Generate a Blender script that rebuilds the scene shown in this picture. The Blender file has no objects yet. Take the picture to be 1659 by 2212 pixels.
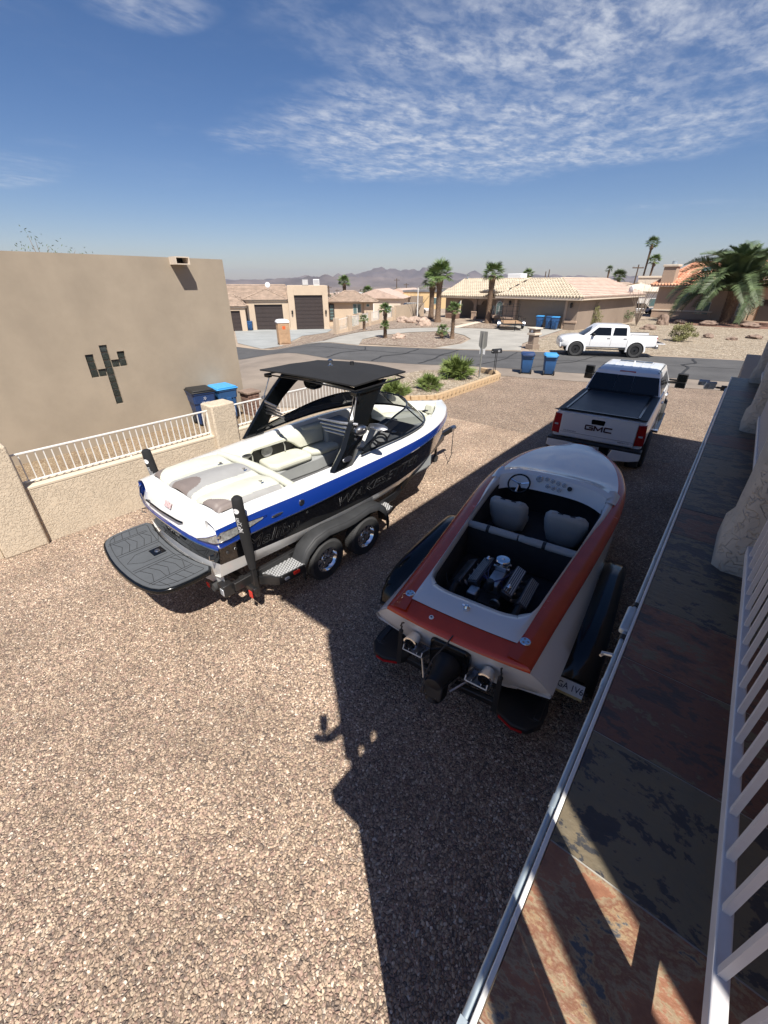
import bpy, bmesh, math, random
from mathutils import Vector, Matrix, noise
R=math.radians
scene=bpy.context.scene
COL=scene.collection
random.seed(7)
# ---------------------------------------------------------------- camera
cam_d=bpy.data.cameras.new('camera'); cam=bpy.data.objects.new('camera',cam_d); COL.objects.link(cam)
cam.location=(0,0,4.0); cam.rotation_euler=(R(90-29.0926),0,R(39.155))
cam_d.sensor_fit='HORIZONTAL'; cam_d.sensor_width=36; cam_d.lens=36*895/1659; cam_d.clip_start=.02; cam_d.clip_end=60000
scene.camera=cam
# ---------------------------------------------------------------- sun, sky, exposure
SUNV=Vector((.45064,-.34630,.82280)); SUN_EL=R(55.37)
sl=bpy.data.lights.new('sun','SUN'); sl.energy=4.9; sl.angle=R(.53); sl.color=(1,.95,.87)
so=bpy.data.objects.new('sun',sl); COL.objects.link(so); so.location=(20,-15,40)
so.rotation_euler=SUNV.to_track_quat('Z','Y').to_euler()
scene.view_settings.view_transform='Standard'; scene.view_settings.look='None'
scene.view_settings.exposure=0.62; scene.view_settings.gamma=1; scene.view_settings.use_curve_mapping=False
w=bpy.data.worlds.new('World'); scene.world=w; w.use_nodes=True
nt=w.node_tree; N=nt.nodes; L=nt.links; N.clear()
def nd(t,x=0,**k):
    n=N.new(t)
    for a,b in k.items(): setattr(n,a,b)
    return n
out=nd('ShaderNodeOutputWorld'); bg=nd('ShaderNodeBackground'); L.new(bg.outputs[0],out.inputs[0])
sky=nd('ShaderNodeTexSky',sky_type='NISHITA',sun_disc=False,sun_elevation=SUN_EL,sun_rotation=math.atan2(SUNV.x,SUNV.y),altitude=200,air_density=1.0,dust_density=.35,ozone_density=2.0)
bg.inputs[1].default_value=.060
def mth(op,a,b=None,clamp=False):
    n=nd('ShaderNodeMath',operation=op,use_clamp=clamp)
    for i,v in enumerate((a,b)):
        if v is None: continue
        if isinstance(v,(int,float)): n.inputs[i].default_value=v
        else: L.new(v,n.inputs[i])
    return n.outputs[0]
tc=nd('ShaderNodeTexCoord'); sep=nd('ShaderNodeSeparateXYZ'); L.new(tc.outputs['Generated'],sep.inputs[0])
zz=mth('MAXIMUM',sep.outputs[2],.02)
px=mth('DIVIDE',sep.outputs[0],zz); py=mth('DIVIDE',sep.outputs[1],zz)
cb=nd('ShaderNodeCombineXYZ'); L.new(px,cb.inputs[0]); L.new(py,cb.inputs[1])
def cnoise(scale,detail,rough,rot=0,sx=1,sy=1,loc=(0,0,0),dist=0):
    mp=nd('ShaderNodeMapping'); mp.inputs['Rotation'].default_value=(0,0,rot); mp.inputs['Scale'].default_value=(sx,sy,1); mp.inputs['Location'].default_value=loc
    L.new(cb.outputs[0],mp.inputs[0]); n=nd('ShaderNodeTexNoise'); n.inputs['Scale'].default_value=scale; n.inputs['Detail'].default_value=detail; n.inputs['Roughness'].default_value=rough
    n.inputs['Distortion'].default_value=dist
    L.new(mp.outputs[0],n.inputs[0]); return n.outputs['Fac']
#CLOUDS
# cloud field: a broad altocumulus sheet ahead and to the right, thin wisps at left
SKYN={}
def smooth(v,a,b):
    n=nd('ShaderNodeMapRange',interpolation_type='SMOOTHSTEP'); n.inputs['From Min'].default_value=a; n.inputs['From Max'].default_value=b; L.new(v,n.inputs[0]); return n.outputs[0]
def gauss(cx,cy,ax,ay,rot):
    mp=nd('ShaderNodeMapping',vector_type='TEXTURE'); mp.inputs['Location'].default_value=(cx,cy,0); mp.inputs['Rotation'].default_value=(0,0,rot); mp.inputs['Scale'].default_value=(ax,ay,1)
    L.new(cb.outputs[0],mp.inputs[0]); ln=nd('ShaderNodeVectorMath',operation='LENGTH'); L.new(mp.outputs[0],ln.inputs[0]); 
    return mth('SUBTRACT',1.0,smooth(ln.outputs['Value'],.25,1.15))
big=cnoise(.55,5,.55,loc=(3.1,1.7,0)); puff=cnoise(7.5,7,.62,rot=R(35),sx=1.0,sy=.62,dist=.3); fine=cnoise(24,5,.65,rot=R(35),sy=.6)
edge=cnoise(.9,5,.6,loc=(9,2,0))
SHEETS=[(-2.1,3.9,2.9,2.3,R(28),1.0),(-.9,2.9,2.4,1.5,R(35),.9),(-3.1,3.0,1.3,.8,R(40),.7),(-6.9,1.6,2.2,1.0,R(15),.78),(-2.35,1.33,.5,.34,R(30),.7),(-1.0,9.5,6,1.6,R(40),.42),(-4.5,2.0,1.6,.5,R(20),.3)]
tot=None
for (cx_,cy_,ax,ay,ro,am) in SHEETS:
    g=mth('MULTIPLY',gauss(cx_,cy_,ax,ay,ro),am)
    tot=g if tot is None else mth('MAXIMUM',tot,g)
e2=mth('ADD',tot,mth('MULTIPLY',mth('SUBTRACT',edge,.5),1.3))
body=smooth(mth('MULTIPLY',e2,1.0),.30,1.0)
pf=mth('ADD',mth('MULTIPLY',puff,.75),mth('MULTIPLY',fine,.25))
tex=smooth(pf,.35,.68)
mid=smooth(cnoise(1.9,4,.55,loc=(4,7,0)),.35,.62)
texs=mth('MULTIPLY',mth('ADD',.12,mth('MULTIPLY',tex,.88)),mth('ADD',.45,mth('MULTIPLY',mid,.6)))
cl=mth('MULTIPLY',body,texs)
thin=mth('MULTIPLY',smooth(big,.5,.8),.18)
cl=mth('MAXIMUM',cl,mth('MULTIPLY',thin,texs))
fade=smooth(sep.outputs[2],.04,.2)
cl=mth('MULTIPLY',mth('MULTIPLY',cl,fade),.72,True)
# a little extra blue depth, pale band near the horizon comes from the sky model itself
hs=nd('ShaderNodeHueSaturation'); hs.inputs['Saturation'].default_value=1.22; hs.inputs['Value'].default_value=.9; L.new(sky.outputs[0],hs.inputs['Color'])
tn=nd('ShaderNodeMixRGB',blend_type='MULTIPLY'); tn.inputs[0].default_value=1; tn.inputs[2].default_value=(1.02,.96,1.10,1); L.new(hs.outputs[0],tn.inputs[1])
mx=nd('ShaderNodeMixRGB'); L.new(cl,mx.inputs[0]); L.new(tn.outputs[0],mx.inputs[1]); mx.inputs[2].default_value=(8.2,8.5,9.2,1)
L.new(mx.outputs[0],bg.inputs[0])
# ---------------------------------------------------------------- materials
MATS={}
def mat(name,col,rough=.6,metal=0.0,var=.12,vs=6.0,bump=0.0,bs=60.0,spec=.5,coat=0,trans=0,alpha=None,two=None,detail=4,emit=None,bd=.01):
    if name in MATS: return MATS[name]
    m=bpy.data.materials.new(name); m.use_nodes=True; t=m.node_tree; b=t.nodes['Principled BSDF']
    b.inputs['Roughness'].default_value=rough; b.inputs['Metallic'].default_value=metal
    b.inputs['Specular IOR Level'].default_value=spec; b.inputs['Coat Weight'].default_value=coat; b.inputs['Coat Roughness'].default_value=.05
    b.inputs['Transmission Weight'].default_value=trans
    c=(*col,1); b.inputs['Base Color'].default_value=c
    if var or bump: tcn=t.nodes.new('ShaderNodeTexCoord')
    if var:
        n=t.nodes.new('ShaderNodeTexNoise'); n.inputs['Scale'].default_value=vs; n.inputs['Detail'].default_value=detail; n.inputs['Roughness'].default_value=.65
        t.links.new(tcn.outputs['Object'],n.inputs[0])
        r=t.nodes.new('ShaderNodeValToRGB'); c2=two or [v*(1-var) for v in col]; c1=[min(1,v*(1+var)) for v in col] if not two else col
        r.color_ramp.elements[0].position=.33; r.color_ramp.elements[0].color=(*c2,1); r.color_ramp.elements[1].position=.68; r.color_ramp.elements[1].color=(*c1,1)
        t.links.new(n.outputs['Fac'],r.inputs[0]); t.links.new(r.outputs[0],b.inputs['Base Color'])
        mr=t.nodes.new('ShaderNodeMapRange'); mr.inputs['To Min'].default_value=max(0,rough-.08); mr.inputs['To Max'].default_value=min(1,rough+.08); t.links.new(n.outputs['Fac'],mr.inputs[0]); t.links.new(mr.outputs[0],b.inputs['Roughness'])
    if bump:
        n2=t.nodes.new('ShaderNodeTexNoise'); n2.inputs['Scale'].default_value=bs; n2.inputs['Detail'].default_value=5; t.links.new(tcn.outputs['Object'],n2.inputs[0])
        bp=t.nodes.new('ShaderNodeBump'); bp.inputs['Strength'].default_value=bump; bp.inputs['Distance'].default_value=bd; t.links.new(n2.outputs['Fac'],bp.inputs['Height']); t.links.new(bp.outputs[0],b.inputs['Normal'])
    MATS[name]=m; return m
def gravel(name,cols,scale,gap=.5,bump=.8,bd=.012,patch=(.82,1.12)):
    m=bpy.data.materials.new(name); m.use_nodes=True; t=m.node_tree; b=t.nodes['Principled BSDF']; n_=t.nodes.new; l=t.links.new
    b.inputs['Roughness'].default_value=.85; b.inputs['Specular IOR Level'].default_value=.3
    tcn=n_('ShaderNodeTexCoord'); geo=n_('ShaderNodeNewGeometry')
    # break the lattice a little so that stones are uneven in size
    wn=n_('ShaderNodeTexNoise'); wn.inputs['Scale'].default_value=scale*.55; wn.inputs['Detail'].default_value=1; l(geo.outputs['Position'],wn.inputs[0])
    ma=n_('ShaderNodeVectorMath'); ma.operation='MULTIPLY_ADD'; ma.inputs[1].default_value=(.9/scale,)*3; l(wn.outputs['Color'],ma.inputs[0]); l(geo.outputs['Position'],ma.inputs[2])
    v=n_('ShaderNodeTexVoronoi'); v.inputs['Scale'].default_value=scale; l(ma.outputs[0],v.inputs['Vector'])
    ve=n_('ShaderNodeTexVoronoi',); ve.feature='DISTANCE_TO_EDGE'; ve.inputs['Scale'].default_value=scale; l(ma.outputs[0],ve.inputs['Vector'])
    sp=n_('ShaderNodeSeparateColor'); l(v.outputs['Color'],sp.inputs[0])
    r=n_('ShaderNodeValToRGB'); r.color_ramp.interpolation='CONSTANT'
    for i,(p,c) in enumerate(cols):
        e=r.color_ramp.elements[i] if i<2 else r.color_ramp.elements.new(p)
        e.position=p; e.color=(*c,1)
    l(sp.outputs[0],r.inputs[0])
    mr=n_('ShaderNodeMapRange'); mr.interpolation_type='SMOOTHSTEP'; mr.inputs['From Max'].default_value=.16; mr.inputs['To Min'].default_value=gap; l(ve.outputs['Distance'],mr.inputs[0])
    pn=n_('ShaderNodeTexNoise'); pn.inputs['Scale'].default_value=.9; pn.inputs['Detail'].default_value=5; pn.inputs['Roughness'].default_value=.7; l(geo.outputs['Position'],pn.inputs[0])
    pm=n_('ShaderNodeMapRange'); pm.inputs['From Min'].default_value=.3; pm.inputs['From Max'].default_value=.7; pm.inputs['To Min'].default_value=patch[0]; pm.inputs['To Max'].default_value=patch[1]; l(pn.outputs['Fac'],pm.inputs[0])
    mu=n_('ShaderNodeMath'); mu.operation='MULTIPLY'; l(mr.outputs[0],mu.inputs[0]); l(pm.outputs[0],mu.inputs[1])
    fn=n_('ShaderNodeTexNoise'); fn.inputs['Scale'].default_value=scale*4; fn.inputs['Detail'].default_value=2; l(geo.outputs['Position'],fn.inputs[0])
    fm=n_('ShaderNodeMapRange'); fm.inputs['To Min'].default_value=.8; fm.inputs['To Max'].default_value=1.2; l(fn.outputs['Fac'],fm.inputs[0])
    mu2=n_('ShaderNodeMath'); mu2.operation='MULTIPLY'; l(mu.outputs[0],mu2.inputs[0]); l(fm.outputs[0],mu2.inputs[1])
    vm=n_('ShaderNodeVectorMath'); vm.operation='SCALE'; l(r.outputs[0],vm.inputs[0]); l(mu2.outputs[0],vm.inputs['Scale']); l(vm.outputs[0],b.inputs['Base Color'])
    # height: domed stone, each at its own level and tilt
    h1=n_('ShaderNodeMapRange'); h1.interpolation_type='SMOOTHSTEP'; h1.inputs['From Max'].default_value=.3; l(ve.outputs['Distance'],h1.inputs[0])
    vs_=n_('ShaderNodeVectorMath'); vs_.operation='SUBTRACT'; l(ma.outputs[0],vs_.inputs[0]); l(v.outputs['Position'],vs_.inputs[1])
    cs=n_('ShaderNodeVectorMath'); cs.operation='SUBTRACT'; l(v.outputs['Color'],cs.inputs[0]); cs.inputs[1].default_value=(.5,.5,.5)
    dt=n_('ShaderNodeVectorMath'); dt.operation='DOT_PRODUCT'; l(vs_.outputs[0],dt.inputs[0]); l(cs.outputs[0],dt.inputs[1])
    d2=n_('ShaderNodeMath'); d2.operation='MULTIPLY_ADD'; d2.inputs[1].default_value=scale*1.6; l(dt.outputs['Value'],d2.inputs[0]); l(h1.outputs[0],d2.inputs[2])
    bp=n_('ShaderNodeBump'); bp.inputs['Strength'].default_value=bump; bp.inputs['Distance'].default_value=bd; l(d2.outputs[0],bp.inputs['Height']); l(bp.outputs[0],b.inputs['Normal'])
    MATS[name]=m; return m
# ---------------------------------------------------------------- mesh helpers
class MB:
    def __init__(s): s.v=[]; s.f=[]; s.m=[]; s.X=Matrix()
    def add(s,vs,fs,m=0):
        k=len(s.v); s.v+= [tuple(s.X@Vector(p)) for p in vs]; s.f+=[tuple(i+k for i in f) for f in fs]; s.m+=[m]*len(fs); return s
    def box(s,x0,x1,y0,y1,z0,z1,m=0):
        return s.add([(x0,y0,z0),(x1,y0,z0),(x1,y1,z0),(x0,y1,z0),(x0,y0,z1),(x1,y0,z1),(x1,y1,z1),(x0,y1,z1)],
            [(0,3,2,1),(4,5,6,7),(0,1,5,4),(1,2,6,5),(2,3,7,6),(3,0,4,7)],m)
    def obox(s,c,sz,rot=(0,0,0),m=0):
        X=s.X; from_e=Matrix.Translation(c)@__import__('mathutils').Euler(rot).to_matrix().to_4x4(); s.X=X@from_e
        a,b,d=[v/2 for v in sz]; s.box(-a,a,-b,b,-d,d,m); s.X=X; return s
    def prism(s,pts,a0,a1,axis='z',m=0):
        """extrude a 2-D polygon along an axis: z:(x,y) x:(y,z) y:(x,z)"""
        n=len(pts)
        def P(p,a): return (p[0],p[1],a) if axis=='z' else ((a,p[0],p[1]) if axis=='x' else (p[0],a,p[1]))
        vs=[P(p,a0) for p in pts]+[P(p,a1) for p in pts]
        fs=[tuple(range(n))[::-1],tuple(range(n,2*n))]+[(i,(i+1)%n,n+(i+1)%n,n+i) for i in range(n)]
        return s.add(vs,fs,m)
    def loft(s,rings,close=True,cap=True,m=0,rowm=None):
        n=len(rings[0]); vs=[p for r in rings for p in r]; fs=[]; ms=[]
        for i in range(len(rings)-1):
            for j in range(n if close else n-1):
                k=(j+1)%n; fs.append((i*n+j,i*n+k,(i+1)*n+k,(i+1)*n+j)); ms.append(m if rowm is None else rowm[j])
        if cap and close:
            fs.append(tuple(range(n))[::-1]); fs.append(tuple(range((len(rings)-1)*n,len(rings)*n))); ms+=[m,m]
        k=len(s.m); s.add(vs,fs,m); s.m[k:]=ms; return s
    def tube(s,path,r,n=8,m=0,cap=True):
        P=[Vector(p) for p in path]; rr=r if isinstance(r,(list,tuple)) else [r]*len(P); rings=[]; ref=None
        for i,p in enumerate(P):
            d=(P[min(i+1,len(P)-1)]-P[max(i-1,0)]).normalized()
            if ref is None: ref=d.orthogonal().normalized()
            u=(ref-d*ref.dot(d)); u=u.normalized() if u.length>1e-6 else d.orthogonal().normalized(); w_=d.cross(u); ref=u
            rings.append([tuple(p+(u*math.cos(2*math.pi*k/n)+w_*math.sin(2*math.pi*k/n))*rr[i]) for k in range(n)])
        return s.loft(rings,True,cap,m)
    def lathe(s,prof,n=16,c=(0,0,0),axis='z',m=0,cap=True):
        rings=[]
        for r,h in prof:
            ring=[]
            for k in range(n):
                a=2*math.pi*k/n; x,y=r*math.cos(a),r*math.sin(a)
                ring.append((c[0]+x,c[1]+y,c[2]+h) if axis=='z' else ((c[0]+h,c[1]+x,c[2]+y) if axis=='x' else (c[0]+y,c[1]+h,c[2]+x)))
            rings.append(ring)
        return s.loft(rings,True,cap,m)
    def ball(s,c,r,n=10,k=6,m=0,sc=(1,1,1)):
        rings=[[(c[0]+sc[0]*r*math.sin(a)*math.cos(2*math.pi*j/n),c[1]+sc[1]*r*math.sin(a)*math.sin(2*math.pi*j/n),c[2]+sc[2]*r*math.cos(a)) for j in range(n)] for a in [math.pi*(i+.02)/(k+.04) for i in range(k+1)]]
        return s.loft(rings,True,True,m)
    def mesh(s,name):
        me=bpy.data.meshes.new(name); me.from_pydata(s.v,[],s.f); return me
    def build(s,name,mats,parent=None,loc=None,rot=None,ang=32,bevel=0,seg=2,smooth=True,sub=0,weld=0):
        me=s.mesh(name); mats=mats if isinstance(mats,(list,tuple)) else [mats]
        for mm in mats: me.materials.append(mm)
        if len(mats)>1: me.polygons.foreach_set('material_index',[min(x,len(mats)-1) for x in s.m])
        bm=bmesh.new(); bm.from_mesh(me)
        if weld: bmesh.ops.remove_doubles(bm,verts=bm.verts,dist=weld)
        bmesh.ops.recalc_face_normals(bm,faces=bm.faces); bm.to_mesh(me); bm.free()
        if smooth:
            me.polygons.foreach_set('use_smooth',[True]*len(me.polygons)); me.set_sharp_from_angle(angle=R(ang))
        o=bpy.data.objects.new(name,me); COL.objects.link(o)
        if parent: o.parent=parent
        if loc is not None: o.location=loc
        if rot is not None: o.rotation_euler=rot
        if bevel:
            b=o.modifiers.new('bevel','BEVEL'); b.width=bevel; b.segments=seg; b.limit_method='ANGLE'; b.angle_limit=R(40)
        if sub:
            b=o.modifiers.new('sub','SUBSURF'); b.levels=sub; b.render_levels=sub
        return o
def tag(o,label=None,cat=None,group=None,kind=None):
    if label: o['label']=label
    if cat: o['category']=cat
    if group: o['group']=group
    if kind: o['kind']=kind
    return o
def thing(name,label,cat,loc=(0,0,0),rz=0,group=None):
    o=bpy.data.objects.new(name,None); COL.objects.link(o); o.location=loc; o.rotation_euler=(0,0,rz); o.empty_display_size=.3
    return tag(o,label,cat,group)
def kids(o): return [c for c in bpy.data.objects if c.parent==o]
def copy_tree(o,parent=None):
    c=o.copy(); COL.objects.link(c); c.parent=parent
    for ch in kids(o): copy_tree(ch,c)
    return c
def inst(src,parent,mw):
    o=bpy.data.objects.new(src.name.split('.')[0],src.data); COL.objects.link(o); o.parent=parent; o.matrix_basis=mw; return o
def boolean(o,mb,op='DIFFERENCE'):
    c=mb.build('cutter',[o.data.materials[0]],smooth=False); m=o.modifiers.new('b','BOOLEAN'); m.operation=op; m.object=c; m.solver='EXACT'
    c.parent=o.parent; bpy.context.view_layer.update(); dg=bpy.context.evaluated_depsgraph_get()
    me=bpy.data.meshes.new_from_object(o.evaluated_get(dg)); o.modifiers.remove(m); old=o.data; o.data=me; me.name=old.name
    bpy.data.objects.remove(c); me.polygons.foreach_set('use_smooth',[True]*len(me.polygons)); me.set_sharp_from_angle(angle=R(30)); return o
def text_mesh(s,size,ext=.002,shear=0,space=1.0,bold=0,align='CENTER',outline=0):
    c=bpy.data.curves.new('t','FONT'); c.body=s; c.size=size; c.extrude=ext; c.shear=shear; c.space_character=space; c.offset=bold; c.align_x=align; c.align_y='CENTER'; c.resolution_u=3
    if outline: c.fill_mode='NONE'; c.extrude=0; c.bevel_depth=outline; c.bevel_resolution=0
    o=bpy.data.objects.new('t',c); COL.objects.link(o); bpy.context.view_layer.update()
    me=bpy.data.meshes.new_from_object(o.evaluated_get(bpy.context.evaluated_depsgraph_get())); bpy.data.objects.remove(o); return me
def text(name,s,size,m,parent,mw,sx=1,warp=None,**k):
    me=text_mesh(s,size,**k); me.materials.clear(); me.materials.append(m)
    for v in me.vertices:
        v.co.x*=sx
        if warp: v.co=Vector(warp(v.co))
    o=bpy.data.objects.new(name,me); COL.objects.link(o); o.parent=parent; o.matrix_basis=mw; return o
def frame(o,x,y,z):
    """matrix whose local x,y,z axes are the given vectors, at o"""
    x,y,z=Vector(x).normalized(),Vector(y).normalized(),Vector(z).normalized()
    return Matrix(((x.x,y.x,z.x,o[0]),(x.y,y.y,z.y,o[1]),(x.z,y.z,z.z,o[2]),(0,0,0,1)))
def sst(t): t=min(1,max(0,t)); return t*t*(3-2*t)
def lerp(a,b,t): return a+(b-a)*t
def interp(tab,x):
    if x<=tab[0][0]: return tab[0][1]
    for (a,b),(c,d) in zip(tab,tab[1:]):
        if x<=c: return b+(d-b)*(x-a)/(c-a)
    return tab[-1][1]
def sinterp(tab,x):
    """smooth (Catmull-Rom) interpolation of a table"""
    n=len(tab)
    if x<=tab[0][0]: return tab[0][1]
    if x>=tab[-1][0]: return tab[-1][1]
    for i in range(n-1):
        if x<=tab[i+1][0]: break
    x0,y0=tab[i]; x1,y1=tab[i+1]; m0=(y1-tab[i-1][1])/(x1-tab[i-1][0]) if i>0 else (y1-y0)/(x1-x0); m1=(tab[i+2][1]-y0)/(tab[i+2][0]-x0) if i<n-2 else (y1-y0)/(x1-x0)
    h=x1-x0; t=(x-x0)/h
    return (2*t**3-3*t*t+1)*y0+(t**3-2*t*t+t)*h*m0+(-2*t**3+3*t*t)*y1+(t**3-t*t)*h*m1
def terr(X,Y):
    z=-1.5*sst((-13-(X+.45*Y))/11)
    r=math.hypot(X,Y)
    if r>75: z-=.04*min(r-75,330)+.017*max(0,min(r-405,2700))
    return z
# ---------------------------------------------------------------- material library
STONE=[(0,(0.386,0.286,0.209)),(.16,(0.286,0.212,0.159)),(.34,(0.472,0.351,0.251)),(.5,(0.330,0.225,0.174)),(.62,(0.538,0.421,0.306)),(.74,(0.215,0.165,0.133)),(.86,(0.424,0.300,0.230)),(.94,(0.691,0.569,0.450))]
G_yard=gravel('yard_gravel_stone',STONE,40)
G_side=gravel('side_gravel_stone',[(0,(.42,.31,.20)),(.2,(.34,.24,.15)),(.5,(.52,.40,.26)),(.75,(.28,.19,.12)),(.9,(.58,.47,.33))],40)
G_lot=gravel('lot_gravel_stone',[(0,(.45,.36,.27)),(.25,(.36,.26,.20)),(.5,(.52,.43,.34)),(.8,(.28,.20,.16))],9,bd=.04)
G_lot2=gravel('tan_lot_gravel',[(0,(.50,.41,.30)),(.25,(.44,.35,.25)),(.5,(.58,.49,.37)),(.8,(.36,.28,.20))],9,bd=.04)
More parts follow.
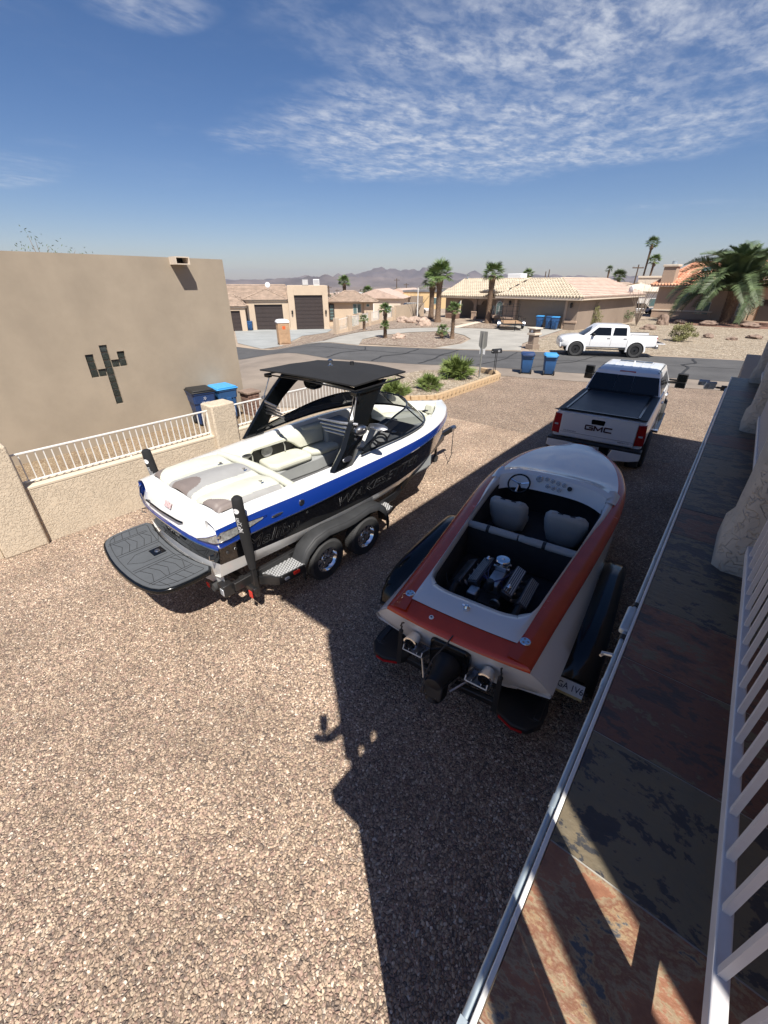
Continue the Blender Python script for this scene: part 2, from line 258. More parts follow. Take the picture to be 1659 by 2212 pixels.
M=dict(
asphalt=mat('asphalt',(.085,.083,.082),.9,var=.18,vs=.7,bump=.5,bs=90,detail=8),
apron=mat('old_tan_pavement',(.25,.205,.165),.9,var=.2,vs=.5,bump=.3,bs=60,detail=8),
concrete=mat('concrete',(.36,.34,.30),.85,var=.14,vs=.6,bump=.2,bs=50,detail=8),
concrete2=mat('grey_concrete',(.32,.33,.32),.85,var=.14,vs=.5,bump=.2,bs=50,detail=8),
tar=mat('crack_tar',(.03,.03,.03),.7,var=0),
dirt=mat('desert_dirt',(.36,.28,.205),.95,var=.2,vs=.3,bump=.4,bs=30,detail=9),
desert=mat('far_desert',(.23,.185,.145),.95,var=.25,vs=.01,detail=9),
stucco=mat('taupe_stucco',(.345,.285,.215),.92,var=.09,vs=.9,bump=.35,bs=140,bd=.004),
cream_stucco=mat('cream_stucco',(.62,.525,.40),.92,var=.05,vs=3,bump=.0),
house_cream=mat('house_cream_stucco',(.53,.42,.31),.9,var=.05,vs=.8,bump=.2,bs=40),
trim_cream=mat('trim_cream',(.64,.54,.43),.85,var=.04,vs=2),
house_taupe=mat('house_taupe_stucco',(.28,.215,.165),.9,var=.06,vs=.8,bump=.2,bs=40),
house_tan=mat('house_tan_stucco',(.44,.32,.235),.9,var=.06,vs=.8,bump=.2,bs=40),
brown_door=mat('brown_door_steel',(.045,.033,.03),.5,var=.1),
taupe_door=mat('taupe_door_steel',(.25,.20,.155),.6,var=.06),
tile_flat=mat('brown_roof_tile',(.36,.27,.205),.85,var=.25,vs=1.5,detail=8),
tile_cream=mat('cream_roof_tile',(.55,.47,.36),.8,var=.16,vs=1.5,detail=8),
tile_pink=mat('pink_roof_tile',(.53,.40,.325),.8,var=.16,vs=1.5,detail=8),
tile_orange=mat('orange_roof_tile',(.55,.22,.12),.8,var=.3,vs=2.0,two=(.55,.33,.22),detail=8),
roof_grey=mat('grey_shingle',(.15,.15,.155),.9,var=.2,vs=1),
white_paint=mat('white_car_paint',(.74,.74,.74),.28,var=.0,coat=.6),
boat_white=mat('white_gelcoat',(.74,.74,.725),.22,var=0,coat=.7),
boat_blue=mat('blue_gelcoat',(.008,.04,.27),.2,var=0,coat=.8),
boat_black=mat('black_gelcoat',(.004,.004,.005),.08,var=0,coat=1),
gloss_black=mat('gloss_black',(.004,.005,.006),.14,var=0,coat=.15,spec=.35),
boat_red=mat('red_gelcoat',(.50,.050,.012),.25,var=.1,vs=3,coat=.25),
rubber=mat('tyre_rubber',(.035,.035,.036),.8,var=.15,vs=8,bump=.1),
matte_black=mat('matte_black_plastic',(.012,.012,.013),.55,var=.2,vs=5),
fabric_black=mat('black_canvas',(.012,.012,.013),.9,var=.15,bump=.2,bs=300,bd=.002),
frame_black=mat('black_trailer_steel',(.016,.016,.017),.35,var=.15,coat=.2),
chrome=mat('chrome',(.78,.79,.8),.08,1.0,var=0),
steel=mat('brushed_steel',(.5,.5,.5),.3,1.0,var=.1,vs=8),
alu=mat('cast_aluminium',(.42,.42,.43),.42,1.0,var=.15,vs=15),
galv=mat('galvanised_pipe',(.42,.49,.54),.5,.6,var=.2,vs=9,detail=6),
vinyl=mat('cream_vinyl',(.60,.60,.505),.5,var=.07,vs=4,bump=.15,bs=120,bd=.003,detail=6),
vinyl_grey=mat('grey_vinyl',(.34,.335,.325),.55,var=.06,vs=4,bump=.15,bs=120,bd=.003),
vinyl_brown=mat('taupe_vinyl',(.20,.165,.15),.55,var=.08,vs=4,bump=.15,bs=120,bd=.003),
vinyl_ltgrey=mat('light_grey_vinyl',(.33,.34,.335),.5,var=.05,vs=4,bump=.1,bs=120,bd=.003),
carpet=mat('grey_carpet',(.12,.12,.122),.95,var=.15,vs=20,bump=.4,bs=400,bd=.003),
carpet_dk=mat('dark_carpet',(.022,.023,.026),.95,var=.2,vs=10,bump=.4,bs=300,bd=.003),
traction=mat('grey_foam_mat',(.085,.092,.10),.85,var=.08,vs=6,bump=.15,bs=250,bd=.002),
groove=mat('groove_black',(.012,.012,.013),.8,var=0),
glass_dark=mat('tinted_glass',(.005,.006,.007),.05,var=0,coat=0,spec=.4),
glass_smoke=None,
red_lens=mat('red_lens',(.35,.01,.012),.15,var=0,coat=.7),
clear_lens=mat('clear_lens',(.55,.57,.6),.1,.3,var=0,coat=.7),
amber=mat('amber_lens',(.75,.18,.02),.2,var=0,coat=.5),
reflector=mat('red_reflector',(.65,.03,.02),.25,var=0),
white_pl=mat('white_powder_coat',(.74,.72,.68),.4,var=.04),
rail_grey=mat('balcony_rail_paint',(.62,.60,.60),.4,var=.05,vs=20),
bin_blue=mat('blue_bin_plastic',(.022,.085,.22),.45,var=.08,vs=4),
bin_lid_lt=mat('light_blue_lid',(.06,.33,.68),.45,var=.06),
bin_navy=mat('navy_bin_plastic',(.016,.045,.14),.45,var=.08,vs=4),
lid_black=mat('black_bin_lid',(.015,.016,.018),.5,var=.1),
sign_back=mat('sign_back_aluminium',(.33,.33,.31),.5,.4,var=.08),
white=mat('plain_white',(.8,.8,.8),.6,var=0),
print_grey=mat('print_grey',(.25,.25,.26),.5,var=0),
tarp=mat('charcoal_print',(.03,.03,.033),.6,var=0),
brick_red=mat('dark_stone',(.20,.12,.09),.9,var=.3,vs=12,bump=.4),
block=mat('tan_block',(.52,.37,.22),.9,var=.15,vs=9,bump=.5,bs=60),
rock=mat('tan_rock',(.42,.31,.24),.9,var=.3,vs=2.5,bump=.6,bs=8,bd=.05),
rock_dk=mat('red_brown_rock',(.24,.17,.13),.9,var=.3,vs=2,bump=.6,bs=8,bd=.05),
wood_lt=mat('tan_plywood',(.42,.27,.16),.7,var=.12,vs=3),
palm_green=mat('fan_palm_leaf',(.10,.155,.04),.55,var=.35,vs=2,detail=3),
palm_dk=mat('date_palm_leaf',(.085,.12,.05),.55,var=.35,vs=1.2,detail=3),
yucca_green=mat('yucca_leaf',(.15,.20,.05),.55,var=.35,vs=5,detail=3),
palm_brown=mat('dead_frond',(.26,.18,.11),.9,var=.3,vs=5),
trunk=mat('palm_trunk',(.25,.165,.105),.95,var=.35,vs=6,two=(.12,.08,.055),bump=.8,bs=20,bd=.04),
bark=mat('bark',(.10,.07,.05),.95,var=.3,vs=8,bump=.5),
leaf=mat('desert_tree_leaf',(.07,.10,.035),.7,var=.35,vs=2),
leaf2=mat('olive_shrub_leaf',(.15,.145,.05),.7,var=.35,vs=3),
stick=mat('grey_branch',(.24,.19,.15),.9,var=.2),
skin=mat('skin',(.50,.29,.20),.55,var=.08,vs=20),
shirt=mat('grey_shirt',(.18,.19,.21),.9,var=.1),
shorts=mat('dark_shorts',(.04,.045,.06),.9,var=.1),
hair=mat('brown_hair',(.05,.03,.02),.8,var=.3,vs=60),
winglass=mat('window_glass',(.10,.16,.16),.08,var=0,coat=.5),
mtn=mat('mountain_rock',(.13,.105,.095),.95,var=.45,vs=.0012,detail=12),
)
def glassy(name,col,alpha,rough=.03):
    m=bpy.data.materials.new(name); m.use_nodes=True; t=m.node_tree; t.nodes.clear()
    o=t.nodes.new('ShaderNodeOutputMaterial'); mx=t.nodes.new('ShaderNodeMixShader'); tr=t.nodes.new('ShaderNodeBsdfTransparent'); g=t.nodes.new('ShaderNodeBsdfPrincipled')
    tr.inputs[0].default_value=(*col,1); g.inputs['Base Color'].default_value=(.01,.01,.012,1); g.inputs['Roughness'].default_value=rough; g.inputs['Coat Weight'].default_value=1
    fr=t.nodes.new('ShaderNodeFresnel'); fr.inputs[0].default_value=1.45; ad=t.nodes.new('ShaderNodeMath'); ad.operation='ADD'; ad.inputs[1].default_value=alpha; ad.use_clamp=True
    t.links.new(fr.outputs[0],ad.inputs[0]); t.links.new(ad.outputs[0],mx.inputs[0]); t.links.new(tr.outputs[0],mx.inputs[1]); t.links.new(g.outputs[0],mx.inputs[2]); t.links.new(mx.outputs[0],o.inputs[0]); return m
M['glass_smoke']=glassy('smoked_windshield',(.42,.44,.47),.10)
M['glass_clear']=glassy('clear_lens_cover',(.9,.92,.95),.12)
# heavy knock-down (lace) stucco for the yard wall and the columns
def lace(name,col,scale,bd,strength=1.0,dirt=None):
    m=mat(name,col,.92,var=.05,vs=2.5); t=m.node_tree; b=t.nodes['Principled BSDF']; n_=t.nodes.new; l=t.links.new
    g=n_('ShaderNodeNewGeometry'); n1=n_('ShaderNodeTexNoise'); n1.inputs['Scale'].default_value=scale; n1.inputs['Detail'].default_value=3; n1.inputs['Distortion'].default_value=1.4; l(g.outputs['Position'],n1.inputs[0])
    mr=n_('ShaderNodeMapRange'); mr.interpolation_type='SMOOTHSTEP'; mr.inputs['From Min'].default_value=.44; mr.inputs['From Max'].default_value=.53; l(n1.outputs['Fac'],mr.inputs[0])
    n2=n_('ShaderNodeTexNoise'); n2.inputs['Scale'].default_value=scale*5; n2.inputs['Detail'].default_value=3; l(g.outputs['Position'],n2.inputs[0])
    ad=n_('ShaderNodeMath'); ad.operation='MULTIPLY_ADD'; ad.inputs[1].default_value=.35; l(n2.outputs['Fac'],ad.inputs[0]); l(mr.outputs[0],ad.inputs[2])
    bp=n_('ShaderNodeBump'); bp.inputs['Strength'].default_value=strength; bp.inputs['Distance'].default_value=bd; l(ad.outputs[0],bp.inputs['Height']); l(bp.outputs[0],b.inputs['Normal']); return m
M['lace']=lace('cream_lace_stucco',(.60,.50,.375),19,.006)
M['lace_col']=lace('column_lace_stucco',(.42,.385,.33),22,.005)
# neighbour's wall: faint old patches on the stucco
def slate(name,seed,ramp):
    m=bpy.data.materials.new(name); m.use_nodes=True; t=m.node_tree; b=t.nodes['Principled BSDF']; n_=t.nodes.new; l=t.links.new
    g=n_('ShaderNodeNewGeometry'); mp=n_('ShaderNodeMapping'); mp.inputs['Location'].default_value=(seed*3.7,seed*1.9,0); mp.inputs['Scale'].default_value=(1,1.5,1); l(g.outputs['Position'],mp.inputs[0])
    n1=n_('ShaderNodeTexNoise'); n1.inputs['Scale'].default_value=7; n1.inputs['Detail'].default_value=14; n1.inputs['Roughness'].default_value=.68; n1.inputs['Distortion'].default_value=.25; l(mp.outputs[0],n1.inputs[0])
    r=n_('ShaderNodeValToRGB'); 
    for i,(p,c) in enumerate(ramp):
        e=r.color_ramp.elements[i] if i<2 else r.color_ramp.elements.new(p)
        e.position=p; e.color=(*c,1)
    n3=n_('ShaderNodeTexNoise'); n3.inputs['Scale'].default_value=75; n3.inputs['Detail'].default_value=6; l(mp.outputs[0],n3.inputs[0]); m3=n_('ShaderNodeMath'); m3.operation='MULTIPLY_ADD'; m3.inputs[1].default_value=.16; l(n3.outputs['Fac'],m3.inputs[0]); sb=n_('ShaderNodeMath'); sb.operation='SUBTRACT'; sb.inputs[1].default_value=.08; l(n1.outputs['Fac'],sb.inputs[0]); l(sb.outputs[0],m3.inputs[2]); l(m3.outputs[0],r.inputs[0]); l(r.outputs[0],b.inputs['Base Color'])
    n2=n_('ShaderNodeTexNoise'); n2.inputs['Scale'].default_value=38; n2.inputs['Detail'].default_value=6; l(mp.outputs[0],n2.inputs[0])
    ad=n_('ShaderNodeMath'); ad.operation='MULTIPLY_ADD'; ad.inputs[1].default_value=.5; l(n2.outputs['Fac'],ad.inputs[0]); l(n1.outputs['Fac'],ad.inputs[2])
    bp=n_('ShaderNodeBump'); bp.inputs['Strength'].default_value=.6; bp.inputs['Distance'].default_value=.008; l(ad.outputs[0],bp.inputs['Height']); l(bp.outputs[0],b.inputs['Normal'])
    b.inputs['Roughness'].default_value=.42; return m
CH=(.042,.042,.047); OL=(.165,.132,.085); RU=(.21,.092,.055); TA=(.31,.235,.145); BL=(.085,.09,.10)
SLATES=[slate('slate_charcoal',1,[(.3,CH),(.475,(.06,.058,.06)),(.50,OL),(.57,(.14,.115,.08)),(.59,CH),(.75,(.12,.09,.07))]),
 slate('slate_olive',2,[(.3,CH),(.43,(.05,.05,.052)),(.455,OL),(.60,(.15,.125,.085)),(.62,CH)]),
 slate('slate_rust',3,[(.28,CH),(.43,(.07,.055,.05)),(.46,(.14,.07,.05)),(.55,RU),(.58,(.16,.11,.075)),(.66,OL)]),
 slate('slate_gold',4,[(.3,RU),(.44,(.30,.14,.08)),(.47,TA),(.54,RU),(.59,(.33,.23,.13)),(.63,BL)]),
 slate('slate_dark_rust',5,[(.3,CH),(.44,(.08,.055,.05)),(.47,(.17,.075,.05)),(.57,(.13,.065,.05)),(.6,OL)])]

def stone_mat():
    m=bpy.data.materials.new('loose_stone'); m.use_nodes=True; t=m.node_tree; b=t.nodes['Principled BSDF']; oi=t.nodes.new('ShaderNodeObjectInfo'); r=t.nodes.new('ShaderNodeValToRGB'); r.color_ramp.interpolation='CONSTANT'
    for i,(p,c) in enumerate(STONE):
        e=r.color_ramp.elements[i] if i<2 else r.color_ramp.elements.new(p)
        e.position=p; e.color=(*c,1)
    t.links.new(oi.outputs['Random'],r.inputs[0]); n=t.nodes.new('ShaderNodeTexNoise'); n.inputs['Scale'].default_value=.9; n.inputs['Detail'].default_value=5; g=t.nodes.new('ShaderNodeNewGeometry'); t.links.new(g.outputs['Position'],n.inputs[0])
    mr=t.nodes.new('ShaderNodeMapRange'); mr.inputs['From Min'].default_value=.3; mr.inputs['From Max'].default_value=.7; mr.inputs['To Min'].default_value=.78; mr.inputs['To Max'].default_value=1.2; t.links.new(n.outputs['Fac'],mr.inputs[0])
    vm=t.nodes.new('ShaderNodeVectorMath'); vm.operation='SCALE'; t.links.new(r.outputs[0],vm.inputs[0]); t.links.new(mr.outputs[0],vm.inputs['Scale']); t.links.new(vm.outputs[0],b.inputs['Base Color']); b.inputs['Roughness'].default_value=.8; b.inputs['Specular IOR Level'].default_value=.3
    M['stone']=m
stone_mat()
# ================================================================ GROUND
def axis(lo,a,b,hi,step):
    s=[a+i*step for i in range(int((b-a)/step)+1)]
    x=s[-1]; d=step
    while x<hi: d*=1.28; x+=d; s.append(x)
    x=s[0]; d=step
    while x>lo: d*=1.28; x-=d; s.insert(0,x)
    return s
def ground():
    xs=axis(-16000,-60,12,16000,.75); ys=axis(-600,-6,76,30000,.75)
    nx=len(xs); m=MB(); m.v=[(x,y,terr(x,y)) for y in ys for x in xs]
    m.f=[(j*nx+i,j*nx+i+1,(j+1)*nx+i+1,(j+1)*nx+i) for j in range(len(ys)-1) for i in range(nx-1)]; m.m=[0]*len(m.f)
    o=m.build('ground',M['ground_mix'],ang=80); tag(o,kind='structure')
def sheet(name,poly,dz,m,step=1.0,label=None,kind='structure'):
    bm=bmesh.new(); f=bm.faces.new([bm.verts.new((x,y,0)) for x,y in poly])
    x0=min(p[0] for p in poly); x1=max(p[0] for p in poly); y0=min(p[1] for p in poly); y1=max(p[1] for p in poly)
    for ax,a,b in ((0,x0,x1),(1,y0,y1)):
        k=math.ceil(a/step)*step
        while k<b:
            co=[0,0,0]; co[ax]=k; no=[0,0,0]; no[ax]=1
            bmesh.ops.bisect_plane(bm,geom=bm.verts[:]+bm.edges[:]+bm.faces[:],plane_co=co,plane_no=no); k+=step
    for v in bm.verts: v.co.z=terr(v.co.x,v.co.y)+dz
    bmesh.ops.recalc_face_normals(bm,faces=bm.faces)
    for f in bm.faces:
        if f.normal.z<0: f.normal_flip()
    me=bpy.data.meshes.new(name); bm.to_mesh(me); bm.free(); me.materials.append(m)
    o=bpy.data.objects.new(name,me); COL.objects.link(o); 
    if kind: tag(o,kind=kind)
    return o
def gm():
    m=bpy.data.materials.new('desert_ground'); m.use_nodes=True; t=m.node_tree; b=t.nodes['Principled BSDF']; n_=t.nodes.new; l=t.links.new
    g=n_('ShaderNodeNewGeometry'); b.inputs['Roughness'].default_value=.95
    def no(sc,d): 
        n=n_('ShaderNodeTexNoise'); n.inputs['Scale'].default_value=sc; n.inputs['Detail'].default_value=d; n.inputs['Roughness'].default_value=.7; l(g.outputs['Position'],n.inputs[0]); return n
    a=no(.35,8); r=n_('ShaderNodeValToRGB'); r.color_ramp.elements[0].color=(.27,.20,.15,1); r.color_ramp.elements[1].color=(.42,.34,.255,1); r.color_ramp.elements[0].position=.35; r.color_ramp.elements[1].position=.65; l(a.outputs['Fac'],r.inputs[0])
    c=no(.004,9); r2=n_('ShaderNodeValToRGB'); r2.color_ramp.elements[0].color=(.13,.10,.08,1); r2.color_ramp.elements[1].color=(.25,.19,.15,1); r2.color_ramp.elements[0].position=.38; r2.color_ramp.elements[1].position=.62; l(c.outputs['Fac'],r2.inputs[0])
    ln=n_('ShaderNodeVectorMath'); ln.operation='LENGTH'; l(g.outputs['Position'],ln.inputs[0]); mr=n_('ShaderNodeMapRange'); mr.inputs['From Min'].default_value=120; mr.inputs['From Max'].default_value=500; l(ln.outputs['Value'],mr.inputs[0])
    mx=n_('ShaderNodeMixRGB'); l(mr.outputs[0],mx.inputs[0]); l(r.outputs[0],mx.inputs[1]); l(r2.outputs[0],mx.inputs[2]); l(mx.outputs[0],b.inputs['Base Color'])
    M['ground_mix']=m
gm(); ground()
sheet('gravel_yard',[(-8.4,-3),(.6,-3),(.6,10.7),(9,10.7),(9,25.4),(-.3,22.5),(-1.56,22.1),(-5.22,20.67),(-6.05,20.45),(-7.4,19.92),(-8.4,19.75)],.012,G_yard)
sheet('side_yard_gravel',[(-12.9,-3),(-8.5,-3),(-8.5,8.6),(-12.9,8.6)],.10,G_side,step=.7)
sheet('planter_gravel',[(-11.6,9.9),(-8.5,12.0),(-8.5,18.9),(-9.6,19.3),(-12.2,18.2),(-12.6,14.5)],.10,G_lot2)
ROADN=[(-62,16),(-44,17.6),(-30.8,18.9),(-18.7,17.9),(-16.2,18.7),(-13.7,19.6),(-11.3,20.9),(-8.4,21.9),(-6.3,22.43),(-2.07,24.2),(-.36,24.7),(6,27.2),(16,30.6)]
ROADF=[(16,38.5),(.8,32.6),(-1.7,31.9),(-5.2,30.7),(-9.7,28.6),(-14.4,26.1),(-17.2,24.9),(-21.3,23.2),(-27,23.0),(-34.1,24.2),(-44,23.5),(-62,22)]
sheet('road',ROADN+ROADF,.03,M['asphalt'])
sheet('road_apron',[(-8.4,19.75),(-7.4,19.92),(-6.05,20.45),(-5.22,20.67),(-1.56,22.1),(-.3,22.5),(9,25.4),(9,28.2),(6,27.2),(-.36,24.7),(-2.07,24.2),(-6.3,22.43),(-8.4,21.9),(-11.3,20.9),(-9.6,19.4),(-8.6,19.6)],.022,M['apron'])
sheet('neighbour_driveway',[(-13.0,8.7),(-11.7,9.8),(-12.8,14.5),(-12.3,18.3),(-9.6,19.4),(-11.3,20.9),(-13.7,19.6),(-16.2,18.7),(-18.7,17.9),(-30.8,18.9),(-30,12),(-22,8.7)],.022,M['apron'])
# thin shoulder on the far side of the road
def offs(p,d): 
    o=[]
    for i,(x,y) in enumerate(p):
        a=p[max(i-1,0)]; b=p[min(i+1,len(p)-1)]; dx,dy=b[0]-a[0],b[1]-a[1]; l_=math.hypot(dx,dy); o.append((x+dy/l_*d,y-dx/l_*d))
    return o
sheet('road_shoulder',ROADF+offs(ROADF,.55)[::-1],.02,M['dirt'])
sheet('left_lot_driveway',[(-50.7,32.3),(-40,25.6),(-34.6,24.6),(-34.2,26.6),(-36.5,29.5),(-39.8,34),(-39.9,38.1),(-42.6,41.6),(-43.3,41.6),(-47,37),(-52,34)],.034,M['concrete2'])
CIRC=[(-27.6,23.2),(-25.7,24),(-26.9,27.1),(-27.1,30),(-26.6,32.9),(-25.6,35.6),(-23.6,38.2),(-21.8,39.3),(-18.8,40.3),(-14.0,44.3),(-13.6,44.1),(-13.75,42.9),(-13.2,36.2),(-12.6,31.4),(-11.3,28.1),(-14.4,26.35),(-16.3,25.6),(-16.1,28.8),(-16.9,31.6),(-18.6,33.6),(-20.6,34.9),(-22.2,34.7),(-23.6,32.6),(-24.1,29.6),(-23.5,26.2),(-21.4,23.4)]
# one U-shaped concrete drive cut as two sheets that butt
sheet('circular_driveway',[(-27.6,23.2),(-25.9,24.3),(-27.0,27.1),(-27.2,30),(-26.8,32.9),(-25.7,35.9),(-23.4,38.4),(-21.6,39.0),(-21.0,35.2),(-22.2,34.9),(-23.6,32.6),(-24.1,29.6),(-23.5,26.2),(-21.4,23.4)],.034,M['concrete'])
sheet('main_driveway',[(-21.6,39.0),(-18.9,40.2),(-19.2,44.9),(-13.8,44.1),(-13.75,42.9),(-13.2,36.2),(-12.6,31.4),(-11.3,28.1),(-14.4,26.35),(-16.3,25.6),(-16.1,28.8),(-16.9,31.6),(-18.6,33.6),(-21.0,35.2)],.034,M['concrete'])
sheet('front_walk',[(-23.2,38.8),(-22.3,38.9),(-24.0,49.3),(-27.5,49.9),(-27.5,49.1),(-24.8,48.6)],.04,M['trim_cream'])
sheet('island_gravel',[(-22.4,23.9),(-16.7,25.6),(-16.4,28.8),(-17.2,31.4),(-18.8,33.3),(-20.7,34.5),(-22.1,34.2),(-23.2,32.4),(-23.6,29.6),(-23.1,26.2)],.028,G_lot)
sheet('strip_gravel',[(-34.2,26.6),(-34.0,24.9),(-28.2,23.7),(-26.2,24.3),(-27.4,27.1),(-27.6,30),(-27.2,33.2),(-26,36.4),(-23.8,39.2),(-24.6,44),(-34,48),(-31.5,36),(-30.4,30.5),(-39.4,37.8),(-39.4,34),(-36.2,29.7)],.026,G_lot)
sheet('house_front_gravel',[(-23.6,38.5),(-22.0,39.4),(-19.3,40.4),(-19.4,45),(-23.4,48)],.026,G_lot)
sheet('right_lot_gravel',[(-13.0,44.1),(-13.3,42.9),(-12.8,36.2),(-12.2,31.4),(-10.9,28.6),(-5.2,31.2),(-1.7,32.4),(.8,33.1),(16,39.2),(16,64),(-10,66),(-11,46)],.026,G_lot2)
# tar-sealed cracks across the road and its patch line
def crack(pts,wd=.07):
    rr=random.Random(int(pts[0][0]*10)); P=[]
    for a,b in zip(pts,pts[1:]):
        n=max(2,int(math.dist(a,b)/.45))
        for i in range(n): t=i/n; P.append((lerp(a[0],b[0],t)+rr.uniform(-.06,.06),lerp(a[1],b[1],t)+rr.uniform(-.06,.06)))
    P.append(pts[-1]); L_=offs(P,wd/2); R_=offs(P,-wd/2); m=MB()
    for i in range(len(P)-1):
        q=[L_[i],L_[i+1],R_[i+1],R_[i]]; m.add([(x,y,terr(x,y)+.045) for x,y in q],[(0,1,2,3)])
    return m
cr=MB()
for pts,wd in [([(-16.2,18.8),(-16.9,20.5),(-16.4,22.2),(-17.0,24.6)],.10),([(-13.7,19.9),(-13.9,21.5),(-14.3,23.1),(-14.6,25.7)],.10),([(-19.2,18.2),(-19.9,20),(-19.4,21.8),(-20.4,23)],.08),([(-7.1,26.05),(-6.8,28.5),(-6.2,29.9)],.08),([(-8.4,22.3),(-7.9,24.4),(-7.1,26)],.06),([(-1.98,25),(-1.9,27.8),(-2.3,28.6),(-1.8,29.5),(-2.1,31.2)],.13),([(-11,21.4),(-10.6,24),(-11.2,27.3)],.06),([(-30,19.2),(-26,20.7),(-21,21.4),(-16.4,22.4),(-11,24.6),(-6,26.7),(-2,28.2),(3,30.0)],.05),([(-25,18.5),(-25.6,21),(-25,23)],.07)]:
    c=crack(pts,wd); cr.v,k=cr.v+c.v,len(cr.v); cr.f+=[tuple(i+k for i in f) for f in c.f]; cr.m+=c.m
o=cr.build('road_crack_seal',M['tar'],smooth=False); tag(o,kind='structure')
# ================================================================ MOUNTAINS  (about 9 km off)
def ridge_profile(az):
    # silhouette height in metres at 9 km: azimuth degrees left(-)/right(+) of +Y
    tab=[(-85,20),(-66,25),(-60,32),(-54,36),(-50,60),(-48.2,95),(-46.5,80),(-45,105),(-43.2,175),(-42,150),(-40.6,225),(-39,255),(-37.8,215),(-36,190),(-34.4,232),(-33,200),(-31.5,190),(-29.5,150),(-28.2,170),(-26.8,120),(-24.5,110),(-22.8,95),(-20,118),(-17,100),(-13,92),(-9,74),(-5,55),(0,45),(10,60),(25,40),(45,60)]
    return sinterp(tab,az)
def mountains(name,D,fh,seed,off=0,depth=900):
    rows=9; m=MB(); az0,az1=-88,48; n=420
    for j in range(rows):
        t=j/(rows-1)                     # 0 foot, 1 crest
        for i in range(n+1):
            az=az0+(az1-az0)*i/n; r=D+depth*t; a=R(az)
            h=ridge_profile(az+off)*fh
            v=Vector((az*.9,t*3.0,seed)); nz=noise.fractal(v,1.0,2.0,7,noise_basis='PERLIN_ORIGINAL'); rg=1-abs(noise.fractal(Vector((az*.55,t*1.4,seed+5)),1.0,2.1,6))
            z=-64+(h+64)*(t**.85)*(1+.26*nz*(t))+ (rg-.6)*55*t*(1-t)*2.2*fh
            m.v.append((r*math.sin(a),r*math.cos(a),z))
    for j in range(rows-1):
        for i in range(n): k=j*(n+1)+i; m.f.append((k,k+1,k+n+2,k+n+1)); m.m.append(0)
    o=m.build(name,M['mtn'],ang=20); return tag(o,kind='structure')
mountains('mountain_range',9000,1.0,3.3)
mountains('foothills',6500,.30,8.1,off=7,depth=500)
# ================================================================ OWN HOUSE: balcony side
SL=3.0
def own_house():
    t=thing('house','cream stucco house with balcony, rough columns and deep roof, shading the gravel yard','house',(0,0,0))
    m=MB(); m.prism([(.08,.18),(8,.18),(8,10.4),(.08,10.4)],0,2.84); m.build('lower_wall',M['house_cream'],t)
    # balcony deck; its near end is cut back on the diagonal
    m=MB(); m.prism([(.0,.02),(.26,.02),(.62,-.06),(.93,-.41),(.93,6.62),(.0,6.62)],2.86,2.968); m.build('deck',M['trim_cream'],t,bevel=.01)
    m=MB(); m.box(.95,8,-.095,10.9,2.86,7.33); m.build('upper_wall',M['house_cream'],t)
    m=MB(); m.box(.951,.995,-.52,-.0955,4.95,7.33); m.build('shade_panel',M['house_cream'],t)  # unseen panel added to shape the house shadow on the gravel
    m=MB(); m.box(-.0,8.4,-.47,11.3,7.35,7.52); m.box(-.03,.0,-.49,11.32,7.30,7.5,0); r=m.build('roof',M['tile_cream'],t,bevel=.01)
    # unseen slats added near the balcony end to stripe the sunlight on its tiles
    for y in (-.285,-.475): q=MB(); q.box(.952,.975,y,y+.110,3.001,4.949); q.build('sun_stripe_slat',M['white_pl'],t,bevel=.002)
    # columns
    for y0 in (1.88,4.105,6.33):
        m=MB(); prof=[(-.02,0),(-.02,.10),(0,.14),(0,4.2)]
        rings=[]
        for e,h in prof:
            x0,x1,y_0,y_1=.185-(-e),.52,y0-(-e),y0+.36
            c=.035; rg=[(x0+c,y_0),(x1-c,y_0),(x1,y_0+c),(x1,y_1-c),(x1-c,y_1),(x0+c,y_1),(x0,y_1-c),(x0,y_0+c)]
            rings.append([(a,b,SL+h) for a,b in rg])
        m.loft(rings); m.build('column',M['lace_col'],t,ang=50)
    # slate-look porcelain tiles, each its own piece with a grout joint
    k=0; rr=random.Random(4); tiles={}
    order=[4,3,1,4,2,1,0,4,0,0,1,0,4,0,0,1,0,0,4,0,1,0]
    g=MB(); g.prism([(.002,.03),(.26,.03),(.62,-.05),(.92,-.39),(.92,6.61),(.002,6.61)],2.969,2.9985); g.build('grout_bed',mat('grout_grey',(.36,.34,.30),.9,var=.1,vs=30),t)
    for r in range(22):
        y0=-.073+.3065*r
        for cidx,(x0,x1) in enumerate(((.002,.623),(.6265,.925))):
            y1=y0+.3030
            ya=max(y0,.025)
            if r==0 and cidx==1: continue
            if r==0: ya=.03
            mi=order[r] if cidx==0 else order[(r+5)%22]
            m=MB(); m.box(x0,x1,ya,min(y1,6.61),2.9986,3.0+rr.uniform(.0002,.0009)); m.build('floor_tile',SLATES[mi],t,bevel=.0006,seg=1)
    # white metal drip edge along the slab
    m=MB(); m.box(-.0085,.0005,.02,6.62,2.95,3.002); m.box(-.005,-.001,.02,6.62,2.86,2.95); m.build('drip_edge',M['white_pl'],t,bevel=.002)
    return t
own_house()
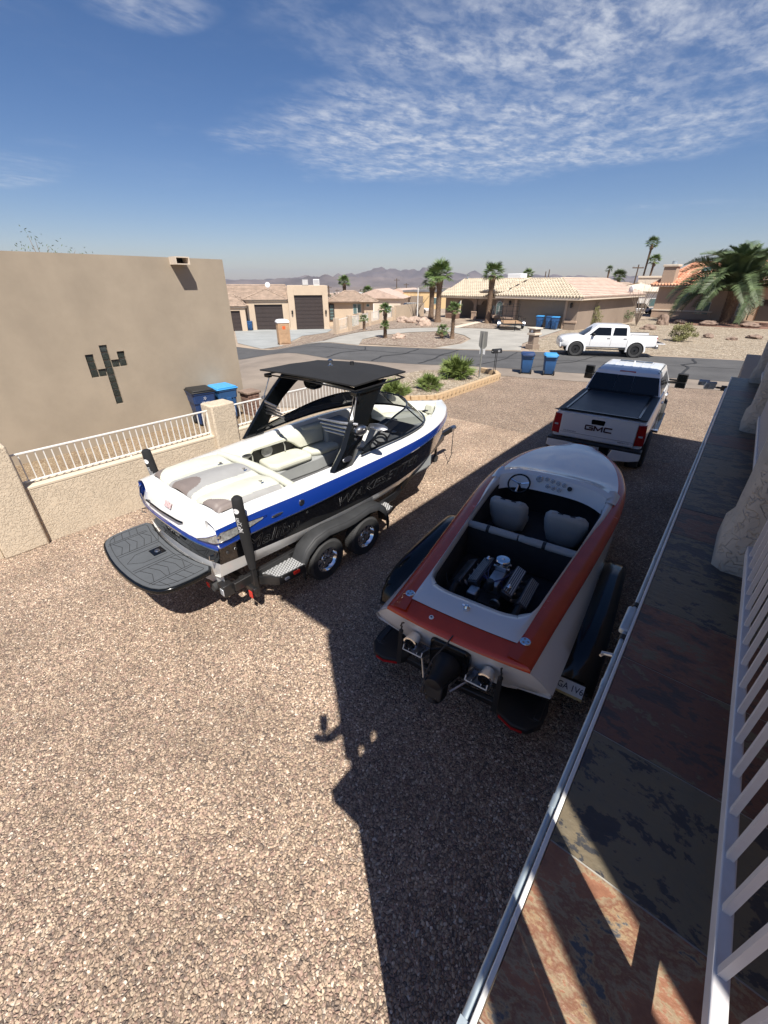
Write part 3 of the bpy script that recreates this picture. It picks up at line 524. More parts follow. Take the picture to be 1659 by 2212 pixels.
def conduit():
    t=thing('conduit_pipe','grey galvanised pipe clipped along the outer edge of the tiled balcony','pipe',(-.0165,0,2.988))
    m=MB(); m.tube([(0,.0,0),(0,5.9,0)],.0066,12); 
    m.build('pipe',M['galv'],t)
    for y in (.62,1.02,1.82,3.5,4.6):
        m=MB(); m.tube([(0,y-.016,0),(0,y+.016,0)],.0083,12); m.build('coupling',M['galv'],t)
    m=MB(); m.obox((-.004,1.345,.002),(.030,.14,.026)); b=m.build('junction_box',M['galv'],t,bevel=.008,seg=3)
    for yy in (1.235,1.43):
        m=MB(); m.tube([(0,yy,0),(0,yy+.022,0)],.0105,12); m.build('compression_nut',M['matte_black'],t)
    m=MB(); m.tube([(-.006,1.15,.0),(-.036,1.15,-.010)],.006,8); m.tube([(-.03,1.15,-.008),(-.036,1.135,-.010)],.004,6); m.build('clip_screw',M['steel'],t)
    for yy in (2.9,.2):
        m=MB(); m.box(-.0075,.0072,yy,yy+.02,-.012,.0075); m.build('strap_clip',M['galv'],t)
conduit()
def railing():
    t=thing('balcony_railing','white steel balcony railing with square balusters running past the rough columns','railing',(.252,0,3.0))
    segs=[(.08,1.88),(2.24,4.105),(4.465,6.33)]
    bl=MB(); bl.box(-.0055,.0055,-.0055,.0055,.13,1.04); src=None
    for a,b in segs:
        m=MB(); m.box(-.011,.011,a,b,.100,.13); m.build('bottom_rail',M['rail_grey'],t,bevel=.003)
        m=MB(); m.box(-.028,.028,a,b,1.04,1.085); m.build('top_rail',M['rail_grey'],t,bevel=.006)
        y=a+.05
        k0=math.ceil((a+.02-.015)/.089)
        ys=[.015+.089*k for k in range(k0,400) if .015+.089*k<b-.03]
        for y in ys:
            if src is None: src=bl.build('baluster',M['rail_grey'],t,bevel=.002); src.location=(0,y,0)
            else: inst(src,t,Matrix.Translation((0,y,0)))
railing()
def floodlight():
    t=thing('floodlight','grey twin-head floodlight at the far outer corner of the tiled balcony','floodlight',(-.10,5.92,2.98))
    m=MB(); m.obox((.065,0,-.0),(.05,.05,.05)); m.tube([(.06,0,0),(-.0,0,.0)],.012,8); m.build('bracket',M['matte_black'],t,bevel=.004)
    for (x,y,rz,rx) in ((-.06,-.03,.4,.5),(-.13,.10,.1,.9)):
        m=MB(); m.obox((x,y,.02),(.10,.03,.085),(rx,0,rz)); m.obox((x,y,.02),(.03,.05,.05),(rx,0,rz)); m.tube([(0,0,0),(x,y,0)],.010,6); m.build('lamp_head',M['galv'],t,bevel=.006)
floodlight()
# ================================================================ NEIGHBOUR'S HOUSE, YARD WALL
NX=-12.8
def neighbour():
    t=thing('house','tall flat-roofed taupe stucco house with cactus-shaped glass block window','house',(NX,0,0))
    # cactus openings: cells of .19 m; (col,row) with col along +Y, row up
    c=.1875; Y0,Z0=4.235,1.07
    cells=[(2,r) for r in range(0,8)]+[(1,4),(0,4),(0,5),(0,6),(3,5),(4,5),(4,6)]
    H=4.57; W=MB(); prof=[(0,-.2),(0,H-.05),(-.03,H),(-.28,H),(-.28,H-.6),(-9,H-.6),(-9,-.2)]
    W.box(-9,0,-7,8.12,-.2,H); o=W.build('wall',M['stucco'],t,bevel=.03,seg=3)
    rc=MB(); rc.box(-8.7,-.28,-6.7,7.84,H-.5,H+1)
    cut=MB()
    X=Matrix()
    for (a,b) in cells: cut.box(-.052,.5,Y0-.44+a*c-.001,Y0-.44+(a+1)*c+.001,Z0+b*c-.001,Z0+(b+1)*c+.001)
    # merge the cutter's cells as one union by cutting in turn
    m=o.modifiers[0]; o.modifiers.remove(m); boolean(o,rc)
    for (a,b) in cells:
        q=MB(); q.box(-.052,.5,Y0-.44+a*c-.0008*(1+a*.1),Y0-.44+(a+1)*c+.0007*(1+b*.05),Z0+b*c-.0009*(1+b*.03),Z0+(b+1)*c+.0011*(1+a*.04)); boolean(o,q)
    gl=mat('glass_block',(.035,.042,.038),.08,var=.3,vs=14,coat=1)
    for (a,b) in cells:
        q=MB(); g=.012; q.box(-.07,-.036,Y0-.44+a*c+g,Y0-.44+(a+1)*c-g,Z0+b*c+g,Z0+(b+1)*c-g)
        q.box(-.036,-.031,Y0-.44+a*c+g+.02,Y0-.44+(a+1)*c-g-.02,Z0+b*c+g+.02,Z0+(b+1)*c-g-.02); q.build('glass_block',gl,t,bevel=.010)
    # two roof scuppers
    for y,lg in ((6.70,.30),(2.02,.30)):
        s=MB(); s.box(-.0,.34,y-.20,y+.20,4.40,4.425); s.box(-.0,.34,y-.20,y-.17,4.425,4.56); s.box(0,.34,y+.17,y+.20,4.425,4.56); s.box(0,.34,y-.20,y+.20,4.56,4.585); s.box(.0,.02,y-.17,y+.17,4.425,4.56,1); s.build('scupper',[M['trim_cream'],M['matte_black']],t)
    return t
neighbour()
def yard_wall():
    t=thing('yard_wall','low cream lace-stucco wall with square pillars along the gravel yard','wall',(-8.42,0,0))
    for y0,y1,h in ((-3,.40,1.05),(1.02,4.44,1.05),(5.0,8.85,1.05)):
        m=MB(); m.box(-.24,.02,y0,y1,0,h-.055); m.box(-.245,.025,y0,y1,h-.055,h,1); m.build('wall_panel',[M['lace'],M['cream_stucco']],t,bevel=.012)
    for y0,y1,h in ((.40,1.02,1.80),(4.44,5.0,1.70),(8.85,9.35,1.45)):
        m=MB(); m.box(-.34,.10,y0,y1,0,h); m.build('pillar',M['lace'],t,bevel=.035,seg=3)
    m=MB(); m.box(-.24,.0,9.35,9.9,0,1.0); m.build('wall_stub',M['lace'],t,bevel=.012)
yard_wall()
def fence(name,label,y0,y1,ztop,zbot):
    t=thing(name,label,'railing',(-8.53,y0,0),group='white picket railings on the yard wall')
    L_=y1-y0
    m=MB(); m.box(-.022,.022,0,L_,ztop-.025,ztop); m.build('top_rail',M['white_pl'],t,bevel=.004)
    m=MB(); m.box(-.018,.018,0,L_,zbot,zbot+.022); m.build('bottom_rail',M['white_pl'],t,bevel=.004)
    for yy,zt in ((0,ztop-.026),(L_-.03,ztop-.026),(L_/2,zbot-.001)):
        m=MB(); m.box(-.015,.015,yy,yy+.03,zbot-.05,zt); m.build('post',M['white_pl'],t)
    n=int(L_/.115); b=MB(); b.box(-.008,.008,-.008,.008,zbot+.02,ztop-.024); src=b.build('baluster',M['white_pl'],t); st=L_/(n+1); src.location=(0,st,0)
    for i in range(2,n+1): inst(src,t,Matrix.Translation((0,st*i,0)))
fence('railing','white picket railing on the wall left of the middle pillar, nearest the camera',1.02,4.44,1.585,1.09)
fence('railing','white picket railing on the wall beyond the middle pillar, behind the boat tower',5.0,8.85,1.585,1.09)
# -------------------------------------------------- wheelie bins
def bin_obj(label,loc,rz,bodym,lidm,h=1.02,w_=.62,group='household bins on wheels',print_=False):
    t=thing('wheelie_bin',label,'bin',loc,rz,group)
    W,D=w_/2,w_*.56
    rings=[]
    for z,sx,sy in ((.05,.72,.62),(.08,.78,.70),(.55,.88,.84),(.70,.90,.87),(.71,.96,.94),(.86,.98,.97),(h-.08,1,1),(h-.07,1.06,1.05),(h-.03,1.06,1.05)):
        x,y=W*sx,D*sy; c=.05; rings.append([(x-c,-y,z),(x,-y+c,z),(x,y-c,z),(x-c,y,z),(-x+c,y,z),(-x,y-c,z),(-x,-y+c,z),(-x+c,-y,z)])
    m=MB(); m.loft(rings); 
    for sx in (-1,1): m.box(sx*W*.5-.012,sx*W*.5+.012,-D*.99,-D*.80,.12,.70)
    m.build('body',bodym,t,ang=40,bevel=.006)
    m=MB(); m.box(-W*1.08,W*1.08,-D*1.1,D*1.08,h-.028,h+.0); m.prism([(-W*1.02,h),(-W*.9,h+.045),(W*.9,h+.045),(W*1.02,h)],-D*.98,D*1.0,'y'); m.box(-W*.86,W*.86,D*1.05,D*1.22,h-.05,h-.015); m.build('lid',lidm,t,bevel=.012)
    m=MB(); m.tube([(-W*.8,D*1.19,h-.07),(W*.8,D*1.19,h-.07)],.014,8); m.build('handle',lidm,t)
    for sx in (-1,1):
        wv=MB(); wv.lathe([(.0,-.03),(.09,-.03),(.115,-.02),(.115,.02),(.09,.03),(0,.03)],16,(sx*W*.80,D*.70,.115),'x'); w2=wv.build('wheel',M['rubber'],t)
        h_=MB(); h_.lathe([(0,-.034),(.05,-.034),(.05,.034),(0,.034)],10,(sx*W*.80,D*.70,.115),'x'); h_.build('hub',M['matte_black'],w2)
    m=MB(); m.box(-W*.25,W*.25,-D*1.02,-D*.96,.60,.74); m.box(-W*.35,-W*.18,-D*1.04,-D*.9,.30,.62); m.build('grip_panel',bodym,t,bevel=.01)
    if print_:
        g=MB(); 
        for a in range(5):
            an=a*2*math.pi/5; g.prism([(.0+.028*math.cos(an+b)*q+.0,.86+.028*math.sin(an+b)*q) for b,q in ((-.25,1.0),(0,1.9),(.25,1.0),(0,.5))],-D*1.0-.012,-D*1.0-.008,'y')
        g.build('printed_star',M['white'],t)
        text('printed_text','SERVICE',.06,M['white'],t,frame((0,-D-.013,.74),(1,0,0),(0,0,1),(0,-1,0)))
    return t
bin_obj('navy bin with black lid and printed star by the taupe wall behind the railing',(-12.35,6.35,.10),R(90-12),M['bin_navy'],M['lid_black'],1.05,.66,print_=True)
bin_obj('blue bin with bright light-blue lid beside the navy one by the taupe wall',(-12.32,7.08,.10),R(90-6),M['bin_blue'],M['bin_lid_lt'],1.02,.64)
bin_obj('blue bin with dark navy lid on the kerb, nearer the mailbox',(-8.05,21.0,.02),R(205),M['bin_blue'],M['bin_navy'],.93,.60,print_=True)
bin_obj('blue bin with light-blue lid on the kerb, nearest the pickup towing the red boat',(-7.05,21.35,.02),R(205),M['bin_blue'],M['bin_lid_lt'],.93,.60,print_=True)
for (x,y,l) in ((-16.05,43.5,'leftmost of the three blue bins in front of the taupe garage door'),(-15.05,43.3,'middle one of the three blue bins in front of the taupe garage door'),(-14.45,43.15,'rightmost of the three blue bins in front of the taupe garage door')):
    bin_obj(l,(x,y,.05),R(8),M['bin_blue'],M['bin_blue'] if 'middle' in l else M['bin_lid_lt'],1.05,.64)
bin_obj('small blue bin standing between two brown garage doors across the street',(-49.6,33.9,-1.47),R(50),M['bin_blue'],M['bin_blue'],1.05,.64)
def stone_pillar():
    t=thing('stone_pillar','short dark stacked-stone pillar with flat cap at the corner of the taupe house','pillar',(-12.2,7.95,.02))
    rr=random.Random(2)
    for r in range(7):
        for s in range(3):
            m=MB(); a=-.22+s*.147; m.box(-.22-rr.uniform(0,.02),.22+rr.uniform(0,.02),a,a+.14,r*.11,r*.11+.1); m.build('stone',M['brick_red'],t,bevel=.012)
    m=MB(); m.box(-.27,.27,-.27,.27,.77,.85); m.build('cap',M['rock_dk'],t,bevel=.02)
stone_pillar()
# small bare twigs of a tree beyond the neighbour's roof
def far_twigs():
    t=thing('tree','sparse leafy treetop just showing above the taupe house roof','tree',(-19,5.4,0))
    m=MB(); rr=random.Random(8); m.tube([(0,0,0),(0,.1,3.4)],[.12,.05],7)
    tips=[]
    for i in range(9):
        a=(rr.uniform(-.5,.5),rr.uniform(-.6,1.2),rr.uniform(4.7,5.35)); m.tube([(0,.1,3.3),(a[0]*.4,a[1]*.5,4.2),a],[.04,.02,.005],5); tips.append(a)
    m.build('trunk',M['stick'],t)
    m=MB()
    for a in tips:
        for k in range(11):
            c=Vector(a)+Vector((rr.gauss(0,.14),rr.gauss(0,.16),rr.gauss(0,.1))); d=Vector((rr.uniform(-1,1),rr.uniform(-1,1),rr.uniform(-1,1))).normalized(); e=d.orthogonal().normalized(); s=rr.uniform(.03,.06)
            m.add([c,c+d*s+e*s*.3,c+d*s*2,c+d*s-e*s*.3],[(0,1,2,3)])
    m.build('crown',M['leaf'],t,smooth=False)
far_twigs()
# -------------------------------------------------- block edging of the planter
def planter_wall():
    t=thing('planter_wall','low tan scalloped block edging round the planter between drive and gravel','wall',(0,0,0))
    pts=[(-9.9,12.2),(-9.0,12.7),(-8.42,13.4),(-8.4,15),(-8.4,17),(-8.42,18.7),(-8.9,19.35),(-9.8,19.6)]
    src=None; rr=random.Random(3)
    # walk along the path
    def walk(off):
        out=[]; acc=off
        for a,b in zip(pts,pts[1:]):
            l_=math.dist(a,b)
            while acc<l_: tt=acc/l_; out.append((lerp(a[0],b[0],tt),lerp(a[1],b[1],tt),math.atan2(b[1]-a[1],b[0]-a[0]))); acc+=.305
            acc-=l_
        return out
    for lv,off in ((0,.05),(1,.2)):
        for x,y,a in walk(off):
            if src is None:
                m=MB(); m.prism([(-.148,.09),(-.148,-.06),(-.10,-.105),(0,-.12),(.10,-.105),(.148,-.06),(.148,.09)],0,.135); src=m.build('edging_block',M['block'],t,bevel=.008,seg=1); o=src
            else: o=inst(src,t,Matrix())
            o.location=(x+rr.uniform(-.006,.006),y,lv*.138+terr(x,y)+.01); o.rotation_euler=(0,0,a+rr.uniform(-.03,.03))
planter_wall()
# -------------------------------------------------- sign seen from behind, mailbox
def sign():
    t=thing('road_sign','blank grey back of a pentagonal road sign with two small plates on a steel post','sign',(-9.1,18.15,0),R(-8))
    m=MB(); m.box(-.025,.025,-.02,.02,0,2.05); m.build('post',M['sign_back'],t)
    m=MB(); m.prism([(-.22,1.48),(-.20,2.08),(.20,2.08),(.22,1.48),(.10,1.36),(-.10,1.36)],.021,.026,'y'); m.build('sign_plate',M['sign_back'],t)
    for x in (-.13,.05):
        m=MB(); m.box(x-.0,x+.11,.02,.024,1.13,1.36); m.build('small_plate',M['white'],t)
sign()
def mailbox():
    t=thing('mailbox','black rounded mailbox on twin thin posts at the planter corner','mailbox',(-8.75,18.95,0),R(-25))
    m=MB(); 
    for x in (-.05,.05): m.tube([(x,0,0),(x,0,1.12)],.014,6)
    m.build('post',M['matte_black'],t)
    m=MB(); pr=[(-.085,1.12),(.085,1.12),(.085,1.23)]+[(.085*math.cos(a),1.23+.085*math.sin(a)) for a in [math.pi*i/8 for i in range(1,8)]]+[(-.085,1.23)]
    m.prism(pr,-.24,.24,'y'); m.build('box',M['matte_black'],t,ang=50)
    m=MB(); m.box(.087,.091,.0,.12,1.17,1.26); m.build('flag',M['print_grey'],t)
    text('house_number','321',.06,M['white'],t,frame((.0,-.244,1.2),(1,0,0),(0,0,1),(0,-1,0)))
mailbox()
# ================================================================ PHOTOGRAPHER standing behind the balcony rail, phone held out over it
def skin_body(name,joints,edges,m,parent=None,root=0,sub=2):
    me=bpy.data.meshes.new(name); me.from_pydata([j[0] for j in joints],edges,[]); me.materials.append(m)
    o=bpy.data.objects.new(name,me); COL.objects.link(o); o.parent=parent
    s=o.modifiers.new('skin','SKIN'); s.use_smooth_shade=True
    for i,j in enumerate(joints):
        r=j[1]; sv=me.skin_vertices[0].data[i]; sv.radius=(r,r) if not isinstance(r,tuple) else r; sv.use_root=(i==root)
    b=o.modifiers.new('sub','SUBSURF'); b.levels=sub; b.render_levels=sub; return o
def person():
    t=thing('person','person in grey shirt and dark shorts behind the balcony rail holding a phone out','person',(.60,.47,3.0),0)
    # facing the yard: local coordinates are world offsets from the feet
    fx=Vector((-.63,.78,0)); rt=Vector((.78,.63,0))
    def P(f,r,z): v=fx*f+rt*r; return (v.x,v.y,z)
    J=[(P(0,0,.95),.13),(P(.0,0,1.15),.125),(P(.02,0,1.36),.14),(P(.03,0,1.47),.06),(P(.06,0,1.56),.055),
       (P(0,.10,.86),.105),(P(.02,.12,.50),.068),(P(-.01,.13,.10),.042),(P(.02,.14,.05),.045),(P(.15,.16,.03),.035),
       (P(0,-.10,.86),.105),(P(.02,-.12,.50),.068),(P(-.01,-.13,.10),.042),(P(.02,-.14,.05),.045),(P(.15,-.16,.03),.035),
       (P(.03,.17,1.40),.062),(P(.05,-.17,1.40),.062)]
    E_=[(0,1),(1,2),(2,3),(3,4),(0,5),(5,6),(6,7),(7,8),(8,9),(0,10),(10,11),(11,12),(12,13),(13,14),(2,15),(2,16)]
    # left arm reaches out to the phone over the rail: world target (.03,.0,3.95)
    def Wd(x,y,z): return (x-.60,y-.47,z-3.0)
    k=len(J); J+=[(Wd(.24,-.13,4.12),.048),(Wd(.05,-.15,3.97),.034),(Wd(.03,-.09,3.955),.040)]; E_+=[(16,k),(k,k+1),(k+1,k+2)]
    k=len(J); J+=[(P(.12,.26,1.12),.042),(P(.30,.10,1.10),.028),(P(.35,.07,1.10),.03)]; E_+=[(15,k),(k,k+1),(k+1,k+2)]
    b=skin_body('body',J,E_,M['skin'],t)
    # head with face
    h=MB(); h.ball((0,0,0),.105,16,12,0,(.80,.95,1.16)); h.tube([(0,.085,.0),(0,.118,-.02),(0,.09,-.035)],[.012,.018,.012],8); h.tube([(0,0,-.08),(0,-.01,-.17)],[.055,.055],12)
    for s in (-1,1): h.ball((s*.083,0,-.01),.026,8,6,0,(.4,.8,1.2))
    hd=h.build('head',M['skin'],t,ang=70); c=P(.085,0,1.68); hd.matrix_basis=Matrix.Translation(c)@Matrix.Rotation(R(39),4,'Z')@Matrix.Rotation(R(-18),4,'X')
    e=MB(); 
    for s in (-1,1): e.ball((s*.034,.086,.015),.012,8,6)
    e.tube([(-.025,.092,-.055),(0,.098,-.057),(.025,.092,-.055)],.005,5); e.build('face_features',M['hair'],hd)
    q=MB(); q.ball((0,-.018,.03),.112,16,10,0,(.82,.98,1.08)); q.build('hair',M['hair'],hd)
    # shirt and shorts follow the body
    S=[(P(0,0,.96),.142),(P(0,0,1.15),.138),(P(.02,0,1.35),.152),(P(.03,0,1.45),.075),(P(.03,.17,1.40),.078),(P(.08,.22,1.26),.062),(P(.05,-.17,1.40),.078),(Wd(.31,.0,4.26),.062)]
    skin_body('shirt',S,[(0,1),(1,2),(2,3),(2,4),(4,5),(2,6),(6,7)],M['shirt'],t)
    S=[(P(0,0,.98),.150),(P(0,.10,.86),.09),(P(.02,.12,.56),.075),(P(0,-.10,.86),.09),(P(.02,-.12,.56),.075)]
    skin_body('shorts',S,[(0,1),(1,2),(0,3),(3,4)],M['shorts'],t)
    # fingers closed behind the phone
    for i in range(4):
        z=-.030+.018*i; f=MB(); f.tube([(.085-.60,-.045-.47,.965+z),(.052-.60,-.050-.47,.962+z),(.030-.60,-.036-.47,.958+z)],[.010,.009,.007],7); f.build('finger',M['skin'],t,ang=70)
    f=MB(); f.tube([(.085-.60,-.035-.47,.99),(.062-.60,-.022-.47,1.0),(.045-.60,-.018-.47,.998)],[.012,.010,.008],7); f.build('thumb',M['skin'],t,ang=70)
    # toes at the rail
person()
def phone():
    t=thing('phone','thin black phone held out over the balcony rail','phone',(0,0,4.0)); t.rotation_euler=(R(90-29.0926),0,R(39.155))
    # slab just behind the lens (camera looks along local -z)
    q=MB(); q.box(-.030,.056,-.075,.095,.008,.017); q.build('body',M['gloss_black'],t,bevel=.003)
    q=MB(); q.box(-.027,.053,-.072,.092,.0171,.0176); q.build('screen',mat('dark_screen',(.02,.02,.025),.1,var=0),t)
phone()
# ================================================================ LOOSE STONES of the gravel yard (real geometry near the balcony)
def stones():
    rr=random.Random(21); src=[]
    hid=bpy.data.collections.new('stone_shapes')
    for k in range(7):
        bm=bmesh.new(); bmesh.ops.create_icosphere(bm,subdivisions=1,radius=1)
        sx,sy,sz=rr.uniform(.85,1.5),rr.uniform(.7,1.0),rr.uniform(.42,.7)
        for v in bm.verts:
            j=.82+.36*rr.random(); v.co=Vector((v.co.x*sx*j,v.co.y*sy*j,v.co.z*sz*j))
        me=bpy.data.meshes.new('stone'); bm.to_mesh(me); bm.free(); me.materials.append(M['stone']); o=bpy.data.objects.new('stone',me); hid.objects.link(o); src.append(o)
    # carrier sheet: the part of the yard where stones can be told apart
    me=bpy.data.meshes.new('loose_stones'); me.from_pydata([(-8.38,-2.5,.012),(-.0,-2.5,.012),(-.0,12.0,.012),(-8.38,12.0,.012)],[],[(0,1,2,3)])
    ob=bpy.data.objects.new('loose_stones',me); COL.objects.link(ob); me.materials.append(G_yard)
    ng=bpy.data.node_groups.new('stones','GeometryNodeTree'); ng.interface.new_socket('Geometry',in_out='INPUT',socket_type='NodeSocketGeometry'); ng.interface.new_socket('Geometry',in_out='OUTPUT',socket_type='NodeSocketGeometry')
    n_=ng.nodes.new; l=ng.links.new
    gi=n_('NodeGroupInput'); go=n_('NodeGroupOutput'); d=n_('GeometryNodeDistributePointsOnFaces'); d.inputs['Density'].default_value=3300; d.inputs['Seed'].default_value=3
    ci=n_('GeometryNodeCollectionInfo'); ci.inputs['Collection'].default_value=hid; ci.inputs['Separate Children'].default_value=True; ci.inputs['Reset Children'].default_value=True
    io=n_('GeometryNodeInstanceOnPoints'); io.inputs['Pick Instance'].default_value=True
    rv=n_('FunctionNodeRandomValue'); rv.data_type='FLOAT_VECTOR'; rv.inputs[0].default_value=(-.55,-.55,0); rv.inputs[1].default_value=(.55,.55,6.28)
    rs=n_('FunctionNodeRandomValue'); rs.data_type='FLOAT'; rs.inputs[2].default_value=0; rs.inputs[3].default_value=1; rs.inputs['Seed'].default_value=9
    pw=n_('ShaderNodeMath'); pw.operation='POWER'; pw.inputs[1].default_value=2.4; l(rs.outputs[1],pw.inputs[0])
    ma=n_('ShaderNodeMath'); ma.operation='MULTIPLY_ADD'; ma.inputs[1].default_value=.0088; ma.inputs[2].default_value=.0058; l(pw.outputs[0],ma.inputs[0])
    l(gi.outputs[0],d.inputs['Mesh']); l(d.outputs['Points'],io.inputs['Points']); l(ci.outputs[0],io.inputs['Instance']); l(rv.outputs[0],io.inputs['Rotation']); l(ma.outputs[0],io.inputs['Scale'])
    l(io.outputs[0],go.inputs[0])
    m=ob.modifiers.new('stones','NODES'); m.node_group=ng; tag(ob,kind='stuff',label='loose tan and grey gravel stones covering the yard')
stones()
def MULV(s,v): return (s*v.x,v.y,v.z)
# ================================================================ WAKE BOAT
BO=(-5.13,1.95,0); BR=R(-1.0)
BL=6.3
HB=[(0,1.05),(.5,1.10),(1.2,1.16),(2.2,1.22),(3.2,1.24),(3.9,1.20),(4.5,1.08),(5.1,.86),(5.6,.60),(6.0,.33),(6.3,.04)]
ZSH=[(0,1.47),(.5,1.51),(1.2,1.53),(2,1.56),(2.6,1.58),(3.6,1.61),(4.5,1.62),(5.4,1.60),(6.3,1.55)]
ZBB=[(0,1.22),(.5,1.27),(1.5,1.31),(2.4,1.38),(3.3,1.44),(4.2,1.49),(5.2,1.52),(6.3,1.53)]
ZBW=[(0,.96),(1,.935),(2,.94),(3,.97),(4,1.06),(5,1.21),(5.8,1.37),(6.3,1.47)]
ZCH=[(0,.72),(1.5,.74),(2.6,.77),(3.6,.85),(4.6,1.0),(5.4,1.17),(6.0,1.34),(6.3,1.45)]
ZKE=[(0,.50),(2.5,.50),(3.8,.54),(4.8,.70),(5.5,.94),(6.0,1.22),(6.3,1.46)]
def hb(y): return sinterp(HB,y)
def wakeboat():
    t=thing('wake_boat','white, blue and black wakeboard boat with black canvas tower top and grey swim deck','boat',BO,BR)
    ys=[i*BL/42 for i in range(43)]
    W,Bk,Bu=M['boat_white'],M['boat_black'],M['boat_blue']
    fl=lambda y:min(1,.965+.0*y) 
    def strip(rowf,name,m,thick=0,**k):
        mb=MB()
        for sx in (-1,1):
            rings=[[(sx*p[0],y,p[1]) for p in rowf(y)] for y in ys]; mb.loft(rings,close=False,cap=False)
        return mb.build(name,m,t,ang=28,**k)
    bot=strip(lambda y:[(0,sinterp(ZKE,y)),(hb(y)*.45,lerp(sinterp(ZKE,y),sinterp(ZCH,y),.5)-.01),(hb(y)*.84,sinterp(ZCH,y)),(hb(y)*.86,sinterp(ZCH,y)+.02),(hb(y)*.925,sinterp(ZBW,y))],'hull_bottom',W)
    strip(lambda y:[(hb(y)*.926,sinterp(ZBW,y)),(hb(y)*.955,lerp(sinterp(ZBW,y),sinterp(ZBB,y),.5)),(hb(y)*.985,sinterp(ZBB,y))],'hull_side',Bk)
    strip(lambda y:[(hb(y)*.992,sinterp(ZBB,y)),(hb(y)*1.0,sinterp(ZBB,y)+.06),(hb(y)*.988,sinterp(ZSH,y)+.01)],'blue_band',Bu)
    # rub line
    mb=MB()
    for sx in (-1,1): mb.tube([(sx*(hb(y)*.99+.004),y,sinterp(ZBB,y)) for y in ys],.011,6)
    mb.build('rub_rail',M['chrome'],t)
    # stern blocks: rounded transom, built in bands
    def stern(z0,z1,x0,x1,y0,y1,name,m):
        mb=MB(); n=10; r0=[];r1=[]
        for (xx,yy,zz,rg) in ((x0,y0,z0,r0),(x1,y1,z1,r1)):
            for i in range(n+1):
                u=-1+2*i/n; rg.append((u*xx,yy+ .10*(abs(u)**3),zz))
        mb.loft([r0,r1],close=False,cap=False); return mb.build(name,m,t,ang=60)
    stern(.50,.97,.80,.975,-.02,-.10,'transom_lower',W)
    stern(.97,1.20,.975,1.04,-.10,-.12,'transom_black',Bk)
    tb=MB(); tb.tube([(u*1.045,-.12+.10*abs(u)**3,1.21) for u in [-1+i/8 for i in range(17)]],.012,6); tb.build('transom_rub_rail',M['chrome'],t)
    stern(1.205,1.27,1.045,1.05,-.12,-.11,'transom_blue',Bu)
    text('transom_lettering','Malibu',.10,mat('dark_chrome',(.16,.16,.165),.3,1,var=0),t,frame((-.0,-.128,1.09),(1,0,0),(0,0,1),(0,-1,0)),sx=1.3,bold=.004)
    # white transom slope up to the sun pad
    mb=MB(); rings=[]
    for (k,yy,zz,sc) in ((0,-.11,1.27,1.05),(1,-.075,1.36,1.035),(2,-.02,1.47,1.02),(3,.06,1.57,.99),(4,.13,1.60,.97)):
        rings.append([(u*sc,yy+.10*(abs(u)**3)+(0.02 if abs(u)==1 else 0),zz-.05*(abs(u)**4)) for u in [-1+i/8 for i in range(17)]])
    mb.loft(rings,close=False,cap=False); mb.build('transom_slope',W,t,ang=60)
    # blue corner and clear tail-light lens that wraps from the stern round to the side
    for sx in (-1,1):
        A_=[(.70,-.085,1.275),(.88,-.06,1.28),(1.0,-.03,1.285),(1.055,.02,1.29),(1.072,.14,1.29),(1.085,.40,1.31),(1.096,.66,1.33)]
        B_=[(.70,-.088,1.285),(.88,-.055,1.35),(.99,-.005,1.40),(1.035,.05,1.425),(1.052,.16,1.44),(1.075,.42,1.465),(1.094,.68,1.49)]
        mb=MB(); mb.loft([[(sx*x,y,z) for x,y,z in A_],[(sx*x,y,z) for x,y,z in B_]],close=False,cap=False); mb.build('blue_corner',Bu,t,ang=60)
        k=[.15,.75,.92,.95,.90,.6,.1]; lo=[]; hi=[]
        for (p,q,w2) in zip(A_,B_,k):
            p,q=Vector(p),Vector(q); mid=p.lerp(q,.56); o_=Vector((.012,-.010,.004)); lo.append(MULV(sx,p.lerp(q,.56-.42*w2)+o_)); hi.append(MULV(sx,p.lerp(q,.56+.42*w2)+o_))
        mb=MB(); mb.loft([lo,hi],close=False,cap=False); tl=mb.build('tail_light',mat('tail_light_lens',(.30,.30,.29),.08,.35,var=.5,vs=14,coat=1),t,ang=60)
        bl=MB(); bl.ball((sx*1.055,.015,1.40),.028,8,5); bl.build('bulb',M['chrome'],tl)
        mb=MB(); mb.tube(lo+hi[::-1]+[lo[0]],.005,4); mb.build('lens_trim',M['chrome'],tl)
    # gunwale / deck: side decks, then foredeck ring
    mb=MB(); inner=lambda y: max(.0,hb(y)-(.20 if y<1.2 else .24) if y<4.9 else hb(y)-.26-(y-4.9)*.02)
    for sx in (-1,1):
        rings=[]
        for y in ys:
            h=hb(y); z=sinterp(ZSH,y); i=max(inner(y),0)
            rings.append([(sx*h*.988,y,z+.01),(sx*h*.982,y,z+.024),(sx*(h*.96),y,z+.045),(sx*(lerp(h*.95,i,.4)),y,z+.07),(sx*i,y,z+.08),(sx*max(0,i-.03),y,z+.04),(sx*max(0,i-.035),y,z-.12)])
        mb.loft(rings,close=False,cap=False)
    mb.build('gunwale',W,t,ang=40)
    # ------------ sun pad: cream field, grey and brown panels, piping
    def padz(x,y): return 1.60+.06*(1-abs(x/1.05)**2.2)+.03*math.sin(min(1,y/1.1)*math.pi)+.022*math.cos(x*math.pi*3.0)
    mb=MB(); nx,ny=130,72; X0=lambda v:.86+.06*v
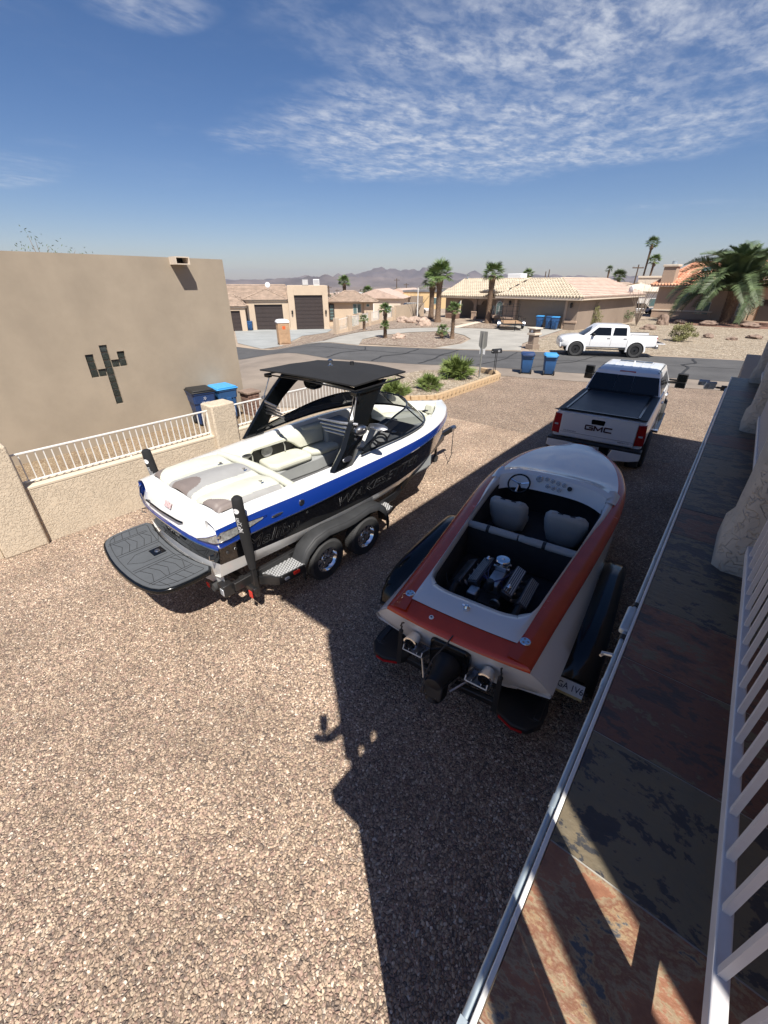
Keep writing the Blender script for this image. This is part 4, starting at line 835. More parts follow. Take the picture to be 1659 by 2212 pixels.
    for j in range(ny+1):
        for i in range(nx+1):
            u=-1+2*i/nx; v=j/ny; x=u*X0(v); y=.12+v*1.02+.05*(abs(u)**3)*(1-v); e=min(1,(1-abs(u))/.07)*min(1,v/.06)*min(1,(1-v)/.05); e=math.sqrt(max(0,e))
            # lengthwise pleats where the pad panels meet
            s=min(abs(abs(x)-.34-.06*(1-v)),abs(abs(x)-.80))
            mb.v.append((x,y,padz(x,y)-.055*(1-e)-.018*math.exp(-(s/.02)**2)))
    P=lambda i,j:j*(nx+1)+i
    for j in range(ny):
        for i in range(nx):
            u=-1+2*(i+.5)/nx; v=(j+.5)/ny; x=u*X0(v); mi=0
            ax=abs(x)
            if ax<.20+.05*math.sin(v*3) + .10*(v<.25)*(.25-v)*4: mi=1
            if v<.30 and abs(x)<.20*math.sqrt(max(0,1-(v/.3)**2))+.0: mi=2
            if ax>.83-.35*max(0,(.35-v))**1.0 and v<.95: mi=1
            if ax>.56+1.1*v and v<.34: mi=2
            mb.f.append((P(i,j),P(i+1,j),P(i+1,j+1),P(i,j+1))); mb.m.append(mi)
    mb.build('sun_pad',[M['vinyl'],M['vinyl_grey'],M['vinyl_brown']],t,ang=70)
    mb=MB(); mb.box(-.9,.9,.12,1.16,1.2,1.52); mb.build('sun_pad_base',W,t)
    for x,y in ((-.35,.93),(.15,1.0),(.69,.90)):
        c=MB(); c.lathe([(.0,0),(.045,0),(.045,.008),(0,.010)],14,(x,y,padz(x,y)-.012)); c.tube([(x-.03,y,padz(x,y)+.012),(x+.03,y,padz(x,y)+.03)],.009,6); c.build('deck_cleat',M['chrome'],t)
    # bolster in front of the pad (seat-back over the engine)
    mb=MB(); mb.tube([(-.92,1.23,1.57),(-.5,1.24,1.59),(0,1.24,1.60),(.5,1.24,1.59),(.95,1.22,1.57)],[.06,.07,.075,.07,.06],12); mb.build('rear_bolster',M['vinyl'],t)
    mb=MB(); mb.loft([[(-.95,1.30,1.55),(.98,1.30,1.55)],[(-.95,1.44,1.20),(.98,1.44,1.20)],[(-.95,1.44,.9),(.98,1.44,.9)]],close=False,cap=False); mb.build('rear_seat_back',M['vinyl'],t)
    # ------------ cockpit tub
    mb=MB(); mb.box(-1.0,1.0,1.15,4.4,.84,.86); mb.build('cockpit_floor',M['carpet'],t)
    mb=MB()
    for i in range(6): mb.box(.38,.72,1.95+i*.09,1.975+i*.09,.861,.868)
    tag(mb.build('floor_slot',M['groove'],t),kind='stuff')
    # wrap-around lounge along the port side and stern
    def cushion(pts,z0,z1,name,m,bev=.05):
        c=MB(); c.prism(pts,z0,z1); return c.build(name,m,t,bevel=bev,seg=3)
    cushion([(-1.0,1.42),(.80,1.385),(.80,1.80),(-.40,1.82),(-.50,2.2),(-.46,2.85),(-.52,3.5),(-1.0,3.5)],.86,1.12,'lounge_base',M['vinyl_ltgrey'],.03)
    cushion([(-.98,1.95),(-.60,1.90),(-.46,2.0),(-.44,2.75),(-.60,2.80),(-.98,2.78)],1.12,1.25,'seat_cushion',M['vinyl'])
    cushion([(-.98,2.82),(-.60,2.84),(-.50,3.0),(-.50,3.5),(-.98,3.5)],1.12,1.24,'seat_cushion',M['vinyl'])
    cushion([(-.92,1.46),(-.1,1.46),(-.1,1.78),(-.45,1.80),(-.62,1.86),(-.92,1.88)],1.12,1.25,'seat_cushion',M['vinyl'])
    cushion([(-.06,1.46),(.78,1.46),(.78,1.76),(-.06,1.78)],1.12,1.24,'seat_cushion',M['vinyl'])
    # port-side back rest with arched opening over the speaker locker
    mb=MB(); rg=[]
    for i in range(15):
        y=1.35+i*(3.35-1.35)/14; o=1.0-.0*y; z=sinterp(ZSH,y)
        lo=1.50 if 1.62<y<2.62 else 1.26; lo=lo if not 1.55<y<2.7 else lo
        f=sst((y-1.55)/.2)*sst((2.75-y)/.2); lo=1.28+.21*f
        rg.append([(-.99,y,z-.02),(-.93,y,z+.02),(-.86,y,z-.03),(-.80,y,lerp(z,lo,.5)),(-.80,y,lo),(-.88,y,lo-.02),(-.98,y,lo)])
    mb.loft(rg); mb.build('side_back_rest',M['vinyl'],t,ang=60)
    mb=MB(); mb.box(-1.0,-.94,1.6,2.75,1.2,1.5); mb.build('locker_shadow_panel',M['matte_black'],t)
    sp=MB(); sp.lathe([(0,0),(.10,0),(.12,.02),(.09,.035),(.0,.02)],18,(-.935,2.12,1.37),'x'); sp.build('speaker',M['print_grey'],t)
    for y in (1.76,2.45):
        q=MB(); q.tube([(-.90,y,1.5),(-.86,y+.02,1.40),(-.88,y+.03,1.28)],.012,6); q.build('locker_strut',M['steel'],t)
    b=MB(); b.lathe([(0,0),(.115,0),(.10,.012),(0,.016)],20,(0,0,0)); bb=b.build('oval_badge',M['steel'],t); bb.scale=(.35,1,1); bb.matrix_basis=Matrix.Translation((-.795,1.62,1.44))@Matrix.Rotation(R(90),4,'Y')@Matrix.Diagonal((.38,1,1,1))
    # side lining, forward lounge back
    for sx in (-1,1):
        mb=MB(); mb.loft([[(sx*.99,y,.86) for y in (1.2,2,3,3.9,4.5)],[(sx*1.0,y,sinterp(ZSH,y)-.1) for y in (1.2,2,3,3.9,4.5)]],close=False,cap=False); mb.build('side_lining',M['vinyl_ltgrey'],t)
    mb=MB(); mb.prism([(-.98,3.4),(-.70,3.35),(-.60,3.9),(-.98,4.0)],.86,1.62); mb.build('port_console',M['vinyl_ltgrey'],t,bevel=.06,seg=3)
    mb=MB(); mb.prism([(-1.0,2.9),(-.86,2.9),(-.82,3.4),(-1.0,3.4)],1.24,1.62); mb.build('seat_back',M['vinyl'],t,bevel=.05,seg=3)
    # helm, wheel, captain's chair
    mb=MB(); mb.prism([(3.42,.86),(3.42,1.40),(3.60,1.66),(3.98,1.74),(4.2,1.70),(4.2,.86)],.20,.98,'x'); mb.build('helm_console',M['vinyl_grey'],t,bevel=.04,seg=3)
    mb=MB(); mb.prism([(3.58,1.60),(3.64,1.72),(3.98,1.78),(4.02,1.72)],.28,.94,'x'); mb.build('dashboard',M['matte_black'],t,bevel=.02)
    for x,y,r in ((.45,3.66,.05),(.62,3.68,.055),(.78,3.66,.05)):
        g=MB(); g.lathe([(0,0),(r,0),(r,.012),(r*.8,.016),(0,.008)],16,(x,y-.045,1.70)); g.build('gauge',M['steel'],t)
    w_=MB(); C0=Vector((.60,3.40,1.52)); N_=Vector((0,-.75,.66)).normalized(); U_=Vector((1,0,0)); V_=N_.cross(U_)
    w_.tube([tuple(C0+(U_*math.cos(a)+V_*math.sin(a))*.17) for a in [2*math.pi*i/24 for i in range(25)]],.017,8)
    for a in (.3,math.pi-.3,-math.pi/2): w_.tube([tuple(C0),tuple(C0+(U_*math.cos(a)+V_*math.sin(a))*.17)],[.02,.012],6)
    w_.tube([tuple(C0),tuple(C0-N_*.12)],.03,8); w_.build('steering_wheel',M['matte_black'],t)
    mb=MB(); mb.prism([(.36,2.72),(.88,2.72),(.88,3.16),(.36,3.16)],1.10,1.26); mb.build('captain_seat',M['vinyl'],t,bevel=.06,seg=3)
    mb=MB(); mb.lathe([(.16,0),(.06,.03),(.05,.24)],12,(.62,2.94,.86)); mb.build('seat_pedestal',M['steel'],t)
    mb=MB(); rg=[]
    for i in range(11):
        a=math.pi*(1.0+i/10)*1; x=.62+.30*math.cos(a); y=2.98+.30*math.sin(a); dx,dy=.07*math.cos(a),.07*math.sin(a)
        h=1.62-.10*abs(i-5)/5; rg.append([(x,y,1.2),(x+dx,y+dy,1.2),(x+dx,y+dy,h),(x+dx*.4,y+dy*.4,h+.03),(x,y,h)])
    mb.loft(rg); mb.build('captain_seat_back',M['vinyl'],t,ang=60)
    # ------------ windshield: frame tubes and smoked panes
    base=[(-1.06,2.05,1.670),(-1.10,2.9,1.720),(-1.10,3.6,1.740),(-.95,4.25,1.750),(-.62,4.68,1.750),(-.25,4.88,1.750),(.25,4.88,1.750),(.62,4.68,1.750),(.95,4.25,1.750),(1.08,3.6,1.740),(1.09,2.9,1.730),(1.08,2.45,1.710)]
    top=[(-1.06,2.07,1.735),(-1.00,2.85,1.910),(-.93,3.4,2.020),(-.80,3.9,2.080),(-.55,4.22,2.100),(-.25,4.38,2.110),(.25,4.38,2.110),(.55,4.22,2.100),(.80,3.9,2.080),(.92,3.4,2.030),(1.0,2.9,1.880),(1.08,2.47,1.775)]
    fr=MB(); 
    def sm(P,k=4):
        n=len(P); o=[]
        for i in range(n-1):
            for j in range(k):
                s=i+j/k; o.append(tuple(sinterp([(q,P[q][c]) for q in range(n)],s) for c in range(3)))
        o.append(P[-1]); return o
    B_,T_=sm(base),sm(top)
    fr.tube(T_,.017,8); fr.tube(B_,.02,8)
    for i in (12,20,24,32): fr.tube([B_[i],T_[i]],.012,6)
    fr.build('windshield_frame',M['gloss_black'],t,ang=60)
    for a,b in ((0,12),(12,20),(20,24),(24,32),(32,44)):
        g=MB(); g.loft([B_[a:b+1],T_[a:b+1]],close=False,cap=False); g.build('windshield_pane',M['glass_smoke'],t,ang=60)
    # ------------ bow: seating well with cream cushions
    mb=MB(); well=[(-.72,4.95),(-.62,5.35),(-.40,5.75),(-.18,5.98),(.18,5.98),(.40,5.75),(.62,5.35),(.72,4.95)]
    mb.prism(well,1.20,1.24); mb.build('bow_floor',M['vinyl_ltgrey'],t)
    for sx in (-1,1):
        c=MB(); c.loft([[(sx*(hb(y)-.27),y,1.64) for y in (4.7,5.1,5.5,5.8)],[(sx*(hb(y)-.30),y,1.42) for y in (4.7,5.1,5.5,5.8)],[(sx*max(.02,hb(y)-.56),y,1.40) for y in (4.7,5.1,5.5,5.8)],[(sx*max(.01,hb(y)-.58),y,1.22) for y in (4.7,5.1,5.5,5.8)]],close=False,cap=False); c.build('bow_seat',M['vinyl'],t,ang=50)
        h=MB(); h.tube([(sx*(hb(y)-.16),y,sinterp(ZSH,y)+.06) for y in (4.95,5.2,5.5,5.75,5.9)],.012,6); h.build('bow_rail',M['gloss_black'],t)
    mb=MB(); mb.prism([(-.10,5.8),(.10,5.8),(.16,6.12),(0,6.24),(-.16,6.12)],1.40,1.62); mb.build('bow_cushion',M['vinyl'],t,bevel=.03)
    cl=MB(); cl.lathe([(0,0),(.05,0),(.05,.008),(0,.012)],14,(.62,4.78,1.80)); cl.build('cup_holder',M['matte_black'],t)
    # ------------ tower
    for sx in (-1,1):
        mb=MB()
        path=[(1.10,1.78,2.22,1.64),(1.09,2.02,2.42,1.90),(1.03,2.24,2.68,2.2),(.96,2.42,2.92,2.42),(.89,2.54,3.14,2.58),(.85,2.60,3.30,2.66)]
        rg=[]
        for x,ya,yb,z in path: 
            tk=.045; rg.append([(sx*(x-tk),ya+.03,z),(sx*(x-tk*.2),ya,z),(sx*(x+tk),ya+.04,z),(sx*(x+tk),yb-.04,z),(sx*(x+.2*tk),yb,z),(sx*(x-tk),yb-.03,z)])
        mb.loft(rg); mb.build('tower_leg',M['gloss_black'],t,ang=50)
        b=MB(); b.lathe([(0,0),(.10,0),(.09,.012),(0,.014)],20); q=b.build('oval_badge',M['steel'],t); q.matrix_basis=Matrix.Translation((sx*1.150,2.08,1.76))@Matrix.Rotation(sx*R(82),4,'Y')@Matrix.Rotation(R(0),4,'Z')@Matrix.Diagonal((.38,1,1,1))
    mb=MB(); mb.tube([(-.84,2.92,2.62),(-.5,2.95,2.66),(0,2.96,2.67),(.5,2.95,2.66),(.84,2.92,2.62)],.035,10); mb.tube([(-.84,2.62,2.60),(0,2.64,2.64),(.84,2.62,2.60)],.03,8); mb.build('tower_crossbar',M['gloss_black'],t,ang=60)
    # canvas top
    mb=MB(); nx,ny=14,10
    c4=[(-1.06,2.30,2.69),(1.0,2.42,2.69),(.93,3.70,2.70),(-.98,3.52,2.70)]
    for k,dz in ((0,.0),(1,-.022)):
        for j in range(ny+1):
            for i in range(nx+1):
                u,v=i/nx,j/ny; a=Vector(c4[0]).lerp(Vector(c4[1]),u); b=Vector(c4[3]).lerp(Vector(c4[2]),u); p=a.lerp(b,v)
                p.y+=.16*math.sin(math.pi*u)*(v) ; p.z+=.03+.015*math.sin(math.pi*u)+.012*math.sin(math.pi*v)-.006*abs(math.sin(2*math.pi*v))+dz
                mb.v.append(tuple(p))
    S_=(nx+1)*(ny+1); P=lambda i,j,k:k*S_+j*(nx+1)+i
    for k in (0,1):
        for j in range(ny):
            for i in range(nx): mb.f.append((P(i,j,k),P(i+1,j,k),P(i+1,j+1,k),P(i,j+1,k))); mb.m.append(0)
    for i in range(nx):
        for j in (0,ny): mb.f.append((P(i,j,0),P(i+1,j,0),P(i+1,j,1),P(i,j,1))); mb.m.append(0)
    for j in range(ny):
        for i in (0,nx): mb.f.append((P(i,j,0),P(i,j+1,0),P(i,j+1,1),P(i,j,1))); mb.m.append(0)
    mb.build('canvas_top',M['fabric_black'],t,ang=50)
    mb=MB(); mb.tube([(-1.02,2.36,2.635),(0,2.4,2.66),(1.0,2.44,2.635),(.98,3.6,2.655),(0,3.74,2.70),(-.98,3.58,2.655),(-1.02,2.36,2.635)],.014,6); mb.build('canvas_frame',M['matte_black'],t)
    mb=MB(); mb.lathe([(.0,0),(.045,0),(.045,.012),(.022,.02),(.016,.05),(.045,.065),(.045,.10),(.015,.115),(0,.118)],16,(-.30,3.2,2.74)); mb.build('anchor_light',M['chrome'],t)
    mb=MB(); mb.lathe([(0,0),(.04,0),(.035,.03),(.035,.07),(0,.075)],12,(-.08,3.5,2.73)); mb.build('antenna_puck',M['matte_black'],t)
    for sx in (-1,1):  # tower speakers, canvas stays
        mb=MB(); mb.tube([(sx*.60,2.90,2.46),(sx*.60,3.00,2.47),(sx*.60,3.16,2.46)],[.09,.14,.13],16); mb.build('tower_speaker',M['gloss_black'],t)
        mb=MB(); mb.tube([(sx*1.02,2.45,2.60),(sx*1.07,2.30,2.24)],.010,6); mb.build('canvas_stay',M['steel'],t)
        mb=MB(); mb.box(sx*1.02-.06,sx*1.02+.06,2.38,2.46,2.58,2.64); mb.build('canvas_clamp',M['gloss_black'],t,bevel=.01)
        # board rack with prongs
        rt=MB(); c=Vector((sx*1.12,2.40,2.10)); rt.ball(c,.10,10,6,0,(.8,1.3,.8)); rt.tube([c,c+Vector((-sx*.10,.02,.02))],.05,8); rt.build('rack_mount',M['steel'],t)
        # paddle-shaped lamp/mirror end
        pd=MB(); pd.ball(c+Vector((sx*.20,.16,.05)),.10,10,6,0,(1.8,.9,.45)); pd.build('rack_lamp',M['alu'],t)
        for k in range(4):
            f=MB(); z=2.20-k*.07; dy=-.05-.02*k; f.tube([(c.x,c.y+dy,z),(c.x-sx*.22,c.y+dy-.12+(.05*k),z+.01),(c.x-sx*.62,c.y+dy-.20+.06*k,z+.02)],[.024,.024,.016],7); f.build('rack_prong',M['alu'],t)
    # ------------ swim deck
    out_=[(-.98,.02),(-1.0,-.28),(-.97,-.55),(-.88,-.68),(-.5,-.79),(0,-.83),(.45,-.79),(.68,-.68),(.77,-.5),(.80,-.02)]
    out_=[(-.97,.0),(-1.0,-.25),(-.98,-.56),(-.88,-.70),(-.70,-.76),(-.3,-.82),(.1,-.83),(.45,-.80),(.70,-.72),(.82,-.58),(.86,-.3),(.84,-.0),(.5,-.10),(0,-.13),(-.5,-.10)]
    def off_in(P,d):
        n=len(P); o=[]
        for i in range(n):
            a,b,c=Vector(P[i-1]),Vector(P[i]),Vector(P[(i+1)%n]); e1=(b-a).normalized(); e2=(c-b).normalized(); nn=Vector((-(e1+e2).y,(e1+e2).x)).normalized(); k=d/max(.4,nn.dot(Vector((-e1.y,e1.x)))); o.append((b.x+nn.x*k,b.y+nn.y*k))
        return o
    def chaik(P,n=2):
        for _ in range(n):
            Q=[]
            for i in range(len(P)):
                a,b=P[i],P[(i+1)%len(P)]; Q+=[(a[0]*.75+b[0]*.25,a[1]*.75+b[1]*.25),(a[0]*.25+b[0]*.75,a[1]*.25+b[1]*.75)]
            P=Q
        return P
    O=chaik(out_,1); mb=MB(); mb.prism(O,.80,.86); mb.build('swim_deck',M['gloss_black'],t,bevel=.012,seg=2)
    mb=MB(); mb.prism(off_in(O,.03),.861,.872); mb.build('deck_mat',M['traction'],t)
    mb=MB(); L1=off_in(O,.085); mb.tube([(x,y,.8725) for x,y in L1]+[(L1[0][0],L1[0][1],.8725)],.0035,4)
    def ln(*p): mb.tube([(x,y,.8725) for x,y in p],.0035,4,cap=False)
    for s in (-1,1):
        xo=-.07
        ln((xo+s*.22,-.20),(xo+s*.22,-.72)); ln((xo+s*.27,-.20),(xo+s*.27,-.72)); ln((xo+s*.62,-.18),(xo+s*.62,-.70)); ln((xo+s*.66,-.18),(xo+s*.66,-.68))
        for k in range(6): y=-.66+k*.095; ln((xo+s*.27,y),(xo+s*.45,y+.075),(xo+s*.62,y+.075 if k%2 else y+.02))
        for k in range(4): y=-.60+k*.10; ln((xo+s*.66,y),(xo+s*.84,y+.05))
    ln((-.20,-.25),(-.20,-.55),(-.07,-.70),(.06,-.55),(.06,-.25))
    o=mb.build('mat_groove',M['groove'],t,smooth=False); tag(o,kind='stuff')
    h=MB(); h.box(-.16,.02,-.40,-.24,.871,.881); h.build('deck_hatch',M['gloss_black'],t,bevel=.02,seg=3)
    h=MB(); h.lathe([(0,0),(.035,0),(.03,.01),(0,.012)],14,(-.07,-.32,.880)); h.build('hatch_latch',M['steel'],t)
    mb=MB(); mb.box(-.7,.55,-.55,0,.70,.80); mb.build('deck_bracket',M['steel'],t,bevel=.02)
    # ------------ fittings
    mb=MB(); mb.tube([(-.56,-.08,1.37),(-.52,-.125,1.41),(-.08,-.14,1.41),(.33,-.125,1.41),(.37,-.08,1.37)],.013,8); mb.build('grab_rail',M['gloss_black'],t)
    mb=MB(); mb.add([(-.12,-.063,1.44),(.05,-.063,1.44),(.05,-.022,1.51),(-.12,-.022,1.51)],[(0,1,2,3)]); mb.build('warning_label',mat('label_print',(.75,.72,.70),.5,var=.3,vs=60,two=(.35,.1,.1)),t)
    for sx in (-1,1):
        mb=MB(); mb.tube([(sx*.93,-.03,1.10),(sx*.93,-.09,1.12),(sx*.93,-.10,1.07),(sx*.93,-.05,1.04)],.009,6); mb.build('transom_eye',M['chrome'],t)
        for yy,zz,r in ((1.18,1.415,.045),):
            q=MB(); q.lathe([(0,0),(r,0),(r,.010),(r*.75,.014),(0,.008)],18,(0,0,0),'x'); e=q.build('round_vent',M['steel'],t); e.location=(sx*(hb(yy)*.995),yy,zz); e.rotation_euler=(0,0,0 if sx>0 else math.pi)
        q=MB(); q.ball((0,0,0),.05,12,6,0,(.3,1.9,.42)); e=q.build('side_cleat',M['chrome'],t); e.location=(sx*(hb(.78)+.004),.80,1.385)
        q=MB(); q.ball((0,0,0),.035,10,6,0,(.3,1.7,.5)); e=q.build('bow_nav_light',M['gloss_black'],t); e.location=(sx*(hb(4.25)*.965),4.25,1.64)
        for yy,zz in ((1.28,1.22),(.10,1.12),(.20,1.13)):
            q=MB(); q.lathe([(0,0),(.022,0),(.018,.012),(0,.012)],10,(0,0,0),'x'); e=q.build('drain_fitting',M['steel'],t); e.location=(sx*(hb(yy)*.965),yy,zz); e.rotation_euler=(0,0,0 if sx>0 else math.pi)
    # outline lettering on the black side, both sides
    lm=mat('lettering_grey',(.13,.13,.135),.35,.5,var=0)
    for sx in (1,-1):
        def wr(y0,dz=0):
            def f(c):
                y=y0+sx*c.x; z=lerp(sinterp(ZBW,y),sinterp(ZBB,y),.5)+c.y+dz; tt=(z-sinterp(ZBW,y))/(sinterp(ZBB,y)-sinterp(ZBW,y))
                return (sx*(hb(y)*lerp(.926,.985,max(0,min(1,tt)))+.004+abs(c.z)),y,z)
            return f
        text('side_lettering','Malibu',.27,lm,t,Matrix(),sx=1.15,warp=wr(.72,-.02),shear=.25,outline=.0026)
        text('side_lettering','WAKESETTER',.225,lm,t,Matrix(),sx=1.45,warp=wr(2.80,.0),shear=.3,outline=.0026)
    return t
wakeboat()
def wheel(parent,c,r=.34,w_=.21,rim=None,n=28,spokes=8,tread=True,side=1,rimr=.60):
    """tyre with tread blocks + rim with slots; axle along x, side = which way the face looks"""
    m=MB(); h=w_/2; rr=r*rimr
    m.lathe([(rr,-h*.9),(r*.90,-h),(r*.965,-h*.86),(r,-h*.6),(r,h*.6),(r*.965,h*.86),(r*.90,h),(rr,h*.9),(rr*.97,h*.5),(rr*.97,-h*.5),(rr,-h*.9)],n,(0,0,0),'x',cap=False)
    if tread:
        for k in range(n*2):
            a=2*math.pi*k/(n*2); 
            for s in (-1,1):
                X=m.X; m.X=Matrix.Rotation(a+(.05*s),4,'X'); m.box(s*h*.38-h*.30,s*h*.38+h*.30,-r*.028,r*.028,r*.99,r*1.012); m.X=X
    ty=m.build('tyre',M['rubber'],parent,loc=c,ang=35)
    g=MB(); sd=side
    rings=[(rr,h*.85),(rr*.93,h*.86),(rr*.88,h*.60),(rr*.80,h*.35)]
    g.lathe([(a,b*sd) for a,b in rings],n,(0,0,0),'x',cap=False)
    g.lathe([(rr*.80,h*.35*sd),(rr*.80,h*.1*sd),(rr*.97,-h*.5*sd)],n,(0,0,0),'x',cap=False)
    # spider with slots
    for k in range(spokes):
        a=2*math.pi*k/spokes; X=g.X; g.X=Matrix.Rotation(a,4,'X')
        x1=h*.38*sd; g.prism([(-rr*.16,rr*.38),(rr*.16,rr*.38),(rr*.22,rr*.82),(-rr*.22,rr*.82)],x1-.012,x1+.006*sd,'x'); g.X=X
    g.lathe([(rr*.42,h*.25*sd),(rr*.42,h*.50*sd),(rr*.24,h*.56*sd),(rr*.22,h*.8*sd),(rr*.16,h*.85*sd),(0,h*.85*sd)],n,(0,0,0),'x')
    for k in range(5 if spokes<9 else 6):
        a=2*math.pi*k/(5 if spokes<9 else 6)+.3; g.lathe([(rr*.04,h*.5*sd),(rr*.04,h*.62*sd),(0,h*.63*sd)],6,(0,rr*.33*math.cos(a),rr*.33*math.sin(a)),'x')
    ri=g.build('rim',rim or M['steel'],ty,ang=35)
    bk=MB(); bk.lathe([(0,-.0),(rr*.8,0)],n,(-h*.1*sd,0,0),'x'); bk.build('brake_drum',M['matte_black'],ty)
    return ty
def wake_trailer():
    t=thing('boat_trailer','black tandem-axle trailer with chequer-plate steps carrying the blue and black boat','trailer',BO,BR)
    F=M['frame_black']
    def bar(name,path,w_=.06,h_=.12,m=F):
        """rectangular beam along a polyline"""
        b=MB(); P=[Vector(p) for p in path]; rg=[]
        for i,p in enumerate(P):
            d=(P[min(i+1,len(P)-1)]-P[max(i-1,0)]).normalized(); s=Vector((d.y,-d.x,0)).normalized()*w_/2; u=Vector((0,0,h_/2)); rg.append([tuple(p-s-u),tuple(p+s-u),tuple(p+s+u),tuple(p-s+u)])
        b.loft(rg); return b.build(name,m,t,bevel=.008,ang=30)
    for sx in (-1,1):
        bar('side_rail',[(sx*.98,.10,.56),(sx*.98,2.9,.58),(sx*.95,3.4,.60),(sx*.50,4.9,.68),(sx*.08,6.35,.74)],.07,.13)
        bar('bunk',[(sx*.55,.2,.60),(sx*.55,3.4,.62)],.12,.06,M['fabric_black'])
        # fender: one long arch over both wheels with raised lip
        f=MB(); pr=[(1.00,.36),(1.02,.56),(1.12,.72),(1.30,.83),(1.55,.87),(1.90,.83),(2.10,.83),(2.45,.87),(2.68,.83),(2.83,.70),(2.90,.54),(2.93,.36)]
        pr=[(y-.02,z) for y,z in pr]; ins=[(lerp(1.95,y,.955),z-.03) for y,z in pr]
        rings=[[(sx*x,y,z+dz) for y,z in pr] for x,dz in ((1.02,-.0),(1.05,.015),(1.23,.015),(1.262,-.004))]
        f.loft(rings,close=False,cap=False)
        f.loft([[(sx*1.262,y,z-.004) for y,z in pr],[(sx*1.268,y,z-.075) for y,z in ins],[(sx*1.24,y,z-.075) for y,z in ins]],close=False,cap=False)
        o=f.build('fender',mat('faded_black_plastic',(.028,.029,.031),.6,var=.25,vs=3,bump=.1,bs=90),t,ang=40); sm=o.modifiers.new('s','SOLIDIFY'); sm.thickness=.008
        # wheels
        for y in (1.50,2.36):
            wheel(t,(sx*1.135,y,.335),r=.335,w_=.205,rim=M['chrome'],side=sx,spokes=8)
        # steps: diamond plate
        for pts,nm in (([(.99,.50),(1.27,.62),(1.30,1.02),(1.02,1.12)],0),([(1.00,2.86),(1.25,2.86),(1.20,3.05),(1.0,3.12)],1)):
            z=.555 if nm==0 else .60
            P=[(sx*x,y) for x,y in pts]; s_=MB(); s_.prism(P if sx>0 else P[::-1],z-.05,z); 
            st=s_.build('step_plate',mat('chequer_plate',(.42,.42,.42),.35,.9,var=.1,vs=10),t,bevel=.004)
            d=MB(); 
            def inside(x,y):
                c=False; n=len(pts); j=n-1
                for i in range(n):
                    if (pts[i][1]>y)!=(pts[j][1]>y) and x<(pts[j][0]-pts[i][0])*(y-pts[i][1])/(pts[j][1]-pts[i][1])+pts[i][0]: c=not c
                    j=i
                return c
            k=0; yy=.45
            while yy<3.2:
                xx=.98+(.022 if k%2 else 0)
                while xx<1.32:
                    if inside(xx,yy) : d.obox((sx*xx,yy,z+.001),(.026,.026,.006),(0,0,R(45)))
                    xx+=.044
                yy+=.036; k+=1
            o=d.build('plate_stud',mat('stud_bright',(.8,.8,.8),.3,.6,var=0),t,smooth=False); tag(o,kind='stuff')
        e=MB(); e.prism([(sx*.985,.38),(sx*1.275,.59),(sx*1.31,1.0),(sx*1.29,1.0),(sx*1.25,.615),(sx*.985,.41)] if sx>0 else [(sx*.985,.41),(sx*1.25,.615),(sx*1.29,1.0),(sx*1.31,1.0),(sx*1.275,.59),(sx*.985,.38)],.44,.56); e.build('step_skirt',F,t)
        q=MB(); q.obox((sx*1.302,.86,.52),(.02,.10,.045),(0,0,0)); q.build('side_reflector',M['reflector'],t)
        q=MB(); q.obox((sx*1.297,.70,.50),(.02,.07,.03)); q.build('side_marker',M['clear_lens'],t)
        q=MB(); q.obox((sx*.88,3.72,.63),(.02,.07,.05),(0,0,R(-18)*-sx)); q.build('amber_marker',M['amber'],t)
        # rear lamp box, reflectors, roller
        q=MB(); q.box(sx*.86-.08,sx*.86+.08,-.02,.12,.42,.60); q.build('lamp_bracket',F,t,bevel=.012)
        q=MB(); q.box(sx*.90-.04,sx*.90+.04,-.035,-.021,.46,.56); q.build('tail_lamp',M['clear_lens'],t,bevel=.01)
        q=MB(); q.box(sx*1.10-.035,sx*1.10+.035,.24,.25,.36,.46); q.build('rear_reflector',M['reflector'],t)
        q=MB(); q.box(sx*.52-.03,sx*.52+.03,-.03,-.02,.40,.47); q.build('rear_reflector',M['reflector'],t)
        q=MB(); q.tube([(sx*.70,-.05,.50),(sx*.70,.02,.50)],.065,14); q.build('end_roller',M['rubber'],t)
        bar('outrigger',[(sx*.96,.30,.46),(sx*1.16,.30,.46)],.06,.08)
        # guide post in padded cover
        q=MB(); q.box(sx*1.115-.03,sx*1.115+.03,.30,.36,.34,.86); q.build('guide_bracket',F,t,bevel=.006)
        pth=[(sx*1.115,.33,.80),(sx*1.12,.325,.95),(sx*1.14,.30,1.3),(sx*1.165,.27,1.70),(sx*1.175,.265,1.84)]
        q=MB(); q.tube(pth+[(sx*1.178,.264,1.865)],[.045,.058,.064,.066,.062,.038],14); gp_=q.build('guide_post_cover',M['fabric_black'],t,ang=60)
        # white print on the cover: round mark and name, read upwards
        nx_=frame((sx*1.172,.19,1.55),(0,0,1),(-1,0,0),(0,-1,0))
        nx_=Matrix.Translation((1.169*sx+ (.0),.188,1.52))@Matrix.Rotation(R(0),4,'Z')@frame((0,0,0),(-.075*1,0.0,1),(-1,0,0),(0,-1,0.0))
        def cyl(c,sx=sx):
            z=1.50+c.x; f=(z-1.3)/.4; cx_,cy_=sx*(1.14+.025*f),.30-.03*f; a=c.y/.065+R(-62); rr_=.0675
            return (cx_+rr_*math.cos(a)*1,cy_+rr_*math.sin(a),z)
        text('cover_lettering','Malibu',.075,M['white'],t,Matrix(),sx=1.1,warp=cyl,bold=.003)
        dm=MB(); 
        for k in range(16):
            a=2*math.pi*k/16; b=2*math.pi*(k+1)/16; dm.add([cyl(Vector((.20,0,0))),cyl(Vector((.20+.036*math.cos(a),.036*math.sin(a),0))),cyl(Vector((.20+.036*math.cos(b),.036*math.sin(b),0)))],[(0,1,2)])
        dm.build('cover_emblem',M['white'],t,smooth=False)
